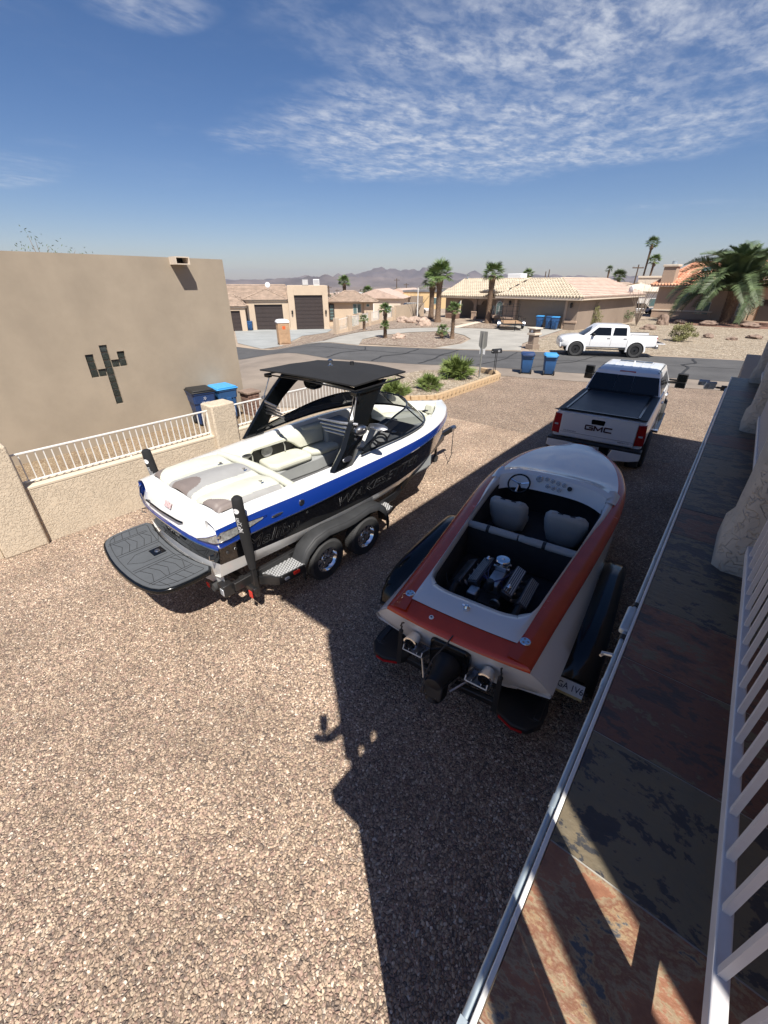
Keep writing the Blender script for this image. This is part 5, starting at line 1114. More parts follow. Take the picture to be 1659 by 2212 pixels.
        for y in (1.50,2.36):
            if sx<0: bar('axle',[(-.95,y,.34),(.95,y,.34)],.06,.06)
    for y in (.30,1.3,2.9,4.3): bar('cross_member',[(-.95 if y<3.5 else -.62,y,.50 if y<3 else .58),(0,y,.44 if y<3 else .5),(.95 if y<3.5 else .62,y,.50 if y<3 else .58)],.07,.10)
    bar('tongue',[(0,5.9,.72),(0,6.85,.80)],.09,.12)
    q=MB(); q.tube([(0,6.8,.81),(0,6.95,.82)],[.06,.055],10); q.ball((0,6.98,.81),.062,10,6); q.build('coupler',M['steel'],t)
    q=MB(); q.tube([(-.16,6.45,.20),(-.16,6.45,1.00)],.032,10); q.tube([(-.16,6.45,.98),(-.30,6.42,1.02)],.012,6); q.build('jack',F,t)
    q=MB(); q.lathe([(.0,-.03),(.09,-.03),(.09,.03),(0,.03)],14,(-.16,6.45,.10),'x'); q.build('jack_wheel',M['rubber'],t)
    q=MB(); q.box(-.04,.04,5.95,6.08,.78,1.18); q.tube([(-.12,6.02,1.10),(.12,6.02,1.10)],.05,10); q.build('winch_post',F,t)
    q=MB(); q.tube([(.03,6.9,.80),(.14,6.72,.55),(.20,6.60,.30),(.26,6.55,.34),(.24,6.42,.12)],.009,5); q.build('wiring_lead',M['matte_black'],t)
    q=MB(); q.lathe([(.0,0),(.085,0),(.085,.006),(0,.006)],18,(0,0,0),'x'); o=q.build('round_sticker',M['white'],t); o.location=(.60+.035,4.62,.665); o.rotation_euler=(0,0,R(17)); o.scale=(1,1.3,.7)
wake_trailer()
# ================================================================ RED AND WHITE JET BOAT
JO=(-1.33,2.68,0); JR=R(5.6)
JL=6.0
JHB=[(0,.75),(.7,.81),(1.6,.90),(2.5,.98),(3.3,1.035),(4.0,1.02),(4.6,.93),(5.1,.78),(5.5,.57),(5.8,.34),(5.93,.20),(6.0,.04)]   # deck edge
JZD=[(0,1.03),(1,1.04),(2.2,1.07),(3.3,1.11),(4.4,1.14),(5.2,1.15),(6.0,1.13)]
def jsh(y,z): return y+max(0,1-y/.8)*max(0,.98-z)*.38
JHC=[(0,.97),(1,1.0),(2.2,1.02),(3.3,1.03),(4.2,.93),(5,.66),(5.6,.34),(6.0,.03)]      # widest line of the white hull
JZC=[(0,.72),(2.2,.73),(3.6,.78),(4.6,.88),(5.4,1.0),(6.0,1.12)]
JHK=[(0,.66),(2.2,.70),(3.6,.55),(4.8,.28),(5.6,.10),(6.0,.01)]
JZK=[(0,.50),(2.5,.48),(4,.52),(5,.70),(5.6,.88),(6.0,1.08)]
def jetboat():
    t=thing('jet_boat','white jet boat with red deck edge, open engine and steering wheel, in the house shadow','boat',JO,JR)
    W,Rd=M['boat_white'],M['boat_red']; n=48; ys=[JL*i/n for i in range(n+1)]
    dk=lambda y:sinterp(JHB,y); zd=lambda y:sinterp(JZD,y)
    # white hull side and bottom
    mb=MB()
    for sx in (-1,1):
        mb.loft([[(p[0],jsh(p[1],p[2]),p[2]) for p in [(sx*dk(y)*1.0,y,zd(y)-.055),(sx*lerp(dk(y),sinterp(JHC,y),.45),y,lerp(zd(y)-.06,sinterp(JZC,y),.35)),(sx*sinterp(JHC,y),y,sinterp(JZC,y)),(sx*sinterp(JHC,y)*.985,y,sinterp(JZC,y)-.09),(sx*sinterp(JHK,y),y,lerp(sinterp(JZK,y),sinterp(JZC,y),.12)),(0,y,sinterp(JZK,y)-.03)]] for y in ys],close=False,cap=False)
    mb.build('hull',W,t,ang=40)
    mb=MB(); n2=14
    def tr(k):
        # transom rows from deck edge to the bottom; gently bowed aft, rounded outer corners
        w_,z=[(.75,.975),(.85,.89),(.955,.73),(.95,.63),(.66,.54),(.0,.49)][k]; return [(w_*u,-.045*(1-u*u)+.03*abs(u)**8+max(0,.98-z)*.38,z+(.04*(abs(u)-1) if k==4 else 0)) for u in [-1+2*i/n2 for i in range(n2+1)]]
    mb.loft([tr(k) for k in range(5)]+[[(p[0]*.98,p[1]+.02,.46) for p in tr(4)]],close=False,cap=False); mb.build('transom',W,t,ang=60)
    # red outer deck edge
    rw=lambda y:interp([(0,.22),(.3,.20),(1.5,.22),(2.4,.21),(3.2,.15),(4,.13),(5,.13),(5.7,.13),(6,.04)],y)
    mb=MB()
    for sx in (-1,1):
        mb.loft([[(sx*dk(y)*1.003,y,zd(y)-.06),(sx*dk(y),y,zd(y)-.02),(sx*max(0,dk(y)-.03),y,zd(y)+.012),(sx*max(0,dk(y)-rw(y)*.6),y,zd(y)+.03),(sx*max(0,dk(y)-rw(y)),y,zd(y)+.038)] for y in ys],close=False,cap=False)
    # red band across the stern, sloping to the transom
    mb.loft([[(.755*u,-.045*(1-u*u),.972) for u in [-1+i/8 for i in range(17)]],[(.75*u,-.03*(1-u*u),1.005) for u in [-1+i/8 for i in range(17)]],[(.73*u,.02-.02*(1-u*u),1.030) for u in [-1+i/8 for i in range(17)]],[(.56*u,.195-.02*(1-u*u),1.060) for u in [-1+i/8 for i in range(17)]]],close=False,cap=False)
    mb.build('red_deck_edge',Rd,t,ang=45)
    # white inner deck around the open well
    def well(y):     # half width of the opening
        return interp([(.50,.0),(.505,.30),(.56,.44),(.66,.54),(.85,.60),(1.6,.68),(2.4,.76),(3.0,.79),(3.5,.78),(3.62,.70),(3.66,.0)],y)
    def edge(u):  # closed opening outline, u in 0..1
        P=[(0,.50),(.28,.50),(.44,.54),(.54,.64),(.59,.80),(.63,1.2),(.68,1.7),(.73,2.2),(.78,2.9),(.80,3.35),(.77,3.56),(.66,3.66),(.35,3.73),(0,3.76)]
        full=P+[(-x,y) for x,y in P[-2:0:-1]]; return full
    P=edge(0); m_=len(P)
    outer=[]
    for x,y in P:
        if abs(x)<.5 and y<.6: 
            xo=x*1.0/.44*.40; outer.append((max(-.53,min(.53,xo*1.15)),.165-.02*(1-(xo/.75)**2)+.008,1.054))
        elif abs(x)<.78 and y>3.6: # runs forward over the foredeck to the bow
            u=abs(x)/.77; outer.append(None)
        else: outer.append((math.copysign(dk(y)-rw(y)+.004,x),y,zd(y)+.038))
    # side and stern decks as strips
    mb=MB()
    sd=[(.44,.54),(.54,.64),(.59,.80),(.63,1.2),(.68,1.7),(.73,2.2),(.76,2.6),(.79,3.0),(.80,3.35),(.79,3.52)]
    syo=[.19,.36,.7,1.2,1.7,2.2,2.6,3.0,3.4,3.62]
    for sx in (-1,1):
        rg=[]
        for (x,y),yo in zip(sd,syo):
            xo=dk(yo)-rw(yo)+.004; zo=zd(yo)+.038; zi=zd(y)+.055
            rg.append([(sx*xo,yo,zo),(sx*lerp(xo,x,.35),lerp(yo,y,.35),zo+.025),(sx*lerp(xo,x,.72),lerp(yo,y,.72),zi+.012),(sx*(x+.015),y,zi),(sx*x,y,zi-.03),(sx*(x-.006),y,zi-.10)])
        mb.loft(rg,close=False,cap=False)
    # stern deck, running into the side strips
    us=[-1+i/8 for i in range(17)]
    zo_=zd(.19)+.038; zi_=zd(.54)+.055; xo_=dk(.19)-rw(.19)+.004
    def so(u,k):
        a=abs(u); x=math.copysign(.44*a,u); y=.50+.04*max(0,(a-.6)/.4)**1.5; ox,oy=xo_*u,.19-.02*(1-u*u); bz={0:0,.35:.025,.72:.012,1:0}[k]; return (lerp(ox,x,k),lerp(oy,y,k),lerp(zo_,zi_,k if k in(0,1) else k)+bz if k<.7 else zi_+bz)
    mb.loft([[so(u,k) for u in us] for k in (0,.35,.72)]+[[(so(u,1)[0]*1.03,so(u,1)[1]-.012,zi_) for u in us],[(so(u,1)[0],so(u,1)[1],zi_-.03) for u in us],[(so(u,1)[0],so(u,1)[1]+.006,zi_-.10) for u in us]],close=False,cap=False)
    # foredeck: crowned, with raised cowl line behind
    rows=[]
    for j in range(15):
        v=j/14; y=3.72+v*(5.86-3.72); w_=max(.01,dk(y)-rw(y)+.004); rows.append([(w_*u,y+(0 if j else -.10*abs(u)**2),zd(y)+.038+.05*(1-u*u)*(1-.3*v)*min(1,w_/.55)+(.10*(1-v*6)*(1-abs(u)**6) if v<1/6 else 0)) for u in us])
    mb.loft(rows,close=False,cap=False)
    mb.build('deck',W,t,ang=60,weld=.012)
    # coaming lip down into the well + dash
    mb=MB(); r0=[];r1=[];r2=[]
    for u in us:
        x=.80*u; y=3.72-.16*abs(u)**3; z=zd(3.7)+.20-.06*abs(u)**4; r0.append((x*1.08,y-.0,z-.005)); r1.append((x*1.0,y-.07,z-.04)); r2.append((x*.98,y-.16,z-.26))
    mb.loft([r0,r1,r2],close=False,cap=False); mb.build('dashboard',W,t,ang=40)
    for sx in (-1,1):
        c=MB(); c.loft([[(sx*.80,3.45,1.185),(sx*.80,3.58,1.22),(sx*.80,3.70,1.27)],[(sx*.86,3.42,1.20),(sx*.88,3.60,1.245),(sx*.87,3.74,1.265)],[(sx*.93,3.45,1.17),(sx*.945,3.62,1.175),(sx*.95,3.78,1.185)]],close=False,cap=False); c.build('cowl_corner',W,t,ang=60)
    # inner well walls, floor
    mb=MB(); Pw=[(x*.985,y*1.0+.005) for x,y in edge(0)]
    zt=[zd(y)-.04 for x,y in Pw]
    top=[(x,y,z) for (x,y),z in zip(Pw,zt)]; bot=[(x*.97,y,.56) for x,y in Pw]
    mb.loft([top,bot],cap=False); mb.add(bot,[tuple(range(len(bot)))]); mb.build('well_lining',M['carpet_dk'],t,ang=50)
    mb=MB(); mb.box(-.76,.76,2.3,4.3,.57,.585); mb.build('front_floor',M['carpet_dk'],t)
    # bulkhead with bench roll
    mb=MB(); mb.prism([(-.72,1.98),(.72,1.98),(.73,2.04),(-.73,2.04)],.58,1.02); mb.build('bulkhead',M['carpet_dk'],t)
    mb=MB(); n3=24
    seg=[(-.74,-.02,'a'),(0.0,.74,'b')]
    for a,b,_ in seg:
        q=MB(); q.tube([(lerp(a,b,i/6),2.03-.0*i,1.035) for i in range(7)],[.048]+[.055]*5+[.048],12); q.build('bench_top_roll',M['vinyl_ltgrey'],t)
        for k,mm in ((.34,M['vinyl_grey']),(.44,M['matte_black']),(.54,M['vinyl_grey'])):
            kk=k+(.0 if a<-.1 else .0); x=lerp(a,b,kk); s_=MB(); s_.tube([(x-.022,2.03,1.035),(x+.022,2.03,1.035)],.0565,12,cap=False); s_.build('roll_stripe',mm,t)
        bq=MB(); bq.prism([(2.06,.60),(2.06,1.0),(2.14,1.0),(2.22,.78),(2.62,.76),(2.62,.60)],a+.02,b-.02,'x'); bq.build('bench',M['vinyl_ltgrey'],t,bevel=.03,seg=3)
    # two bucket seats seen from behind
    def seat(cx,sx):
        b=MB(); rg=[]
        for v,wd,y,dp in ((0,.20,2.80,.045),(.06,.235,2.785,.06),(.2,.275,2.76,.065),(.36,.295,2.73,.065),(.46,.285,2.715,.06),(.515,.235,2.705,.045),(.53,.15,2.70,.025)):
            ring=[]
            for k in range(20):
                a=2*math.pi*k/20; c_,s_=math.cos(a),math.sin(a); ring.append((cx+wd*math.copysign(abs(c_)**.45,c_),y+dp*math.copysign(abs(s_)**.8,s_)+.07*(c_*c_),.66+v))
            rg.append(ring)
        b.loft(rg); st=b.build('seat_back',M['vinyl_ltgrey'],t,ang=60)
        c=MB(); c.prism([(cx-.24,2.86),(cx+.24,2.86),(cx+.22,3.28),(cx-.22,3.28)],.62,.76); c.build('seat_cushion',M['vinyl_ltgrey'],t,bevel=.05,seg=3)
        for k in range(5):
            x=cx-.16+.08*k; q=MB(); q.tube([(x-.034,2.71,1.182),(x+.034,2.71,1.182)],.018,8); q.build('seat_piping',M['matte_black'] if k%2 else M['vinyl_grey'],st)
    seat(-.40,-1); seat(.42,1)
    # steering wheel, gauges
    w_=MB(); C0=Vector((-.46,3.40,1.18)); N_=Vector((0,-.62,.78)).normalized(); U_=Vector((1,0,0)); V_=N_.cross(U_)
    w_.tube([tuple(C0+(U_*math.cos(a)+V_*math.sin(a))*.165) for a in [2*math.pi*i/28 for i in range(29)]],.014,8); sw=w_.build('steering_wheel',M['gloss_black'],t)
    w_=MB()
    for a in (R(20),R(160),R(-90)):
        for d in (-.05,.05): w_.tube([tuple(C0+(U_*math.cos(a+d*3)+V_*math.sin(a+d*3))*.02),tuple(C0+(U_*math.cos(a+d)+V_*math.sin(a+d))*.158)],.008,5)
    w_.lathe([(.0,0),(.03,0),(.03,.02),(0,.025)],12,tuple(C0)); w_.tube([tuple(C0),tuple(C0-N_*.2)],.02,8); w_.build('wheel_spokes',M['chrome'],sw)
    zf=lambda x,v: (x,3.65-.16*v-.08*abs(x/.8)**3,1.30-.20*v)
    gn=Vector((0,-.93,.5)).normalized()
    gm_=mat('gauge_face',(.62,.64,.66),.25,.2,var=.2,vs=80)
    for k,(x,v,r) in enumerate([(-.20,.28,.052),(-.09,.2,.033),(.0,.25,.033),(.09,.3,.033),(.18,.34,.033),(-.05,.62,.033),(.04,.66,.033),(.13,.70,.033)]):
        g=MB(); g.lathe([(r,0),(r,.008),(r*.84,.012),(r*.82,.005),(0,.005)],18); o=g.build('gauge',M['chrome'],t); c_=Vector(zf(x,v)); o.matrix_basis=frame(c_+gn*.012,(1,0,0),gn.cross(Vector((1,0,0))),gn)
        f=MB(); f.lathe([(0,0),(r*.8,0)],16); f.lathe([(0,.002),(r*.12,.002)],8,m=1); f.add([(-.002,0,.0025),(.002,0,.0025),(.001,r*.65,.0025),(-.001,r*.65,.0025)],[(0,1,2,3)],1); fo=f.build('gauge_face',[gm_,M['matte_black']],o); fo.matrix_basis=Matrix.Translation((0,0,.007))@Matrix.Rotation(.8*k,4,'Z')
    g=MB(); g.lathe([(0,0),(.036,0),(.030,.006),(0,.007)],16); o=g.build('dash_plug',M['matte_black'],t); o.matrix_basis=frame(Vector(zf(.27,.48))+gn*.012,(1,0,0),gn.cross(Vector((1,0,0))),gn)
    # ---------------- V8
    E_=thing  # (parts stay children of the boat)
    blk=MB(); blk.prism([(-.16,.58),(-.20,.70),(-.13,.80),(.13,.80),(.20,.70),(.16,.58)],.85,1.62,'y'); en=blk.build('engine',M['matte_black'],t,bevel=.01); 
    for sx in (-1,1):
        # ribbed rocker cover and exhaust manifold cover
        for x,z,wd,nm,ang in ((.20,.90,.135,'valve_cover',38),(.385,.84,.125,'manifold_cover',58)):
            y0,y1=(.98,1.56) if nm=='valve_cover' else (.95,1.50)
            X=Matrix.Translation((sx*x,0,z))@Matrix.Rotation(sx*R(ang*.55),4,'Y')
            b=MB(); b.X=X; b.box(-wd/2,wd/2,y0,y1,-.05,.03); cov=b.build(nm,mat('engine_cover_grey',(.09,.09,.095),.3,.7,var=.2,vs=20),t,bevel=.012)
            f=MB(); f.X=X
            for k in range(5): f.box(-wd/2+.012+k*(wd-.02)/5,-wd/2+.012+k*(wd-.02)/5+.010,y0+.025,y1-.025,.031,.040)
            o=f.build('cover_fin',M['alu'],cov,smooth=False); o['kind']='stuff'
            o.parent=cov
        c=MB(); c.lathe([(.028,0),(.03,.03),(.012,.05),(0,.052)],14,(sx*.20,1.48 if sx<0 else 1.08,.94)); c.build('breather_cap',M['chrome'],en)
    m_=MB(); m_.prism([(-.10,.80),(-.07,.92),(.07,.92),(.10,.80)],1.05,1.52,'y'); m_.build('intake_manifold',M['alu'],en,bevel=.01)
    c=MB(); c.box(-.07,.07,1.36,1.52,.92,.98); c.tube([(-.1,1.40,.95),(.1,1.40,.95)],.018,8); c.tube([(-.09,1.5,.95),(.09,1.5,.95)],.015,8); c.build('carburettor',M['steel'],en,bevel=.008)
    c=MB(); c.lathe([(.05,-.02),(.055,0),(.088,.004),(.088,.030),(.080,.042),(.02,.046),(.012,.058),(0,.058)],24,(-.01,1.45,1.0)); c.build('flame_arrestor',M['chrome'],en)
    d=MB(); d.lathe([(.0,0),(.05,0),(.05,.10),(.04,.12),(0,.12)],14,(.0,1.00,.90)); d.build('distributor',M['matte_black'],en)
    rr=random.Random(5); wm=mat('blue_ignition_lead',(.012,.012,.10),.5,var=0)
    for k in range(8):
        sx=-1 if k%2 else 1; y=1.05+.14*(k//2); q=MB(); q.tube([(sx*.02,1.0,1.01),(sx*(.08+rr.uniform(0,.04)),1.0+(y-1)*.4+rr.uniform(-.05,.05),.99+rr.uniform(0,.03)),(sx*.14,y,.90+rr.uniform(0,.03)),(sx*.26,y,.83)],.005,5); q.build('ignition_lead',wm,en)
    for k in range(4):
        q=MB(); q.tube([(rr.uniform(-.3,.3),.9,.75),(rr.uniform(-.2,.2),.80,.72),(rr.uniform(-.3,.3),.72,.62)],.014,6); q.build('hose',M['matte_black'],en)
    for sx in (-1,1):
        for k in range(4):
            y=1.05+k*.13; q=MB(); q.tube([(sx*.13,y,.86),(sx*.26,y+.01,.80),(sx*.33,y,.84)],.022,7); q.build('exhaust_runner',M['alu'],en)
        q=MB(); q.tube([(sx*.38,.92,.86),(sx*.37,.70,.80),(sx*.40,.35,.75),(sx*.40,.05,.75)],.045,10); q.build('exhaust_pipe',M['matte_black'],en)
    q=MB(); q.lathe([(0,0),(.06,0),(.06,.03),(.02,.04)],14,(.12,.86,.82),'y'); q.lathe([(0,0),(.09,0),(.09,.03),(.02,.04)],16,(0,.84,.68),'y'); q.build('pulley',M['alu'],en)
    q=MB(); q.obox((-.15,.90,.84),(.12,.16,.11)); q.build('alternator',M['alu'],en,bevel=.02)
    q=MB(); q.tube([(-.55,1.0,.9),(-.42,.85,.75),(-.2,.78,.66),(.1,.70,.62)],.008,5); q.build('cable',M['matte_black'],t)
    q=MB(); q.tube([(0,.95,.72),(0,.6,.62),(0,.3,.58)],.03,8); q.build('drive_shaft',M['steel'],t)
    # ---------------- transom fittings
    q=MB(); q.prism([(-.17,.915),(.17,.915),(.21,.88),(.21,.60),(.18,.56),(-.18,.56),(-.21,.60),(-.21,.88)],-.05,.06,'y'); q.build('intake_plate',M['gloss_black'],t,bevel=.02,seg=3)
    q=MB(); 
    for z in (.86,.875,.89): q.box(-.16,.16,-.058,-.051,z,z+.006)
    q.build('plate_rib',M['matte_black'],t)
    q=MB(); q.lathe([(.15,0),(.15,-.08),(.12,-.14),(.09,-.26),(.085,-.36),(.06,-.37)],18,(0,-.0,.66),'y'); q.build('jet_housing',M['matte_black'],t,ang=50)
    q=MB(); q.X=Matrix.Translation((0,-.28,.60))@Matrix.Rotation(R(-20),4,'X'); q.prism([(-.10,.06),(.10,.06),(.11,-.10),(-.11,-.10)],-.10,.06,'y'); q.tube([(0,0,-.02),(0,-.02,-.16)],[.07,.08],12); q.build('jet_nozzle',M['matte_black'],t,bevel=.015)
    q=MB(); q.tube([(.02,.10,1.04),(0,-.10,1.0),(-.08,-.22,.86),(-.12,-.30,.68),(-.07,-.42,.60)],.008,5); q.build('reverse_cable',M['rubber'],t)
    for sx in (-1,1):
        q=MB(); q.tube([(sx*.12,-.10,.56),(sx*.05,-.40,.56)],.010,6); q.tube([(sx*.26,-.10,.66),(sx*.14,-.28,.60)],.012,6); q.ball((sx*.26,-.10,.66),.024,8,5); q.build('steering_rod',M['steel'],t)
        x=sx*.40
        q=MB(); q.lathe([(.062,.0),(.066,-.05),(.078,-.10),(.078,-.125),(.062,-.13),(.058,-.06),(.05,-.02)],20,(x,.01,.765),'y',cap=False); q.build('exhaust_tip',M['chrome'],t,ang=50)
        q=MB(); q.lathe([(0,-.04),(.06,-.04)],16,(x,.01,.765),'y'); q.build('exhaust_bore',M['groove'],t)
        # finned trim plate hinged below
        q=MB(); xx=sx*.34; X=Matrix.Translation((xx,.06,.60))@Matrix.Rotation(R(-28),4,'X'); q.X=X
        q.box(-.105,.105,-.27,0,-.006,.006); q.box(-.110,-.100,-.27,0,-.006,.05); q.box(.100,.110,-.27,0,-.006,.05); q.box(-.05,-.044,-.26,0,.006,.03); q.box(.044,.05,-.26,0,.006,.03); q.box(-.105,.105,-.03,-.0,.006,.035); q.build('trim_plate',M['alu'],t)
        # tie-down strap with hook
        q=MB(); q.tube([(sx*.52,-.04,.93),(sx*.52,-.075,.96),(sx*.53,-.085,.92),(sx*.53,-.06,.89),(sx*.53,-.075,.86)],.009,6); q.ball((sx*.53,-.075,.84),.026,8,5); q.build('strap_hook',M['matte_black'],t)
        q=MB(); q.loft([[(sx*.53-.022,-.085,.83),(sx*.53+.022,-.085,.83),(sx*.53+.022,-.078,.83),(sx*.53-.022,-.078,.83)],[(sx*.53-.028,-.11,.40),(sx*.53+.028,-.11,.40),(sx*.53+.028,-.10,.40),(sx*.53-.028,-.10,.40)]]); q.build('tie_down_strap',M['fabric_black'],t)
        # chrome fuel caps on the red corners
        q=MB(); q.lathe([(.0,0),(.052,0),(.052,.008),(.045,.014),(0,.016)],20,(sx*.62,.25,zd(.3)+.032)); c=q.build('fuel_cap',M['chrome'],t)
        q=MB(); 
        for a in (0,2.1,4.2): q.lathe([(0,0),(.012,0),(.010,.004),(0,.004)],8,(sx*.62+.026*math.cos(a),.25+.026*math.sin(a),zd(.3)+.046))
        q.build('cap_recess',M['print_grey'],c)
    q=MB(); q.lathe([(.035,0),(.025,.03),(.03,.05),(.018,.075),(0,.078)],10,(0,.31,1.085)); q.tube([(-.05,.31,1.15),(.0,.31,1.14),(.03,.33,1.13)],.010,6); q.obox((0,.31,1.10),(.06,.05,.04),(0,0,.4)); q.build('ski_tow_cleat',M['chrome'],t)
    q=MB(); q.lathe([(0,0),(.026,0),(.022,.008),(.01,.009)],14); q.lathe([(0,.0095),(.010,.0095)],10,m=1); o=q.build('round_sticker',[M['white'],M['matte_black']],t); o.matrix_basis=frame((-.27,.075,1.045),(1,0,0),(0,.95,.2),(0,-.2,.95))
jetboat()
def jet_trailer():
    t=thing('boat_trailer','black single-axle trailer with tail steps and smooth fenders under the red and white boat','trailer',JO,JR)
    F=M['frame_black']
    def bar(name,path,w_=.06,h_=.10,m=F):
        b=MB(); P=[Vector(p) for p in path]; rg=[]
        for i,p in enumerate(P):
            d=(P[min(i+1,len(P)-1)]-P[max(i-1,0)]).normalized(); s=Vector((d.y,-d.x,0)).normalized()*w_/2; u=Vector((0,0,h_/2)); rg.append([tuple(p-s-u),tuple(p+s-u),tuple(p+s+u),tuple(p-s+u)])
        b.loft(rg); return b.build(name,m,t,bevel=.008,ang=30)
    for sx in (-1,1):
        bar('side_rail',[(sx*.90,.05,.34),(sx*.90,3.2,.36),(sx*.80,3.8,.40),(sx*.12,6.0,.55)],.06,.09)
        bar('bunk',[(sx*.45,.2,.38),(sx*.45,3.2,.40)],.12,.05,M['fabric_black'])
        # tail step: rounded wedge with lamp strip
        P=[(.50,.22),(.50,.03),(.56,-.06),(.72,-.12),(.86,-.10),(.95,.02),(.97,.20),(.95,.34),(.50,.34)]
        P=[(sx*x,y) for x,y in P]; P=P if sx>0 else P[::-1]
        q=MB(); q.prism(P,.30,.375); q.build('tail_step',M['matte_black'],t,bevel=.018,seg=3)
        q=MB(); q.loft([[(sx*.575,-.073,.318),(sx*.575,-.073,.352)],[(sx*.72,-.130,.318),(sx*.72,-.130,.352)],[(sx*.82,-.117,.318),(sx*.82,-.117,.352)]],close=False,cap=False); q.build('tail_lamp',M['red_lens'],t)
        # fender: long smooth teardrop shell, flat outer wall
        f=MB(); x0,x1=.93,1.30
        pr=[(.62,.30),(.66,.48),(.80,.62),(1.0,.69),(1.25,.72),(2.3,.72),(2.6,.70),(2.82,.62),(2.95,.45),(2.98,.30)]
        rings=[[(sx*x,1.8+(y-1.8)*s,z+dz) for y,z in pr] for x,dz,s in ((x0,-.0,1.0),(x0+.03,.0,1.0),(x0+.12,.0,1.0),(x0+.16,.035,.98),(x1-.06,.03,.98),(x1-.015,.005,.975),(x1,-.03,.96))]
        f.loft(rings,close=False,cap=False); f.add([(sx*x1,1.8+(y-1.8)*.96,z-.03) for y,z in pr]+[(sx*x1,1.8+(y-1.8)*.96,.30) for y,z in pr[::-1]],[tuple(range(len(pr)*2))])
        f.build('fender',M['gloss_black'],t,ang=50,bevel=0)
        for y in (1.42,2.22): 
            wheel(t,(sx*1.12,y,.31),r=.31,w_=.19,rim=M['steel'],side=sx,spokes=8,n=20)
        q=MB(); q.box(sx*.93 if sx>0 else -1.26,1.26 if sx>0 else sx*.93,.62,.80,.33,.36); q.build('fender_step',M['matte_black'],t,bevel=.01)
    for y in (.06,1.2,2.8): bar('cross_member',[(-.9,y,.34),(0,y,.29),(.9,y,.34)],.06,.08)
    for y in (1.42,2.22): bar('axle',[(-1.02,y,.31),(1.02,y,.31)],.05,.05)
    bar('tongue',[(0,5.6,.53),(0,6.75,.56)],.08,.10)
    q=MB(); q.box(-.03,.03,5.95,6.05,.55,1.0); q.build('winch_post',F,t)
    q=MB(); q.tube([(0,6.72,.57),(0,6.88,.58)],[.05,.045],10); q.build('coupler',M['steel'],t)
    # licence plate on the right rear of the fender step
    c=Vector((1.06,.57,.40)); n_=Vector((0,-.62,.78)).normalized(); u_=Vector((1,0,0)); v_=n_.cross(u_)
    pm=mat('plate_print',(.62,.63,.60),.4,var=.25,vs=9,two=(.50,.52,.56))
    q=MB(); q.box(-.152,.152,-.076,.076,0,.003); o=q.build('licence_plate',pm,t,bevel=.001); o.matrix_basis=frame(c,u_,v_,n_)
    q=MB(); q.box(-.152,.152,-.076,-.052,.0032,.0042); s=q.build('plate_band',mat('plate_gold',(.45,.33,.12),.4,var=.2,vs=20),o)
    text('plate_lettering','KGA 1V6',.088,mat('plate_ink',(.03,.03,.05),.5,var=0),o,Matrix.Translation((0,.008,.0045)),sx=.86,bold=.001,ext=.0006)
    q=MB(); q.tube([(-.1,.08,-.01),(.1,.08,-.01)],.008,6); q.build('plate_frame_bar',M['matte_black'],o)
jet_trailer()
# ================================================================ PICKUP TRUCKS
def pickup_body(t,hw,prof,paint,arches,arch_r,ar_z,tumble=.94,belt=None,zb=.55):
    """lower body: loft of cross sections along y; prof rows (y, half width factor, top z)"""
    mb=MB(); rg=[]
    for y,k,zt,*o in prof:
        w_=hw*k; b=o[0] if o else zb
        zm=lerp(b,zt,.55)
        ring=[(w_*.93,b),(w_*.985,b+.06),(w_,zm-.08),(w_*1.0,zm+.06),(w_*.985,zt-.08),(w_*.955,zt-.02),(w_*.90,zt),(0,zt+.012)]
        full=[(x,y,z) for x,z in ring]+[(-x,y,z) for x,z in ring[-2::-1]]
        rg.append(full)
    mb.loft(rg); o=mb.build('body',paint,t,ang=32)
    for y in arches:
        for sx in (-1,1):
            c=MB(); c.lathe([(arch_r,-.30),(arch_r,.30)],28,(sx*(hw-.02),y,ar_z),'x'); boolean(o,c)
            c=MB(); c.box(sx*hw-.32,sx*hw+.28,y-arch_r*.999,y+arch_r*.999,-.1,ar_z+.001); boolean(o,c)
            l=MB(); l.lathe([(arch_r*1.0,-.30),(arch_r*1.0,-.02)],28,(sx*(hw-.0),y,ar_z) if sx>0 else (sx*hw+.32,y,ar_z),'x'); 
            w=l.build('wheel_well',M['matte_black'],t)
    return o
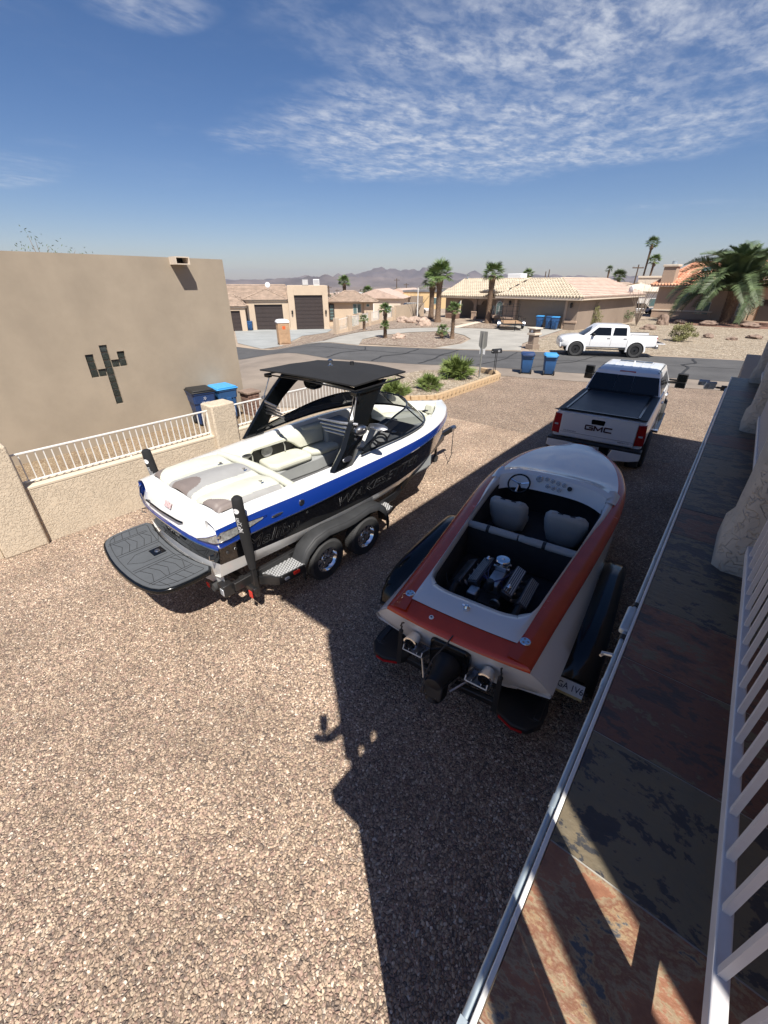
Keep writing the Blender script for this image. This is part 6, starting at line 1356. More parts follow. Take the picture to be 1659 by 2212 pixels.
def sierra():
    t=thing('pickup_truck','white crew-cab pickup with black bed cover and big mirrors, hitched before the red boat','truck',(-2.03,10.18,0),R(3.7))
    P=M['white_paint']; B=M['matte_black']; G=M['glass_dark']
    bed=[(.02,.97,1.34,.74),(.10,.985,1.36,.70),(.6,1,1.37,.68),(2.5,1,1.37,.62),(2.62,1,1.37,.58),(4.6,1,1.36,.58),(5.0,.99,1.33,.58),(5.6,.98,1.30,.60),(6.2,.96,1.26,.60),(6.42,.90,1.20,.60)]
    HW=.985
    body=pickup_body(t,HW,bed,P,(1.18,5.08),.53,.44)
    # cab greenhouse
    def gh(y0,y1,z,w_): return [(-w_,y0,z),(-w_*.97,y0-.03,z),(0,y0-.06,z),(w_*.97,y0-.03,z),(w_,y0,z),(w_,y1,z),(w_*.94,y1+.08,z),(0,y1+.16,z),(-w_*.94,y1+.08,z),(-w_,y1,z)]
    mb=MB(); mb.loft([gh(2.66,5.35,1.34,.925),gh(2.90,4.86,1.74,.80),gh(2.99,4.72,1.88,.755),gh(3.12,4.60,1.925,.70),gh(3.3,4.4,1.945,.60)]); mb.build('cab',P,t,ang=24)
    for k in range(5):
        x=-.44+.22*k; q=MB(); q.prism([(x-.05,1.925),(x-.03,1.952),(x+.03,1.952),(x+.05,1.925)],3.26,4.45,'y'); q.build('roof_rib',P,t,bevel=.01)
    for sx in (-1,1): q=MB(); q.tube([(sx*.715,2.99,1.895),(sx*.725,3.6,1.915),(sx*.725,4.55,1.90)],.012,6); q.build('roof_seam',B,t)
    q=MB(); q.prism([(-.42,4.30),(.42,4.30),(.42,4.46),(-.42,4.46)],1.953,1.957); q.build('sunroof',G,t)
    # rear window (three panes, centre slider)
    def rw(x0,x1,name,off=.010,zz=(1.40,1.80)):
        q=MB(); a=lambda z: lerp(2.66,2.90,(z-1.34)/.40)-.066-off
        q.loft([[(x0*(.925-.02),a(zz[0])+.03*abs(x0)**2,zz[0]),(x1*(.925-.02),a(zz[0])+.03*abs(x1)**2,zz[0])],[(x0*.80,a(zz[1])+.03*abs(x0)**2,zz[1]),(x1*.80,a(zz[1])+.03*abs(x1)**2,zz[1])]],close=False,cap=False); return q.build(name,G,t)
    bk=MB(); a=lambda z: lerp(2.66,2.90,(z-1.34)/.40)-.062
    rw(-.96,-.245,'rear_window'); rw(-.24,.24,'rear_window_slider',.016); rw(.245,.96,'rear_window')
    q=MB(); q.prism([(-.21,1.845),(-.19,1.90),(.19,1.90),(.21,1.845)],2.93,3.05,'y'); q.build('brake_light',M['red_lens'],t,bevel=.012)
    q=MB(); q.box(-.05,.05,2.925,2.93,1.865,1.885); q.box(-.17,-.13,2.925,2.93,1.865,1.885); q.build('cargo_lamp',M['clear_lens'],t)
    q=MB(); q.prism([(3.9,1.95),(4.02,2.02),(4.06,1.95)],-.012,.012,'x'); q.build('antenna_fin',P,t)
    # side windows, pillars
    for sx in (-1,1):
        for y0,y1 in ((2.98,3.88),(3.96,4.98)):
            q=MB(); f=lambda z:lerp(.925,.80,(z-1.34)/.40)+.008
            yt0,yt1=(y0+.12,y1-.02) if y0<3.5 else (y0+.02,y1-.26)
            q.loft([[(sx*f(1.39),y0,1.39),(sx*f(1.39),y1,1.39)],[(sx*f(1.74),yt0,1.74),(sx*f(1.74),yt1,1.74)]],close=False,cap=False); q.build('side_window',G,t)
        for y in (2.80,3.92,5.02):
            q=MB(); q.tube([(sx*(HW+.0),y,.72),(sx*(HW+.002),y,1.0),(sx*(HW-.03),y,1.34)],.006,4); q.build('door_seam',B,t)
        for y in (3.05,4.16):
            q=MB(); q.box(-.02,.03,-.10,.10,-.018,.018); o=q.build('door_handle',P,t,bevel=.008); o.location=(sx*(HW+.0),y,1.17)
        # towing mirror
        q=MB(); q.tube([(sx*.93,4.72,1.42),(sx*1.14,4.66,1.44)],.035,8); q.tube([(sx*.93,4.72,1.50),(sx*1.14,4.66,1.50)],.025,8); mr=q.build('mirror_arm',B,t)
        q=MB(); q.box(-.13,.13,-.06,.07,-.02,.20); q.box(-.13,.13,-.05,.07,-.20,-.02); o=q.build('mirror_housing',B,mr,bevel=.025,seg=3); o.location=(sx*1.24,4.64,1.50)
        q=MB(); q.box(-.105,.105,-.064,-.060,.0,.18); q.box(-.105,.105,-.064,-.06,-.17,-.04); g=q.build('mirror_glass',M['glass_dark'],o)
        q=MB(); q.box(-.135,.135,.0,.09,-.21,-.06); q.build('mirror_cap',P,o,bevel=.02)
        # tail lamp
        q=MB(); q.prism([(sx*.80,.82),(sx*.80,1.28),(sx*.955,1.30),(sx*.978,1.05),(sx*.978,.84)][::sx],-.006,.10,'y'); tl=q.build('tail_light',M['red_lens'],t,bevel=.012)
        q=MB(); q.box(sx*.89-.04,sx*.89+.04,-.012,-.008,1.02,1.06); q.build('reverse_lens',M['clear_lens'],tl)
        # running board
        q=MB(); q.box(sx*1.02-.09,sx*1.02+.09,2.75,4.75,.48,.53); q.build('running_board',M['gloss_black'],t,bevel=.01)
        q=MB(); q.box(sx*1.02-.088,sx*1.02+.088,2.62,2.75,.47,.535); q.build('board_end',M['chrome'],t,bevel=.01)
        for y in (1.18,5.08):
            wheel(t,(sx*.90,y,.435),r=.435,w_=.31,rim=M['matte_black'],side=sx,spokes=9,n=30)
        # bumper corner
        q=MB(); q.prism([(sx*.34,.44),(sx*.42,.72),(sx*.99,.72),(sx*1.0,.56),(sx*.80,.50)][::sx],-.20,.0,'y'); q.build('bumper_corner',P,t,bevel=.02,seg=3)
        q=MB(); q.prism([(sx*.82,.40),(sx*.80,.53),(sx*.99,.55),(sx*.985,.40)][::sx],-.19,-.0,'y'); q.build('bumper_step',M['matte_black'],t,bevel=.015)
    q=MB(); q.box(-1.0,1.0,-.205,.05,.715,.76); q.build('bumper_pad',B,t,bevel=.015)
    q=MB(); q.box(-.36,.36,-.14,.02,.50,.715); q.build('bumper_centre',M['gloss_black'],t,bevel=.01)
    q=MB(); q.box(-.05,.05,-.28,-.0,.40,.50); q.tube([(0,-.26,.5),(0,-.26,.56)],.025,8); q.ball((0,-.26,.59),.035,8,5); q.build('hitch',M['matte_black'],t)
    q=MB(); q.tube([(.55,-.05,.46),(.55,.3,.46)],.05,10); q.build('tail_pipe',M['steel'],t)
    # tailgate
    q=MB(); q.box(-.795,.795,-.035,.06,.78,1.335); q.build('tailgate',P,t,bevel=.018,seg=3)
    q=MB(); q.box(-.78,.78,-.045,-.02,1.335,1.352); q.build('tailgate_lip',P,t,bevel=.006)
    q=MB(); q.box(-.775,.775,-.0385,-.034,.885,.892); q.build('tailgate_crease',M['print_grey'],t)
    q=MB(); q.prism([(-.13,1.16),(-.145,1.25),(-.12,1.27),(.12,1.27),(.145,1.25),(.13,1.16)],-.042,-.034,'y'); q.build('tailgate_handle',M['gloss_black'],t,bevel=.008)
    FR=lambda x,z,y=-.037: frame((x,y,z),(1,0,0),(0,0,1),(0,-1,0))
    lm=mat('red_black_letter',(.05,.006,.008),.3,var=0)
    def letter(parts,x0):
        q=MB()
        for (x1,z1,x2,z2) in parts:
            dx,dz=x2-x1,z2-z1; L_=math.hypot(dx,dz); q.obox((x0+(x1+x2)/2,-.042,1.075+(z1+z2)/2),(L_+.028,.012,.028),(0,-math.atan2(dz,dx),0))
        q.build('maker_letter',lm,t,bevel=.002)
    letter([(.10,.045,-.04,.045),(-.05,.035,-.05,-.035),(-.04,-.045,.09,-.045),(.10,-.035,.10,0),(.10,0,.04,0)],-.19)
    letter([(-.08,-.045,-.08,.045),(-.075,.045,-.005,-.03),(.005,-.03,.075,.045),(.08,.045,.08,-.045)],.03)
    letter([(.09,.045,-.04,.045),(-.05,.035,-.05,-.035),(-.04,-.045,.09,-.045)],.21)
    text('trim_lettering','DURAMAX',.045,M['print_grey'],t,FR(-.56,.925),sx=1.3,ext=.003); text('trim_lettering','SIERRA HD',.042,M['print_grey'],t,FR(.60,.85),sx=1.2,ext=.003)
    q=MB(); q.box(-.155,.155,-.152,-.146,.545,.70); pl=q.build('licence_plate',mat('plate_print2',(.55,.58,.64),.4,var=.2,vs=12),t,bevel=.002)
    text('plate_lettering','CEA555',.085,mat('plate_ink',(.03,.03,.05),.5,var=0),pl,FR(.01,.62,-.1525),sx=.85,ext=.0008)
    # rolling bed cover
    q=MB(); q.box(-.93,.93,.03,2.60,1.372,1.395); q.build('bed_rail_cap',M['matte_black'],t,bevel=.01)
    q=MB(); n=26
    cv=mat('bed_cover_vinyl',(.014,.015,.018),.42,var=.2,vs=3); q.box(-.72,.72,.10,2.46,1.396,1.406); q.build('bed_cover',cv,t,bevel=.004)
    for sx in (-1,1): q=MB(); q.box(sx*.755-.025,sx*.755+.025,.08,2.56,1.396,1.422); q.build('cover_rail',M['gloss_black'],t,bevel=.004)
    q=MB(); q.box(-.78,.78,2.46,2.60,1.396,1.424); q.build('cover_canister',M['gloss_black'],t,bevel=.006)
    q=MB(); q.box(-.78,.78,.035,.085,1.396,1.415); q.build('cover_bar',M['gloss_black'],t,bevel=.004)
    # windscreen, bonnet, grille (face the street)
    q=MB(); q.loft([[(-.86,5.44,1.38),(0,5.53,1.38),(.86,5.44,1.38)],[(-.72,4.86,1.82),(0,4.93,1.83),(.72,4.86,1.82)]],close=False,cap=False); q.build('windscreen',G,t)
    q=MB(); q.prism([(-.72,5.55),(.72,5.55),(.66,6.35),(-.66,6.35)],1.31,1.36); q.build('bonnet',P,t,bevel=.05,seg=3)
    q=MB(); q.box(-.62,.62,6.40,6.46,.80,1.15); q.build('grille',M['chrome'],t,bevel=.01); q=MB(); q.box(-.98,.98,6.40,6.60,.52,.78); q.build('front_bumper',M['chrome'],t,bevel=.03)
    for sx in (-1,1): q=MB(); q.box(sx*.80-.14,sx*.80+.14,6.36,6.44,.86,1.14); q.build('headlight',M['clear_lens'],t,bevel=.02)
    return t
sierra()
def frontier():
    a=Vector((-8.1,28.05,0)); b=Vector((-5.0,29.6,0)); d=(a-b).normalized(); rz=math.atan2(d.y,d.x)-math.pi/2
    # origin: rear centre; its near (left) wheels stand on the measured contacts
    left=Vector((-d.y,d.x,0)); c=b-left*.78-d*1.05
    t=thing('pickup_truck','white mid-size pickup with black wheels and open tailgate parked across the street','truck',(c.x,c.y,.035),rz)
    P=M['white_paint']; G=M['glass_dark']; HW=.91
    prof=[(.0,.97,1.20,.62),(.08,.985,1.22,.58),(1.4,1,1.22,.52),(1.5,1,1.16,.50),(3.6,1,1.14,.50),(3.75,1,1.16,.50),(4.4,.99,1.14,.50),(5.0,.95,1.05,.52),(5.2,.88,.96,.55),(5.27,.78,.86,.60)]
    body=pickup_body(t,HW,prof,P,(1.05,4.33),.45,.40)
    c=MB(); c.box(-.74,.74,-.2,1.44,.78,1.6); boolean(body,c)
    q=MB(); q.box(-.735,.735,.0,1.43,.775,.79); q.build('bed_floor',M['matte_black'],t)
    def gh(y0,y1,z,w_): return [(-w_,y0,z),(-w_*.95,y0-.02,z),(w_*.95,y0-.02,z),(w_,y0,z),(w_,y1,z),(w_*.9,y1+.08,z),(0,y1+.13,z),(-w_*.9,y1+.08,z),(-w_,y1,z)]
    mb=MB(); mb.loft([gh(1.48,3.95,1.13,.865),gh(1.58,3.35,1.60,.74),gh(1.66,3.20,1.72,.69),gh(1.8,3.05,1.755,.60)]); mb.build('cab',P,t,ang=24)
    for sx in (-1,1):
        f=lambda z:lerp(.865,.74,(z-1.13)/.47)+.008
        for y0,y1,a0,a1 in ((1.66,2.42,.05,-.05),(2.52,3.72,.03,-.46)):
            q=MB(); q.loft([[(sx*f(1.18),y0,1.18),(sx*f(1.18),y1,1.18)],[(sx*f(1.60),y0+a0,1.60),(sx*f(1.60),y1+a1,1.60)]],close=False,cap=False); q.build('side_window',G,t)
        for y in (1.56,2.47,3.60):
            q=MB(); q.tube([(sx*(HW+.001),y,.62),(sx*(HW+.003),y,.95),(sx*(HW-.03),y,1.14)],.006,4); q.build('door_seam',M['matte_black'],t)
        for y in (1.72,2.62):
            q=MB(); q.box(-.01,.025,-.09,.09,-.018,.018); o=q.build('door_handle',M['matte_black'],t,bevel=.006); o.location=(sx*HW,y,1.02)
        q=MB(); q.box(-.02,.16,-.06,.06,-.07,.08); o=q.build('mirror',M['matte_black'],t,bevel=.02); o.location=(sx*.88,3.48,1.22); o.scale=(sx,1,1)
        for y in (1.05,4.33):
            fl=MB(); rg=[]
            for x,r in ((HW-.02,.455),(HW+.05,.46),(HW+.055,.50),(HW+.02,.55),(HW-.02,.56)): rg.append([(sx*x,y+r*math.cos(a),.40+r*math.sin(a)) for a in [math.pi*(-.06+1.12*i/18) for i in range(19)]])
            fl.loft(rg,close=False,cap=False); fl.build('fender_flare',P,t,ang=50)
            wheel(t,(sx*.80,y,.40),r=.40,w_=.27,rim=M['gloss_black'],side=sx,spokes=8,n=26)
        q=MB(); q.box(sx*.82-.06,sx*.82+.075,-.015,.10,.80,1.14); q.build('tail_light',M['red_lens'],t,bevel=.015)
        q=MB(); q.box(sx*.74-.10,sx*.74+.05,5.08,5.20,.80,.93); q.build('headlight',M['clear_lens'],t,bevel=.02)
        q=MB(); q.box(sx*.93-.08,sx*.93+.03,1.6,3.75,.42,.47); q.build('running_board',M['matte_black'],t,bevel=.01)
    q=MB(); q.box(-.70,.70,-.55,.0,.74,.79); q.build('open_tailgate',P,t,bevel=.01)
    q=MB(); q.box(-.66,.66,-.50,-.02,.791,.795); q.build('tailgate_liner',M['matte_black'],t)
    q=MB(); q.box(-.90,.90,-.16,.0,.50,.70); q.build('rear_bumper',M['steel'],t,bevel=.03); q=MB(); q.box(-.80,.80,5.16,5.27,.48,.74); q.build('front_bumper',P,t,bevel=.04)
    q=MB(); q.box(-.05,.05,-.30,-.16,.44,.50); q.build('hitch',M['matte_black'],t)
    q=MB(); q.loft([[(-.80,4.02,1.17),(0,4.12,1.17),(.80,4.02,1.17)],[(-.67,3.36,1.62),(0,3.44,1.63),(.67,3.36,1.62)]],close=False,cap=False); q.build('windscreen',G,t)
    q=MB(); q.loft([[(-.68,1.475,1.22),(.68,1.475,1.22)],[(-.62,1.565,1.60),(.62,1.565,1.60)]],close=False,cap=False); q.build('rear_window',G,t)
    q=MB(); q.box(-.76,.76,.1,1.42,1.215,1.235); c2=MB(); 
    for sx in (-1,1): 
        q=MB(); q.box(sx*.78-.045,sx*.78+.045,.03,1.44,1.222,1.238); q.build('bed_rail_cap',M['matte_black'],t)
frontier()
# ================================================================ ROOF TILES
def poly_span(P,u):
    """v range of a convex polygon at abscissa u"""
    vs=[]
    n=len(P)
    for i in range(n):
        (a,b),(c,d)=P[i],P[(i+1)%n]
        if (a-u)*(c-u)<=0 and a!=c: vs.append(b+(d-b)*(u-a)/(c-a))
    return (min(vs),max(vs)) if len(vs)>1 else None
def roof_face(mb,pts,du=.30,dv=.40,kind='barrel',singles=None,th=.05,seed=1):
    """pts: planar polygon, first edge is the eave (left to right seen from outside)"""
    P=[Vector(p) for p in pts]; o=P[0]; U=(P[1]-P[0]).normalized(); n=(P[1]-P[0]).cross(P[2]-P[0]).normalized()
    if n.z<0: n=-n
    V=n.cross(U); V=V if V.z>0 else -V
    Q=[((p-o).dot(U),(p-o).dot(V)) for p in P]; u0=min(q[0] for q in Q); u1=max(q[0] for q in Q); rr=random.Random(seed)
    pl=[tuple(p) for p in P]; mb.add(pl+[tuple(p-n*.10) for p in P],[tuple(range(len(P)))]+[(i,(i+1)%len(P),len(P)+(i+1)%len(P),len(P)+i) for i in range(len(P))])
    u=u0+du/2
    while u<u1:
        s=poly_span(Q,u)
        if s:
            v=s[0]-.04
            while v<s[1]-.10:
                ve=min(v+dv*1.06,s[1]); j=rr.uniform(-.006,.006)
                if kind=='barrel':
                    r=du*.34; A=[]
                    for vv,lift in ((v,.07),(ve,.0)):
                        for a in (0,45,90,135,180): 
                            q=o+U*(u+j-r*math.cos(R(a)))+V*vv+n*(lift+1.25*r*math.sin(R(a))); A.append(tuple(q))
                    fs=[(k,k+1,k+6,k+5) for k in range(4)]+[(0,1,2,3,4)]
                else:
                    A=[tuple(o+U*(u-du*.485)+V*v+n*(th+j)),tuple(o+U*(u+du*.485)+V*v+n*(th+j)),tuple(o+U*(u+du*.485)+V*ve+n*.008),tuple(o+U*(u-du*.485)+V*ve+n*.008),tuple(o+U*(u-du*.485)+V*v),tuple(o+U*(u+du*.485)+V*v)]
                    fs=[(0,1,2,3),(4,5,1,0)]
                if singles is not None and singles['n']>0 and kind=='barrel':
                    # individual tile objects (share one mesh)
                    M4=frame(o+U*(u+j)+V*v,U,V,n)
                    if singles.get('src') is None:
                        m1=MB(); r=du*.34; B=[]
                        for vv,lift in ((0,.045),(dv*1.06,0)):
                            for a in (0,45,90,135,180): B.append((-r*math.cos(R(a)),vv,lift+.9*r*math.sin(R(a))))
                        m1.add(B,fs); singles['src']=m1.build('roof_tile',singles['mats'][0],singles['parent']); singles['src'].matrix_basis=M4; singles['m2']=[]
                        for q_ in singles['mats'][1:]:
                            me=singles['src'].data.copy(); me.materials.clear(); me.materials.append(q_); singles['m2'].append(me)
                    else:
                        ob=inst(singles['src'],singles['parent'],M4)
                        if singles['m2'] and rr.random()<.4: ob.data=rr.choice(singles['m2'])
                    singles['n']-=1
                else: mb.add(A,fs)
                v+=dv
        u+=du
def ridge_caps(mb,a,b,r=.10,step=.38):
    a,b=Vector(a),Vector(b); L_=(b-a).length; n=int(L_/step); d=(b-a).normalized(); s=d.cross(Vector((0,0,1))).normalized(); up=s.cross(d)
    for i in range(n+1):
        p=a+d*step*i; e=a+d*min(L_,step*(i+1.06))
        A=[]
        for q,l in ((p,.05),(e,.02)):
            for k in (0,60,120,180): A.append(tuple(q+s*r*math.cos(R(k))+up*(r*math.sin(R(k))+l)))
        mb.add(A,[(0,1,5,4),(1,2,6,5),(2,3,7,6),(0,1,2,3)])
def stuff(o): o['kind']='stuff'; return o
def garage_door(t,x0,x1,z0,z1,y,rows,cols,m,nm='garage_door'):
    q=MB(); q.box(x0,x1,y-.02,y+.03,z0,z1); d=q.build(nm,m,t); rh=(z1-z0)/rows; cw=(x1-x0)/cols
    p=MB(); p.box(0,x1-x0-.02,-.03,-.001,0,rh-.03); src=None
    for r in range(rows):
        m4=Matrix.Translation((x0+.01,y-.02,z0+r*rh+.015))
        if src is None: src=p.build('door_panel',m,d); src.matrix_basis=m4
        else: inst(src,d,m4)
        e=MB()
    e=MB()
    for r in range(rows):
        for c in range(cols): 
            a,b=x0+c*cw+cw*.09,x0+(c+1)*cw-cw*.09; lo,hi=z0+r*rh+rh*.24,z0+r*rh+rh*.76; e.box(a,b,y-.058,y-.050,lo,hi)
    stuff(e.build('raised_moulding',m,d,smooth=False)); return d
def lantern(t,x,y,z,s=1):
    q=MB(); q.box(x-.06*s,x+.06*s,y-.14*s,y,z-.02,z+.02); q.lathe([(.07*s,0),(.09*s,.22*s),(.10*s,.24*s),(.02*s,.34*s),(0,.36*s)],8,(x,y-.14*s,z-.1*s)); q.build('lantern',M['matte_black'],t)
# ================================================================ HOUSE ACROSS, LEFT (tall RV garage)
def left_house():
    O=(-49.7,33.6,0); ang=math.atan2(.764,.646)
    t=thing('house','cream house with tall brown RV garage door and brown tile hip roofs across the street','house',O,ang)
    C=M['house_cream']; Z=-1.5
    def blk(nm,*a,m=C,bev=.02): q=MB(); q.box(*a); return q.build(nm,m,t,bevel=bev)
    # RV garage block, with recess around the door
    x0,x1=5.35,10.36; 
    q=MB(); q.box(x0,x1,.28,9,Z,3.55); w=q.build('garage_wall',C,t)
    for a,b in ((x0,6.12),(9.66,x1)): blk('garage_pier',a,b,0,.279,Z,3.55)
    blk('garage_header',6.121,9.659,0,.279,2.48,3.55)
    blk('pier_base',x0-.04,6.14,-.05,-.001,Z,Z+.25); blk('pier_base',9.64,x1+.04,-.05,-.001,Z,Z+.25)
    garage_door(t,6.14,9.64,Z,2.47,.25,9,4,M['brown_door'])
    lantern(t,5.75,0,.5,1.3); lantern(t,10.0,0,.5,1.3)
    # plant on the roof
    for x in (7.3,8.7):
        u=MB(); u.box(x,x+.75,1.0,1.75,3.56,4.25); o=u.build('roof_unit',M['print_grey'] if x<8 else M['white'],t,bevel=.02)
        g=MB()
        for k in range(6): g.box(x+.04,x+.71,.985,.999,3.66+k*.09,3.70+k*.09)
        stuff(g.build('grille_slat',M['white'] if x<8 else M['print_grey'],o))
    # left garages
    blk('left_wall',.1,5.34,.85,9,Z,1.98); blk('garage_pier',.1,1.1,.55,.849,Z,1.98); blk('garage_pier',4.55,5.34,.55,.849,Z,1.98); blk('garage_header',1.101,4.549,.55,.849,1.45,1.98)
    blk('eave_trim',-.2,5.34,.40,.549,1.82,2.02,m=M['trim_cream'])
    garage_door(t,1.11,4.54,Z,1.44,.80,6,5,M['brown_door'])
    blk('far_left_wall',-7,-.0,-.2,9,Z,1.3); blk('garage_pier',-.62,.02,-.5,-.201,Z,1.3); blk('garage_pier',-2.2,-1.75,-.5,-.201,Z,1.3); blk('garage_header',-1.749,-.621,-.5,-.201,.83,1.3)
    garage_door(t,-1.74,-.63,Z,.82,-.25,5,2,M['brown_door']); blk('eave_trim',-7,.25,-.66,-.501,1.15,1.36,m=M['trim_cream'])
    # right wing
    blk('wing_wall',10.37,16.9,5.3,12,Z,1.49); blk('wing_side',15.7,17.0,5.0,5.299,-1.0,1.47)
    blk('eave_trim',10.5,17.6,4.75,4.86,1.40,1.55,m=M['trim_cream'])
    def win(nm,a,b,c,d,y,split=2):
        f=MB(); f.box(a,b,y-.05,y,c,d); f_=f.build(nm,M['white_pl'],t)
        for k in range(split):
            w_=(b-a)/split; p=MB(); p.box(a+k*w_+.04,a+(k+1)*w_-.04,y-.07,y-.051,c+.05,d-.05); p.build('pane',M['winglass'],f_)
    win('window',14.15,15.3,-.05,1.25,5.29); win('window',16.0,16.45,.85,1.25,4.99,1)
    d=MB(); d.box(10.75,11.5,5.2,5.3,-.9,1.28); dd=d.build('front_door',M['brown_door'],t)
    for k in range(5): g=MB(); g.box(10.9,11.35,5.17,5.199,-.7+k*.38,-.45+k*.38); g.build('glass_light',M['winglass'],dd)
    # roofs
    T=M['tile_flat']
    m=MB()
    def hip(xa,xb,ya,yb,ze,zr,xr0,xr1,yr,seed):
        A=(xa,ya,ze);B=(xb,ya,ze);Cc=(xb,yb,ze);D=(xa,yb,ze);E_=(xr0,yr,zr);F_=(xr1,yr,zr)
        roof_face(m,[A,B,F_,E_] if xr1>xr0 else [A,B,E_],.33,.36,'flat',seed=seed); roof_face(m,[B,Cc,F_],.33,.36,'flat',seed=seed+1); roof_face(m,[D,A,E_],.33,.36,'flat',seed=seed+2); roof_face(m,[Cc,D,E_,F_] if xr1>xr0 else [Cc,D,E_],.33,.36,'flat',seed=seed+3)
        for a,b in ((A,E_),(B,F_),(E_,F_)):
            if (Vector(a)-Vector(b)).length>.5: ridge_caps(m,a,b,.10)
    hip(-.35,5.34,.3,6,2.0,3.12,2.6,2.62,3.2,11)
    hip(-9,5.34,3.5,12,2.1,3.55,-5,5.0,7.6,21)
    hip(-9,.35,-.75,5.2,1.35,2.6,-6,-1.4,2.2,31)
    stuff(m.build('roof_tiles',T,t,smooth=False))
    m=MB(); hip(10.37,17.0,4.7,12,1.55,2.75,13.3,14.8,8.2,41); hip(14.9,17.7,4.3,8,1.50,2.35,16.2,16.22,6.2,51); stuff(m.build('wing_roof_tiles',T,t,smooth=False))
    q=MB(); q.tube([(2.9,3.2,3.1),(2.9,3.2,3.45)],.03,6); q.lathe([(0,0),(.30,.06),(.33,.12)],16,(2.9,3.0,3.6),'y'); q.build('satellite_dish',M['white'],t)
left_house()
def portable_toilet():
    t=thing('portable_toilet','tan portable toilet with white rounded roof and orange stickers by the driveway','portable toilet',(-35.2,27.7,-1.45),R(62))
    W=M['wood_lt']
    q=MB(); q.box(-.56,.56,-.56,.56,.0,.12); q.build('base',M['house_tan'],t)
    q=MB(); q.box(-.54,.54,-.54,.54,.12,2.0); q.build('cabin',W,t,bevel=.03)
    q=MB(); q.loft([[(-.58,-.58,1.98),(.58,-.58,1.98),(.58,.58,1.98),(-.58,.58,1.98)],[(-.6,-.6,2.06),(.6,-.6,2.06),(.6,.6,2.06),(-.6,.6,2.06)],[(-.5,-.45,2.24),(.5,-.45,2.24),(.5,.45,2.24),(-.5,.45,2.24)],[(-.3,-.2,2.3),(.3,-.2,2.3),(.3,.2,2.3),(-.3,.2,2.3)]]); q.build('roof',M['white'],t,bevel=.02)
    q=MB(); q.box(-.40,.40,-.575,-.541,.2,1.9); d=q.build('door',W,t,bevel=.01)
    for s in (-1,1):
        for k in range(2): q=MB(); q.box(s*.2-.15,s*.2+.15,-.59,-.576,.3+k*.75,.95+k*.75); q.build('door_panel',W,d,bevel=.01)
        for k in range(3): q=MB(); q.box(s*.545,s*.575,-.4+k*.28,-.2+k*.28,.2,1.9) if s>0 else q.box(-.575,-.545,-.4+k*.28,-.2+k*.28,.2,1.9); q.build('wall_rib',W,t,bevel=.008)
    om=mat('orange_sticker',(.75,.12,.03),.5,var=0)
    q=MB(); q.box(-.14,.14,-.594,-.591,1.45,1.72); q.build('sticker',om,t)
    q=MB(); q.box(.577,.58,-.30,-.12,1.5,1.72); q.build('sticker',om,t); q=MB(); q.box(.577,.58,.1,.3,1.5,1.72); q.build('sticker',om,t)
    q=MB(); q.box(-.62,.62,-.62,-.50,-.06,.0); q.box(-.62,.62,.50,.62,-.06,0); q.build('skid',M['matte_black'],t)
portable_toilet()
def picket_fence_far():
    t=thing('garden_wall','cream garden wall with square piers and white picket panels along the curved drive','wall',(0,0,0))
    pts=[(-30.6,30.4),(-30.3,31.9),(-31.4,34.6),(-32.6,37.4),(-33.3,40.2),(-33.2,42.5)]
    for i,(x,y) in enumerate(pts):
        z=terr(x,y); q=MB(); q.box(x-.2,x+.2,y-.2,y+.2,z,z+1.45); q.build('pier',M['house_cream'],t,bevel=.02)
    for (a,b) in zip(pts,pts[1:]):
        za,zb=terr(*a),terr(*b); d=Vector((b[0]-a[0],b[1]-a[1],0)); L_=d.length; an=math.atan2(d.y,d.x)
        q=MB(); q.loft([[(.2,-.1,za),(.2,.1,za),(.2,.1,za+.35),(.2,-.1,za+.35)],[(L_-.2,-.1,zb),(L_-.2,.1,zb),(L_-.2,.1,zb+.35),(L_-.2,-.1,zb+.35)]]); o=q.build('low_wall',M['house_cream'],t,loc=(a[0],a[1],0),rot=(0,0,an))
        g=MB(); n=int(L_/.14)
        for k in range(1,n): tt=k/n; z=lerp(za,zb,tt); g.box(tt*L_-.012,tt*L_+.012,-.012,.012,z+.40,z+1.25)
        g.loft([[(.2,-.02,za+1.25),(.2,.02,za+1.25),(.2,.02,za+1.29),(.2,-.02,za+1.29)],[(L_-.2,-.02,zb+1.25),(L_-.2,.02,zb+1.25),(L_-.2,.02,zb+1.29),(L_-.2,-.02,zb+1.29)]])
        stuff(g.build('picket_panel',M['white_pl'],t,loc=(a[0],a[1],0),rot=(0,0,an)))
    q=MB(); q.loft([[(-33.2,42.6,-.1),(-32.9,42.6,-.1),(-32.9,42.6,1.55),(-33.2,42.6,1.55)],[(-34.6,50.5,-.1),(-34.3,50.5,-.1),(-34.3,50.5,1.5),(-34.6,50.5,1.5)]]); q.build('solid_wall',M['house_cream'],t)
picket_fence_far()
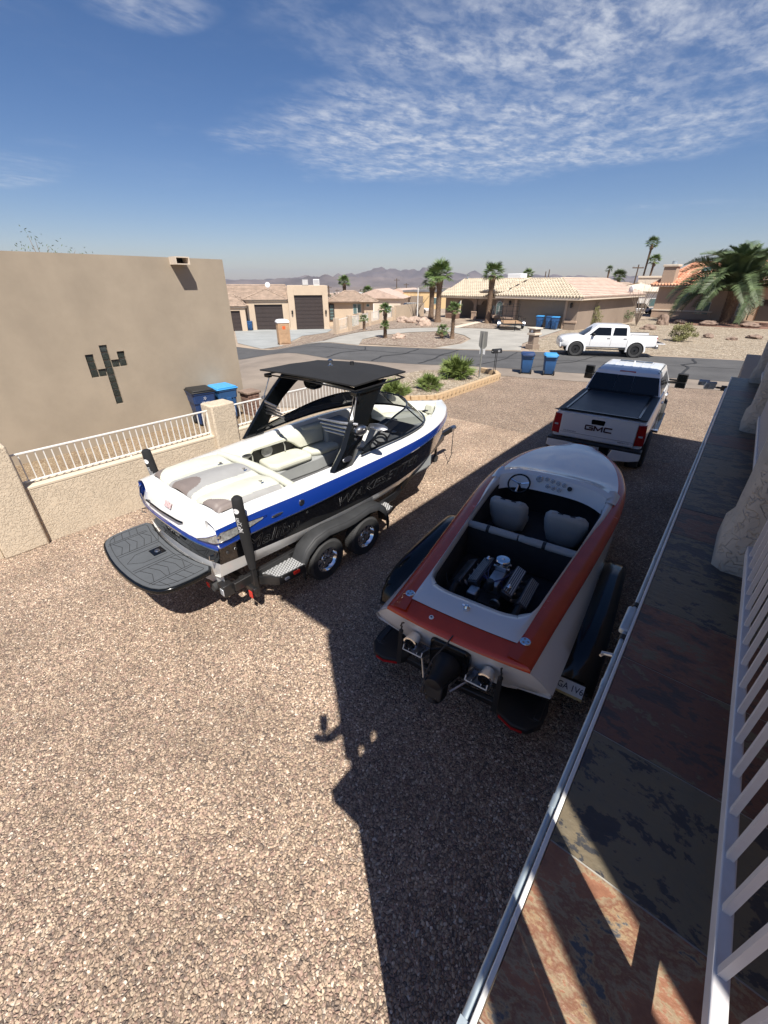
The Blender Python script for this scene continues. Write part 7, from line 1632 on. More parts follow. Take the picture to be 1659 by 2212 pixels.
# ================================================================ HOUSE ACROSS, RIGHT OF CENTRE (cream barrel tiles)
def right_house():
    O=(-13.8,44.0,0); t=thing('house','taupe stucco house with cream barrel-tile roof, wide garage door and arched porch','house',O,math.atan2(-.139,.99))
    C=M['house_taupe']; Tm=M['house_tan']
    def blk(nm,*a,m=C,bev=.02): q=MB(); q.box(*a); return q.build(nm,m,t,bevel=bev)
    blk('garage_wall',-6.9,1.0,.35,14.5,0,2.66); blk('garage_pier',-6.9,-5.35,0,.349,0,2.66); blk('garage_pier',-.32,1.0,0,.349,0,2.66); blk('garage_header',-5.349,-.321,0,.349,2.38,2.66)
    blk('pier_trim',-5.62,-5.38,-.06,-.001,0,2.5,m=Tm); blk('pier_trim',-.30,-.06,-.06,-.001,0,2.5,m=Tm)
    for a,b in ((-6.95,-5.63),(-.05,1.06)):
        blk('pier_base',a,b,-.10,-.001,0,.60,m=C); blk('pier_cap',a-.05,b+.05,-.15,-.001,.601,.80,m=Tm)
    garage_door(t,-5.34,-.33,0,2.37,.30,4,8,M['taupe_door'])
    lantern(t,-6.1,0,2.0,1.3); lantern(t,.35,0,2.0,1.3)
    # left part: porch with arch, entry, window
    blk('wall',-17.6,-6.901,7,14,0,2.5); blk('wall',-9.2,-6.91,2.0,6.99,0,2.5)
    arch=lambda x0,x1,zs,zt:[(x0,zs)]+[(lerp(x0,x1,.5)-math.cos(math.pi*i/12)*(x1-x0)/2,zs+(zt-zs)*math.sin(math.pi*i/12)) for i in range(1,12)]+[(x1,zs)]
    def arched(nm,xa,xb,x0,x1,zs,zt,y0,y1,top):
        q=MB(); a=arch(x0,x1,zs,zt); q.prism([(xa,zs),(xa,top),(xb,top),(xb,zs)]+a[::-1],y0,y1,'y'); q.build(nm,C,t)
    arched('porch_arch',-17.6,-12.9,-15.9,-13.3,1.55,2.15,3.6,4.0,2.48)
    blk('porch_pier',-17.6,-15.9,3.6,4.0,0,1.549); blk('porch_pier',-13.3,-12.9,3.6,4.0,0,1.549)
    for a,b in ((-13.45,-12.75),(-16.1,-15.5)): blk('pier_base',a,b,3.45,3.599,0,.75,m=Tm); blk('pier_cap',a-.04,b+.04,3.42,3.599,.751,.90,m=Tm)
    arched('entry_arch',-12.89,-9.6,-12.3,-11.1,1.6,2.1,3.7,4.0,2.48); blk('porch_back',-17.5,-9.2,6.6,6.9,0,2.45,m=M['taupe_door'])
    blk('porch_planter',-16.8,-15.2,2.8,3.5,0,.55,m=M['brick_red'])
    # arched windows beside the entry
    for xa,xb,y in ((-9.05,-8.25,1.99),(-10.75,-10.2,3.9)):
        f=MB(); f.prism([(xa,.75),(xb,.75)]+arch(xa,xb,1.7,2.15)[::-1],y-.06,y,'y'); f_=f.build('window',M['white_pl'],t)
        for k in range(2):
            w_=(xb-xa)/2
            for (z0,z1) in ((.80,1.2),(1.24,1.66)): p=MB(); p.box(xa+k*w_+.04,xa+(k+1)*w_-.03,y-.075,y-.061,z0,z1); p.build('pane',M['winglass'],f_)
        p=MB(); p.prism([(a*.9+.1*(xa+xb)/2,b-.03) for a,b in arch(xa,xb,1.72,2.12)],y-.075,y-.061,'y'); p.build('pane',M['winglass'],f_)
    blk('window_ledge',-9.3,-8.0,1.75,1.999,.45,.72,m=Tm); blk('window_ledge',-10.95,-10.0,3.5,3.699,.45,.72,m=Tm)
    blk('fascia',-7.55,1.55,-.74,-.66,2.50,2.70,m=M['trim_cream']); blk('fascia',1.50,1.58,-.65,14.6,2.52,2.72,m=M['trim_cream']); blk('fascia',-18.3,-7.6,3.02,3.10,2.25,2.40,m=M['trim_cream'])
    e=2.72; rz=4.25; A=(-7.6,-.75,e);B=(1.6,-.75,e);ap=(-3.0,3.85,rz);bk=(-3.0,14.6,rz)
    m=MB(); roof_face(m,[A,B,ap],.30,.40,seed=1); ridge_caps(m,B,ap); ridge_caps(m,A,ap)
    roof_face(m,[(-7.6,8,e),A,ap,(-3.0,8,rz)],.30,.40,seed=3)
    # left gable roof, front and back slopes
    roof_face(m,[(-18.35,3.0,2.42),(-3.4,3.0,2.42),(-3.2,7.6,rz-.02),(-18.0,7.6,rz-.02)],.30,.40,seed=4)
    roof_face(m,[(-3.2,12.2,2.42),(-18.35,12.2,2.42),(-18.0,7.6,rz-.02),(-3.2,7.6,rz-.02)],.30,.40,seed=5)
    # small hip over the entry
    roof_face(m,[(-11.2,1.6,2.95),(-7.7,1.6,2.95),(-9.0,4.4,3.95)],.30,.40,seed=6); roof_face(m,[(-11.2,5.6,2.95),(-11.2,1.6,2.95),(-9.0,4.4,3.95)],.30,.40,seed=7); ridge_caps(m,(-11.2,1.6,2.95),(-9,4.4,3.95)); ridge_caps(m,(-9.0,4.4,3.95),(-8.6,7.6,4.3))
    ridge_caps(m,(-18.0,7.6,rz),(-3.2,7.6,rz)); ridge_caps(m,ap,bk)
    stuff(m.build('roof_tiles',M['tile_cream'],t,smooth=False))
    m=MB(); roof_face(m,[B,(1.6,14.6,e),bk,ap],.30,.40,seed=2); stuff(m.build('side_roof_tiles',M['tile_pink'],t,smooth=False))
    q=MB(); q.prism([(-17.6,2.45),(-17.6,2.5)],0,1,'x') if 0 else None
    q=MB(); q.box(-13.4,-11.5,10.2,11.6,3.9,4.85); q.build('roof_cooler',M['white'],t,bevel=.05)
    q=MB(); q.tube([(-17.4,7.4,4.2),(-17.4,7.4,4.6)],.07,8); q.lathe([(.07,0),(.2,.18),(.07,.2)],8,(-17.4,7.4,4.6)); q.build('roof_vent',M['galv'],t)
    q=MB(); q.tube([(1.3,10,2.9),(1.5,9.9,3.2)],.03,6); q.X=Matrix.Translation((1.55,9.8,3.3))@Matrix.Rotation(R(60),4,'Z'); q.lathe([(0,0),(.28,.07),(.34,.14)],18,(0,0,0),'x'); q.build('satellite_dish',M['white'],t)
    
right_house()
# ================================================================ HOUSE AT FAR RIGHT (orange tiles)
def orange_house():
    O=(-10.5,67.2,0); t=thing('house','tan stucco house with orange barrel-tile roof and wide chimney behind the date palm','house',O,math.atan2(-.139,.99))
    C=M['house_tan']
    def blk(nm,*a,m=C,bev=.03): q=MB(); q.box(*a); return q.build(nm,m,t,bevel=bev)
    blk('wall',0,9.4,0,11,0,3.5); blk('wall',9.5,22,2.4,12,0,3.7); blk('plinth',-.06,6.3,-.08,-.001,0,.75); blk('band',-.12,6.4,-.14,-.001,.76,.92,m=M['trim_cream'])
    blk('chimney',.05,1.45,-.32,.9,3.55,5.55); blk('chimney_cap',-.08,1.58,-.45,1.03,5.551,5.80,m=M['trim_cream']); q=MB(); q.tube([(.9,.3,5.8),(.9,.3,6.15)],.3,12); q.build('chimney_pot',M['galv'],t)
    def win(a,b,c,d,y,n=2):
        f=MB(); f.box(a,b,y-.06,y,c,d); f_=f.build('window',M['white_pl'],t)
        for k in range(n): w_=(b-a)/n; p=MB(); p.box(a+k*w_+.06,a+(k+1)*w_-.05,y-.08,y-.061,c+.07,d-.07); p.build('pane',M['winglass'],f_)
    win(4.6,6.0,.5,1.9,-.001); win(8.6,9.3,.6,1.9,-.001)
    blk('entry_recess',10.2,12.6,2.3,2.399,0,2.2,m=M['brown_door']); win(13.5,15,.8,2.0,2.399)
    blk('fascia',-.75,9.9,-.62,-.55,3.42,3.58,m=M['trim_cream'])
    t2=mat('pale_orange_tile',(.62,.36,.24),.8,var=.15,vs=2); t3=mat('dark_orange_tile',(.42,.16,.09),.8,var=.15,vs=2)
    m=MB(); S_={'n':297,'parent':t,'mats':[M['tile_orange'],t2,t3]}
    e=3.6; A=(-.8,-.65,e);B=(9.9,-.65,e);rl=(1.7,5.2,6.05);rr_=(9.6,5.2,6.05)
    roof_face(m,[A,B,rr_,rl],.34,.46,singles=S_,seed=1); roof_face(m,[(-.8,11.5,e),A,rl,(1.7,6.4,6.05)],.34,.46,seed=2); roof_face(m,[(9.9,11.5,e),(-.8,11.5,e),(1.7,6.4,6.05),(9.6,6.4,6.05)],.34,.46,seed=3)
    ridge_caps(m,A,rl,.12); ridge_caps(m,rl,rr_,.12)
    stuff(m.build('roof_tiles',M['tile_orange'],t,smooth=False))
    m=MB(); roof_face(m,[(9.2,1.6,3.8),(22.5,1.6,3.8),(20,6.5,6.1),(9.0,6.5,6.1)],.34,.46,seed=5); stuff(m.build('far_roof_tiles',M['tile_pink'],t,smooth=False))
    q=MB(); q.obox((3.9,2.6,5.3),(1.0,.9,.10),(R(24),0,0)); q.build('skylight',M['winglass'],t,bevel=.02)
orange_house()
# ================================================================ utility trailer, lamp pillar
def utility_trailer():
    t=thing('utility_trailer','black open mesh utility trailer with tall ramp gate parked before the taupe garage','trailer',(-18.0,41.3,.04),R(-148))
    F=M['frame_black']
    q=MB(); 
    for s in (-1,1): q.box(s*.95-.03,s*.95+.03,-1.8,1.8,.48,.58)
    q.box(-.95,.95,-1.83,-1.77,.48,.58); q.box(-.95,.95,1.77,1.83,.48,.58); q.build('frame',F,t)
    q=MB()
    for k in range(10): q.box(-.92+k*.185,-.92+k*.185+.17,-1.76,1.76,.585,.61)
    stuff(q.build('deck_board',M['wood_lt'],t))
    for s in (-1,1):
        q=MB(); q.box(s*.95-.025,s*.95+.025,-1.8,1.8,1.0,1.05)
        for y in (-1.75,-.9,0,.9,1.75): q.box(s*.95-.02,s*.95+.02,y-.02,y+.02,.58,1.0)
        q.build('side_rail',F,t)
        wheel(t,(s*1.13,0,.33),r=.33,w_=.2,rim=M['white'],side=s,spokes=8,n=18,tread=False)
        f=MB(); f.loft([[(s*x,.45*math.cos(a),.33+.42*math.sin(a)) for a in [math.pi*i/10 for i in range(11)]] for x in (1.0,1.27)],close=False,cap=False); f.build('fender',M['steel'],t)
    q=MB()
    for x in (-.92,-.3,.3,.92): q.box(x-.02,x+.02,-1.86,-1.82,.6,2.05)
    for z in (.62,1.0,1.4,1.8,2.03): q.box(-.92,.92,-1.86,-1.82,z,z+.03)
    q.build('ramp_gate',F,t)
    q=MB(); q.tube([(-.9,1.8,.53),(0,2.9,.53)],.04,6); q.tube([(.9,1.8,.53),(0,2.9,.53)],.04,6); q.tube([(0,2.7,.05),(0,2.7,.9)],.03,6); q.build('drawbar',F,t)
utility_trailer()
def lamp_pillar():
    t=thing('letterbox_pillar','square taupe stucco letterbox pillar with cream cap beside the concrete driveway','pillar',(-11.1,29.5,.02),R(-20))
    q=MB(); q.box(-.32,.32,-.32,.32,0,.30); q.build('base',M['house_taupe'],t,bevel=.02); q=MB(); q.box(-.24,.24,-.24,.24,.30,.86); q.build('shaft',M['house_taupe'],t,bevel=.02)
    q=MB(); q.box(-.33,.33,-.33,.33,.86,1.0); q.build('ledge',M['trim_cream'],t,bevel=.02); q=MB(); q.box(-.26,.26,-.26,.26,1.0,1.22); q.build('box',M['house_taupe'],t,bevel=.01); q=MB(); q.box(-.36,.36,-.36,.36,1.22,1.32); q.build('cap',M['trim_cream'],t,bevel=.03)
    q=MB(); q.prism([(-.09,1.03)]+[(-.09*math.cos(math.pi*i/8),1.13+.07*math.sin(math.pi*i/8)) for i in range(9)]+[(.09,1.03)],-.275,-.261,'y'); q.build('letterbox_door',M['white'],t)
lamp_pillar()
# ================================================================ PLANTS
def fan_leaf(stem=.5,rad=.55,nseg=11,spread=150,droop=.25,w_=.055):
    """petiole along +y then a folded fan of narrow segments"""
    m=MB(); m.tube([(0,0,0),(0,stem*.5,.02),(0,stem,0)],[.014,.012,.009],4)
    for i in range(nseg):
        a=R(-spread/2+spread*i/(nseg-1)); c,s=math.sin(a),math.cos(a); L_=rad*(1-.25*abs(i/(nseg-1)-.5)*2)
        z=.04 if i%2 else -.02; px,py=-s,c; px,py=s,-c
        nx,ny=math.cos(a),-math.sin(a)
        p0=(0,stem,0); w1=w_*.9
        mid=(c*L_*.55,stem+s*L_*.55,z-droop*L_*.15); tip=(c*L_*1.0,stem+s*L_,z-droop*L_*.8)
        m.add([p0,(mid[0]-nx*w1,mid[1]-ny*w1,mid[2]-.012),(mid[0],mid[1],mid[2]+.014),(mid[0]+nx*w1,mid[1]+ny*w1,mid[2]-.012),tip],[(0,1,2),(0,2,3),(1,4,2),(2,4,3)])
    return m
def fan_palm(label,x,y,h,crown=1.1,tr=.16,n=34,cat='palm tree',name='fan_palm',z0=None,leafm=None,seed=1,lean=(0,0),dead=8,group='fan palms',bulb=1.35):
    z=terr(x,y) if z0 is None else z0; t=thing(name,label,cat,(x,y,z),0,group); rr=random.Random(seed)
    # trunk with old leaf bases
    m=MB(); hs=[0,.15*h,.4*h,.7*h,.93*h,h]; m.tube([(lean[0]*(q/h)**2,lean[1]*(q/h)**2,q) for q in hs],[tr*1.5,tr*1.15,tr,tr,tr*bulb,tr*1.2],12)
    k=int(h/.11)
    for i in range(k):
        q=h*(.12+.86*i/k); r=tr*(1.0 if q<.7*h else 1.2)
        for j in range(6):
            a=j*math.pi/3+i*.52+rr.uniform(-.1,.1); cx_=lean[0]*(q/h)**2+r*math.cos(a); cy_=lean[1]*(q/h)**2+r*math.sin(a)
            o=.05+rr.uniform(0,.05); m.add([(cx_-.05*math.sin(a),cy_+.05*math.cos(a),q),(cx_+.05*math.sin(a),cy_-.05*math.cos(a),q),(cx_+o*math.cos(a),cy_+o*math.sin(a),q+.14)],[(0,1,2)])
    m.build('trunk',M['trunk'],t,smooth=False)
    lf=fan_leaf(.5*crown,.62*crown,11,150,.35,.05*crown).build('frond',leafm or M['palm_green'],t,smooth=False); src=lf; dd=None
    for i in range(n):
        f=(i+.5)/n; el=R(80-105*f+rr.uniform(-9,9)); az=i*2.39996+rr.uniform(-.2,.2)
        M4=Matrix.Translation((lean[0],lean[1],h+.05*crown))@Matrix.Rotation(az,4,'Z')@Matrix.Rotation(el,4,'X')@Matrix.Rotation(rr.uniform(-.5,.5),4,'Y')@Matrix.Diagonal((*( [rr.uniform(.85,1.12)]*3),1))
        if i==0: src.matrix_basis=M4
        else: inst(src,t,M4)
    for i in range(dead):
        az=rr.uniform(0,6.28); M4=Matrix.Translation((lean[0],lean[1],h-.05))@Matrix.Rotation(az,4,'Z')@Matrix.Rotation(R(-62+rr.uniform(-12,8)),4,'X')@Matrix.Diagonal((.8,.85,.8,1))
        if dd is None: dd=fan_leaf(.4*crown,.5*crown,7,90,.6,.06).build('dead_frond',M['palm_brown'],t,smooth=False); dd.matrix_basis=M4
        else: inst(dd,t,M4)
    return t
fan_palm('thick-trunked fan palm, right and taller of the pair beside the curved drive',-27.4,43.1,4.5,1.5,.27,n=34,seed=1,dead=5)
fan_palm('fan palm with thick bare trunk, the left one of the pair beside the curved drive',-30.6,46.6,4.0,1.45,.27,n=34,seed=2,dead=9)
fan_palm('slim fan palm standing alone before the arched porch of the taupe house',-22.5,45.5,4.55,1.3,.25,n=30,seed=3,dead=4)
fan_palm('small fan palm with two leaf heads in the gravel island, left of the boulder',-22.6,27.9,2.05,.55,.12,n=22,seed=4,dead=3)
fan_palm('small leafy head sprouting on the trunk of the island fan palm',-22.5,27.75,.95,.42,.05,n=16,seed=14,dead=0)
fan_palm('small slanting fan palm near the right end of the gravel island',-18.2,30.9,2.05,.62,.13,n=22,seed=5,dead=4)
fan_palm('knee-high bushy fan palm at the foot of the slanting island palm',-18.9,30.5,.55,.55,.10,n=18,seed=15,dead=2)
fan_palm('small fan palm growing by the white picket garden wall',-28.4,31.9,.9,.5,.10,n=18,seed=6,dead=2)
fan_palm('fan palm behind the brown-tiled wing, its head above the roof ridge',-52.1,54,5.3,1.15,.2,n=32,seed=7,dead=5,z0=-1.5)
fan_palm('smaller fan palm between the brown-tiled wing and the power pole',-65.7,75.3,4.5,1.25,.2,n=30,seed=8,dead=5,z0=-2.5)
fan_palm('palm showing above the ridge of the cream-tiled roof',-25.9,62.9,4.75,.85,.15,n=22,seed=9,dead=2)
for (x,y,h,l) in ((-23.2,123.5,13.3,'tall skinny palm on the skyline, the left and taller of two'),(-21.8,123.2,10.0,'tall skinny palm on the skyline, the right and lower of two')):
    fan_palm(l,x,y,h,1.5,.17,n=30,seed=int(h),dead=10,z0=-2,lean=(.2,0),group='skyline palms')
fan_palm('dark bushy palm behind the cream-tiled roof, before the skyline palms',-22.3,97.5,5.7,1.35,.2,n=34,seed=18,dead=6,z0=-1.0,leafm=M['leaf'])
fan_palm('distant short palm with forked head left of the dark bushy palm',-31.4,126,8.6,1.0,.15,n=20,seed=19,dead=4,z0=-2.1,leafm=M['leaf'])
# date palm
def pinnate(L_=3.4,seed=0,pairs=46,droop=1.0):
    m=MB(); P=[]; 
    for i in range(13):
        f=i/12; P.append(Vector((0,L_*f*(1-.10*f*f*droop),.95*L_*.32*math.sin(f*math.pi*.55)-droop*L_*.42*f**2.6)))
    m.tube([tuple(p) for p in P],[.035*(1-.85*i/12)+.004 for i in range(13)],4)
    rr=random.Random(seed)
    for k in range(pairs):
        f=.10+.89*k/pairs; i=min(11,int(f*12)); p=P[i].lerp(P[i+1],f*12-i); d=(P[i+1]-P[i]).normalized(); up=Vector((1,0,0)).cross(d)
        for s in (-1,1):
            l=.62*math.sin(math.pi*(.12+.82*f))**.7*L_/3.4+.05; dr=(Vector((s,0,0))*.80+d*.62+up*(.28+rr.uniform(-.12,.12))).normalized(); e=p+dr*l+Vector((0,0,-.10*l)); wd=d*.04
            m.add([p-wd,p+wd,p+dr*l*.5+wd*1.1,e,p+dr*l*.5-wd*1.1],[(0,1,2,3,4)])
    return m
def date_palm():
    t=thing('date_palm','big spreading date palm with arching feathery fronds before the orange-roofed house','palm tree',(-2.5,61.5,0),0)
    m=MB(); m.tube([(0,0,0),(0,0,.6),(0,0,2.0),(0,0,3.1)],[.55,.5,.5,.62],14); rr=random.Random(4)
    for i in range(22):
        for j in range(9):
            a=j*.7+i*.37; q=.2+i*.135; r=.52; c_,s_=math.cos(a),math.sin(a); m.add([(r*c_-.09*s_,r*s_+.09*c_,q),(r*c_+.09*s_,r*s_-.09*c_,q),((r+.14)*c_,(r+.14)*s_,q+.22)],[(0,1,2)])
    m.build('trunk',M['trunk'],t,smooth=False)
    srcs=[]
    for k,(l,dr) in enumerate(((5.0,.55),(6.0,1.0),(6.0,1.45))):
        srcs.append(None)
    n=84
    for i in range(n):
        f=(i+.5)/n; k=0 if f<.25 else (1 if f<.62 else 2); az=i*2.39996+rr.uniform(-.2,.2); el=R(82-(96*f)+rr.uniform(-6,6))
        M4=Matrix.Translation((.35*math.cos(az+math.pi/2),.35*math.sin(az+math.pi/2),3.1))@Matrix.Rotation(az,4,'Z')@Matrix.Rotation(el,4,'X')@Matrix.Rotation(rr.uniform(-.5,.5),4,'Y')@Matrix.Diagonal((*([rr.uniform(.88,1.1)]*3),1))
        if srcs[k] is None: srcs[k]=pinnate((4.2,5.8,6.0)[k],k,56,(.55,1.0,1.3)[k]).build('frond',M['palm_dk'],t,smooth=False); srcs[k].matrix_basis=M4
        else: inst(srcs[k],t,M4)
date_palm()
# clumping mediterranean fan palms in the planter
def clump(label,x,y,s,n,seed):
    t=thing('fan_palm_clump',label,'shrub',(x,y,.10),0,'low fan palm clumps in the planter'); rr=random.Random(seed)
    q=MB(); q.lathe([(.10,0),(.09,.08),(.02,.14)],8); q.build('root_crown',M['trunk'],t)
    src=None
    for i in range(n):
        f=(i+.5)/n; az=i*2.39996+rr.uniform(-.3,.3); el=R(88-78*f**.9+rr.uniform(-8,8)); cx_,cy_=rr.gauss(0,.10*s),rr.gauss(0,.10*s)
        M4=Matrix.Translation((cx_,cy_,.02))@Matrix.Rotation(az,4,'Z')@Matrix.Rotation(el,4,'X')@Matrix.Rotation(rr.uniform(-.7,.7),4,'Y')@Matrix.Diagonal((*([s*rr.uniform(.75,1.1)]*3),1))
        if src is None: src=fan_leaf(.42,.36,13,150,.15,.018).build('leaf',M['yucca_green'],t,smooth=False); src.matrix_basis=M4
        else: inst(src,t,M4)
clump('bright green low fan palm clump in the planter, nearest the blue boat',-9.75,12.6,.98,60,1)
clump('greener low fan palm clump in the planter, middle of three',-9.6,14.75,.86,60,2)
clump('tallest low fan palm clump in the planter, beside the road sign',-9.95,17.5,1.28,80,3)
# leafy crown built of many small leaves in clumps
def leafy(t,cx_,cy_,cz,rx,ry,rz,n,seed,m_,ls=.12,name='crown',clumps=14):
    rr=random.Random(seed); m=MB(); C_=[]
    for k in range(clumps):
        a=rr.uniform(0,6.28); u=rr.uniform(-1,1); r=rr.uniform(.35,.95); C_.append((cx_+rx*r*math.cos(a)*math.sqrt(1-u*u),cy_+ry*r*math.sin(a)*math.sqrt(1-u*u),cz+rz*r*u,rr.uniform(.18,.36)))
    for i in range(n):
        c=C_[rr.randrange(len(C_))]; d=Vector((rr.gauss(0,1),rr.gauss(0,1),rr.gauss(0,1))).normalized()*(rr.random()**.4)*c[3]; p=Vector((c[0]+d.x*rx,c[1]+d.y*ry,c[2]+d.z*rz*1.2))
        e=Vector((rr.uniform(-1,1),rr.uniform(-1,1),rr.uniform(-.6,1))).normalized(); f=e.orthogonal().normalized(); s=ls*rr.uniform(.6,1.3)
        m.add([p,p+e*s+f*s*.4,p+e*s*2,p+e*s-f*s*.4],[(0,1,2,3)])
    return m.build(name,m_,t,smooth=False)
def bush(label,x,y,w_,h,m_,seed,name='shrub',cat='shrub',n=900,ls=.05,z0=None):
    t=thing(name,label,cat,(x,y,terr(x,y) if z0 is None else z0)); q=MB(); rr=random.Random(seed)
    for k in range(7): a=rr.uniform(0,6.28); q.tube([(0,0,0),(w_*.3*math.cos(a),w_*.3*math.sin(a),h*.7)],[.02,.008],4)
    q.build('stem',M['stick'],t,smooth=False); leafy(t,0,0,h*.5,w_/2,w_/2,h*.55,n,seed,m_,ls,clumps=22); return t
bush('rounded olive-green desert bush on the tan gravel behind the white parked pickup',-3.9,40.6,2.3,1.15,M['leaf2'],3,n=2600,ls=.07)
bush('yellow-green shrub against the side wall of the taupe house',-12.35,47.6,1.5,2.1,M['leaf2'],4,n=1500,ls=.06)
bush('low grey-green shrub further back along the side of the taupe house',-11.6,56,2.8,1.5,M['leaf'],5,n=1500,ls=.07)
bush('small yucca-like shrub before the brown-tiled wing',-38.5,41.5,1.2,1.2,M['yucca_green'],6,n=700,ls=.06)
bush('thin small shrub by the entrance planter of the brown-tiled wing',-41,43.2,1.0,.9,M['leaf2'],7,n=500,ls=.05)
# ocotillo: bare wand-like stems
def ocotillo(label,x,y,h,n,seed,sp=.35):
    t=thing('ocotillo',label,'shrub',(x,y,terr(x,y)),0,'bare wand-stemmed desert plants'); rr=random.Random(seed); src=None
    for i in range(n):
        a=rr.uniform(0,6.28); s=rr.uniform(.1,1)*sp; L_=h*rr.uniform(.7,1.05); q=MB(); q.tube([(0,0,0),(s*.4*L_*math.cos(a),s*.4*L_*math.sin(a),L_*.5),(s*L_*math.cos(a)*1.1,s*L_*math.sin(a)*1.1,L_)],[.03,.022,.008],4); q.build('stem',M['stick'],t,smooth=False)
ocotillo('tall bare ocotillo beside the taupe house, behind the white parked pickup',-9.3,52.5,4.0,26,1,.42)
ocotillo('bare ocotillo leaning over the solid cream garden wall across the street',-31.0,43.6,3.2,15,2,.75)
# barrel cactus and boulders
def rock(label,x,y,s,seed,m_=None,sq=.6,group=None):
    z=terr(x,y); rr=random.Random(seed); bm=bmesh.new(); bmesh.ops.create_icosphere(bm,subdivisions=3,radius=1)
    for v in bm.verts:
        n_=noise.fractal(v.co*1.3+Vector((seed,0,0)),1,2,4); v.co*=1+.35*n_; v.co.z*=sq; v.co.x*=1.2
    me=bpy.data.meshes.new('boulder'); bm.to_mesh(me); bm.free(); me.materials.append(m_ or M['rock']); o=bpy.data.objects.new('boulder',me); COL.objects.link(o); o.location=(x,y,z+s*.3); o.scale=(s,s,s); o.rotation_euler=(0,0,rr.uniform(0,3)); tag(o,label,'boulder',group)
rock('tan boulder in the gravel island beside the small two-headed palm',-21.6,28.3,.45,1); rock('rounded tan boulder in the gravel island beside the slanting palm',-19.9,32.2,.55,2)
rock('squarish pale boulder between the two thick-trunked palms',-26.6,39.2,.65,3,sq=.9); rock('flat pale boulder left of the thick-trunked palms',-29,41,.7,4); rock('small boulder at the near end of the solid cream wall',-30.5,40.8,.6,14,sq=.8)
rock('angular red-brown boulder on the tan gravel right of the olive bush',-2.5,44.6,.38,5,M['rock_dk']); rock('flat red-brown rock at the far right of the tan gravel lot',.4,46.2,.45,6,M['rock_dk'],.4); rock('low dark rock on the tan gravel near the right edge',-.9,43.9,.35,7,M['rock_dk'],.4)
rock('dark rock behind the ocotillo on the sloping gravel',-7.6,49,.5,8,M['rock_dk']); rock('upright dark stump-like rock left of the date palm',-7.4,55.5,.55,9,M['rock_dk'],1.6); rock('flat tan rock on the gravel before the letterbox pillar',-9.6,31.4,.3,10,sq=.35)
rock('long dark border rock under the date palm, left end',-6.2,58.5,.6,11,M['rock_dk'],.35); rock('long dark border rock under the date palm, middle',-3.6,57.6,.8,12,M['rock_dk'],.3); rock('long dark border rock under the date palm, right end',-.2,57.6,.75,13,M['rock_dk'],.35)
sheet('red_soil_bed',[(-7.5,58),(-4,56.2),(0,56.0),(6,58),(6,66),(-8,65)],.04,mat('red_soil',(.22,.12,.085),.95,var=.3,vs=1))
# ================================================================ FAR NEIGHBOURHOOD
def at_px(px,py,zg):
    """world point on level zg seen at that photograph position (for laying out far houses)"""
    f=895; p=math.atan(498/f); yaw=R(39.155); F_=Vector((-math.sin(yaw),math.cos(yaw),0)); R_=Vector((math.cos(yaw),math.sin(yaw),0))
    d=(F_*math.cos(p)-Vector((0,0,1))*math.sin(p))*f+R_*(px-829.5)-(F_*math.sin(p)+Vector((0,0,1))*math.cos(p))*(py-1106); t_=(zg-4)/d.z; return (d.x*t_,d.y*t_)
def az_pt(px,D):
    a=R(-39.155)+math.atan((px-829.5)/1024.2); return (D*math.sin(a),D*math.cos(a))
def far_house(label,px,D,w_,d_,h,rh,wallm,roofm,rot=0,z=None,door=True,hipd=True,group=None):
    x,y=az_pt(px,D); a=math.atan2(-x,y) ; z=terr(x,y) if z is None else z
    t=thing('house',label,'house',(x,y,z),a+R(rot),group)
    q=MB(); q.box(-w_/2,w_/2,0,d_,-1,h); q.build('wall',wallm,t)
    q=MB(); e=.5
    if rh>0:
        if hipd: q.loft([[(-w_/2-e,-e,h),(w_/2+e,-e,h),(w_/2+e,d_+e,h),(-w_/2-e,d_+e,h)],[(-w_/2+d_*.45,d_/2-.05,h+rh),(w_/2-d_*.45,d_/2-.05,h+rh),(w_/2-d_*.45,d_/2+.05,h+rh),(-w_/2+d_*.45,d_/2+.05,h+rh)]])
        else: q.prism([(-w_/2-e,h),(0,h+rh),(w_/2+e,h)],-e,d_+e,'y')
    else: q.box(-w_/2-.15,w_/2+.15,-.15,d_+.15,h,h+.3)
    q.build('roof',roofm,t,smooth=False)
    rr=random.Random(int(px)+int(D)); n=max(2,int(w_/4))
    for k in range(n):
        cx_=-w_/2+(k+.5)*w_/n
        if door and k==0: q=MB(); q.box(cx_-min(2.4,w_/n*.42),cx_+min(2.4,w_/n*.42),-.06,-.01,-.2,min(h-.4,2.3)); q.build('garage_door',M['white_pl'] if rr.random()<.6 else M['taupe_door'],t)
        else:
            q=MB(); q.box(cx_-.7,cx_+.7,-.06,-.01,.9,min(h-.4,2.1)); f_=q.build('window',M['white_pl'],t); q=MB(); q.box(cx_-.6,cx_+.6,-.10,-.061,1.0,min(h-.5,2.0)); q.build('pane',M['winglass'],f_)
    return t
W_,T_,C_=M['house_cream'],M['house_tan'],M['trim_cream']
far_house('cream gabled house with white garage doors behind the brown-tiled wing',812,84,9,12,3.2,1.5,C_,M['tile_pink'],-12,hipd=False)
far_house('second cream gabled house with red awning, right of the white garage doors',860,96,10,12,3.4,1.7,C_,M['tile_pink'],-18,door=False,hipd=False)
far_house('yellowish flat-roofed house behind the two thick-trunked palms',943,92,13,10,3.0,.0,mat('yellow_stucco',(.62,.45,.24),.9,var=.05),M['roof_grey'],-10)
far_house('dark grey roofed house behind the yellowish house',922,120,14,12,3.0,1.9,W_,M['roof_grey'],8)
far_house('grey roofed low house on the slope right of the two thick-trunked palms',958,160,16,12,3.2,2.0,T_,M['roof_grey'],0)
far_house('white two-storey house with terrace left of centre on the slope',777,150,9,9,5.0,0,M['white'],M['white_pl'],0,door=False)
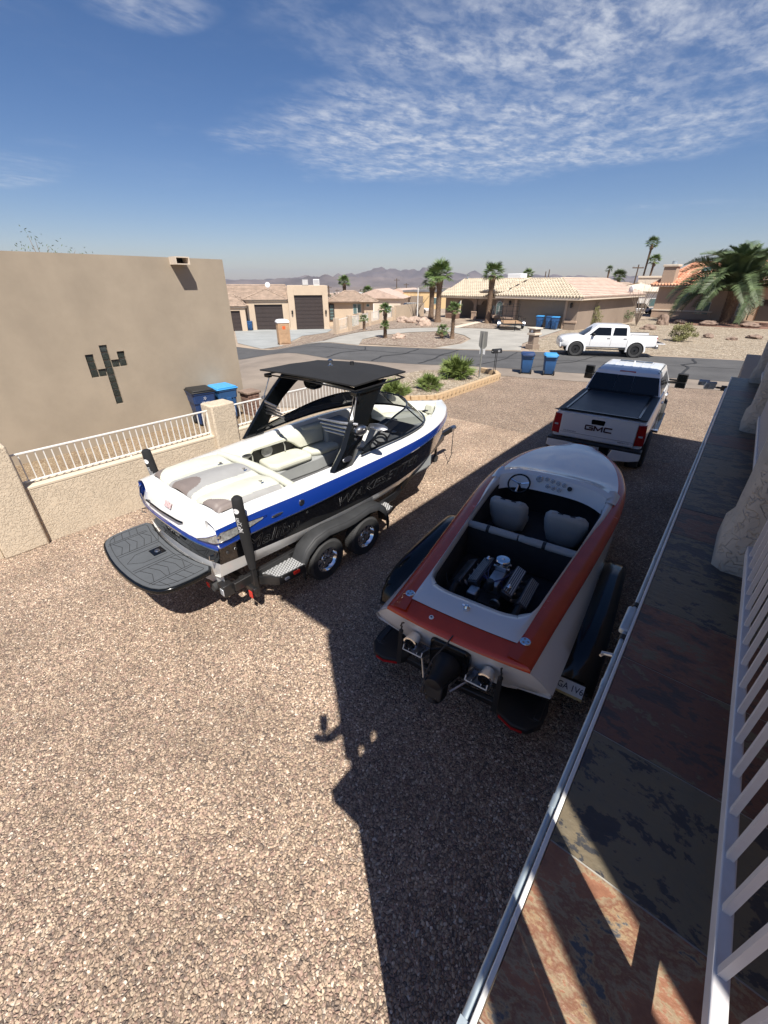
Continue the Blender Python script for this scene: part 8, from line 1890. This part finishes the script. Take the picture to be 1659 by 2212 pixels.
far_house('long pale roofed house on the valley slope, middle distance',850,190,26,14,3.4,1.8,C_,M['roof_grey'],10)
far_house('white boxy house far down the slope left of the poles',893,230,20,14,4.0,0,M['white'],C_,0)
far_house('cream far house with pink roof between the poles',875,300,26,16,4,2.4,C_,M['tile_pink'],0)
far_house('tan far house right of the poles',915,330,24,16,4,2.2,T_,M['tile_pink'],20)
far_house('pale far house at the foot of the slope under the mountains',945,280,22,14,4,2,W_,M['tile_cream'],-15)
far_house('pale flat house far right of the thick-trunked palms',975,240,20,12,4,0,C_,M['white_pl'],0)
far_house('tan wide house with brown roof just behind the cream-tiled roof corner',1352,108,15,12,3.2,2.0,T_,M['tile_flat'],15)
far_house('white flat-roofed building behind the cream-tiled roof corner, furthest right',1390,140,22,12,4.2,0,C_,M['white_pl'],0)
far_house('white bungalow with deep porch between the taupe and the orange-roofed houses',1385,84,10,12,3.0,1.2,M['white_pl'],C_,0,door=False)
far_house('pale low house on the skyline below the tall skinny palms',1405,190,24,14,4.6,2.0,C_,M['tile_pink'],-10)
far_house('cream stepped building left of the orange tile roof',1425,100,7,9,5.6,0,C_,C_,0,door=False)
# far scattered town: one mass of tiny houses and trees in the valley
def town():
    rr=random.Random(77); q=MB(); tr=MB()
    for i in range(520):
        px=rr.uniform(430,1450) ; D=rr.uniform(330,2600)**1.0; x,y=az_pt(px,D); z=terr(x,y); a=rr.uniform(0,3.14); s=rr.uniform(5,11); h=rr.uniform(3,5)
        X=Matrix.Translation((x,y,z))@Matrix.Rotation(a,4,'Z'); q.X=X; q.box(-s,s,-s*.6,s*.6,-1,h,rr.randrange(3)); q.prism([(-s*.7,h),(0,h+1.8),(s*.7,h)],-s*1.05,s*1.05,'y',3+rr.randrange(3))
    o=q.build('far_town',[C_,T_,M['white_pl'],M['tile_pink'],M['roof_grey'],M['tile_flat']],smooth=False); tag(o,'tiny houses of the town filling the valley below the mountains',kind='stuff')
    for i in range(900):
        px=rr.uniform(430,1450); D=rr.uniform(180,2200); x,y=az_pt(px,D); z=terr(x,y); s=rr.uniform(1.2,3.2)
        for k in range(14):
            p=Vector((x+rr.gauss(0,s*.5),y+rr.gauss(0,s*.5),z+s*.4+rr.random()*s*1.3)); d=Vector((rr.uniform(-1,1),rr.uniform(-1,1),rr.uniform(-1,1))).normalized(); e=d.orthogonal().normalized(); u=s*.38; tr.add([p-d*u,p+e*u,p+d*u,p-e*u],[(0,1,2,3)])
    o=tr.build('far_trees',M['leaf'],smooth=False); tag(o,'scattered dark desert trees among the valley houses',kind='stuff')
town()
def tree(label,px,D,h,w_,seed,name='desert_tree',leafm=None):
    x,y=az_pt(px,D); t=thing(name,label,'tree',(x,y,terr(x,y)),0,'round desert trees beyond the street houses'); q=MB(); rr=random.Random(seed); q.tube([(0,0,0),(0,0,h*.45)],[.2,.12],7)
    for k in range(6): a=rr.uniform(0,6.28); q.tube([(0,0,h*.4),(w_*.25*math.cos(a),w_*.25*math.sin(a),h*.7)],[.09,.03],5)
    q.build('trunk',M['bark'],t); leafy(t,0,0,h*.66,w_/2,w_/2,h*.36,1100,seed,leafm or M['leaf'],.16,clumps=20)
for k,(l,px,D,h,w_) in enumerate([('dark round tree behind the pale gabled houses, left',800,100,4.8,6),('dark round tree between the power poles',880,140,6.5,8),('dense dark tree right of the second power pole',905,120,5.5,7),('dark tree left of the taller thick-trunked palm',925,150,7,9),('dark bushy tree beyond the yellowish house',960,190,8,10),('small dark tree just right of the roof cooling unit',790,170,6,7),('dark tree on the skyline before the tan brown-roofed house',1335,150,7.5,8),('bushy dark tree right of the tan brown-roofed house',1372,170,8,10),('dark tree far back left of the pole',845,210,7,10),('low dark tree behind the long grey roof',838,150,5,7)]): tree(l,px,D,h,w_,k+30)
def pole(label,px,D,h,arm=True,group='wooden power poles in the valley',rad=.16):
    x,y=az_pt(px,D); t=thing('power_pole',label,'pole',(x,y,terr(x,y)),math.atan2(-x,y)+.6,group); q=MB(); q.tube([(0,0,0),(0,0,h)],[rad,rad*.7],6); q.build('post',M['bark'],t)
    if arm: q=MB(); q.box(-1.1,1.1,-.06,.06,h-.6,h-.42); q.build('crossarm',M['bark'],t); 
    for s in (-.9,0,.9) if arm else (): q=MB(); q.tube([(s,0,h-.42),(s,0,h-.2)],.05,5); q.build('insulator',M['print_grey'],t)
pole('darkest and tallest power pole, left of the thick-trunked palms',857,160,9.8,rad=.2); pole('power pole with small transformer right of the tallest one',878,165,8.6); pole('short dark pole above the brown-tiled wing roof',709,150,7.4,rad=.3); pole('thin power pole left of the fan palm behind the wing',727,200,7.6)
pole('leaning power pole between the taupe and orange-roofed houses',1371,100,7.7,); pole('thin distant pole above the cream tile roof',1176,150,9.6,False,rad=.2); pole('thin distant pole just right of the other above the cream tile roof',1183,155,10.4,False,rad=.2); pole('distant pole left of the cream-tiled gable',823,260,9)
def street_lamp(px,D,h):
    x,y=az_pt(px,D); t=thing('street_lamp','slender pale lamp pole standing beside the thick-trunked palms','street lamp',(x,y,terr(x,y))); q=MB(); q.tube([(0,0,0),(0,0,h)],[.07,.05],8); q.build('post',M['white_pl'],t); q=MB(); q.tube([(0,0,h),(.1,0,h+.2),(.5,0,h+.3)],.04,6); q.obox((.6,0,h+.28),(.5,.2,.1)); q.build('lamp_head',M['print_grey'],t)
street_lamp(904,52,3.4)
def cone():
    x,y=az_pt(1172,118)
# parked cars far away between the palms
def far_car(label,px,D,paint,rot=0):
    x,y=az_pt(px,D); t=thing('parked_car',label,'car',(x,y,terr(x,y)+.02),math.atan2(-x,y)+R(rot),'cars parked down the side street')
    q=MB(); q.loft([[(-2.2,-.8,.3),(-2.25,-.85,.75),(-2.2,.85,.75),(-2.2,.8,.3)],[(2.2,-.8,.3),(2.25,-.85,.7),(2.2,.85,.7),(2.2,.8,.3)]]); q.build('body',paint,t,bevel=.08)
    q=MB(); q.loft([[(-1.5,-.75,.72),(1.2,-.75,.72),(1.2,.75,.72),(-1.5,.75,.72)],[(-1.1,-.62,1.35),(.5,-.62,1.35),(.5,.62,1.35),(-1.1,.62,1.35)]]); q.build('cabin',M['glass_dark'],t,bevel=.05)
    q=MB(); q.box(-1.05,.45,-.60,.60,1.352,1.39); q.build('roof',paint,t)
    for sx in (-1.4,1.4):
        for sy in (-.8,.8): q=MB(); q.lathe([(0,-.1),(.3,-.1),(.3,.1),(0,.1)],12,(sx,sy,.3),'y'); q.build('wheel',M['rubber'],t)
far_car('white car parked in shade between the solid cream wall and the palms',893,66,M['white_paint'],20)
far_car('light grey pickup-like car far down the side street',868,130,M['galv'],10)
far_car('white vehicle partly hidden behind the ocotillo by the white bungalow',1395,74,M['white_paint'],15)
def boxy_van():
    pass
# ================================================================ HAZE
def haze():
    mb=MB(); mb.box(-14000,14000,-500,12000,-72,330)
    m=bpy.data.materials.new('haze'); m.use_nodes=True; t=m.node_tree; t.nodes.clear(); o=t.nodes.new('ShaderNodeOutputMaterial'); v=t.nodes.new('ShaderNodeVolumePrincipled')
    v.inputs['Color'].default_value=(.62,.74,1,1); v.inputs['Density'].default_value=.000035; v.inputs['Anisotropy'].default_value=.2; t.links.new(v.outputs[0],o.inputs['Volume'])
    ob=mb.build('haze',m,smooth=False); tag(ob,kind='stuff',label='pale blue desert haze lying over the far valley')
haze()
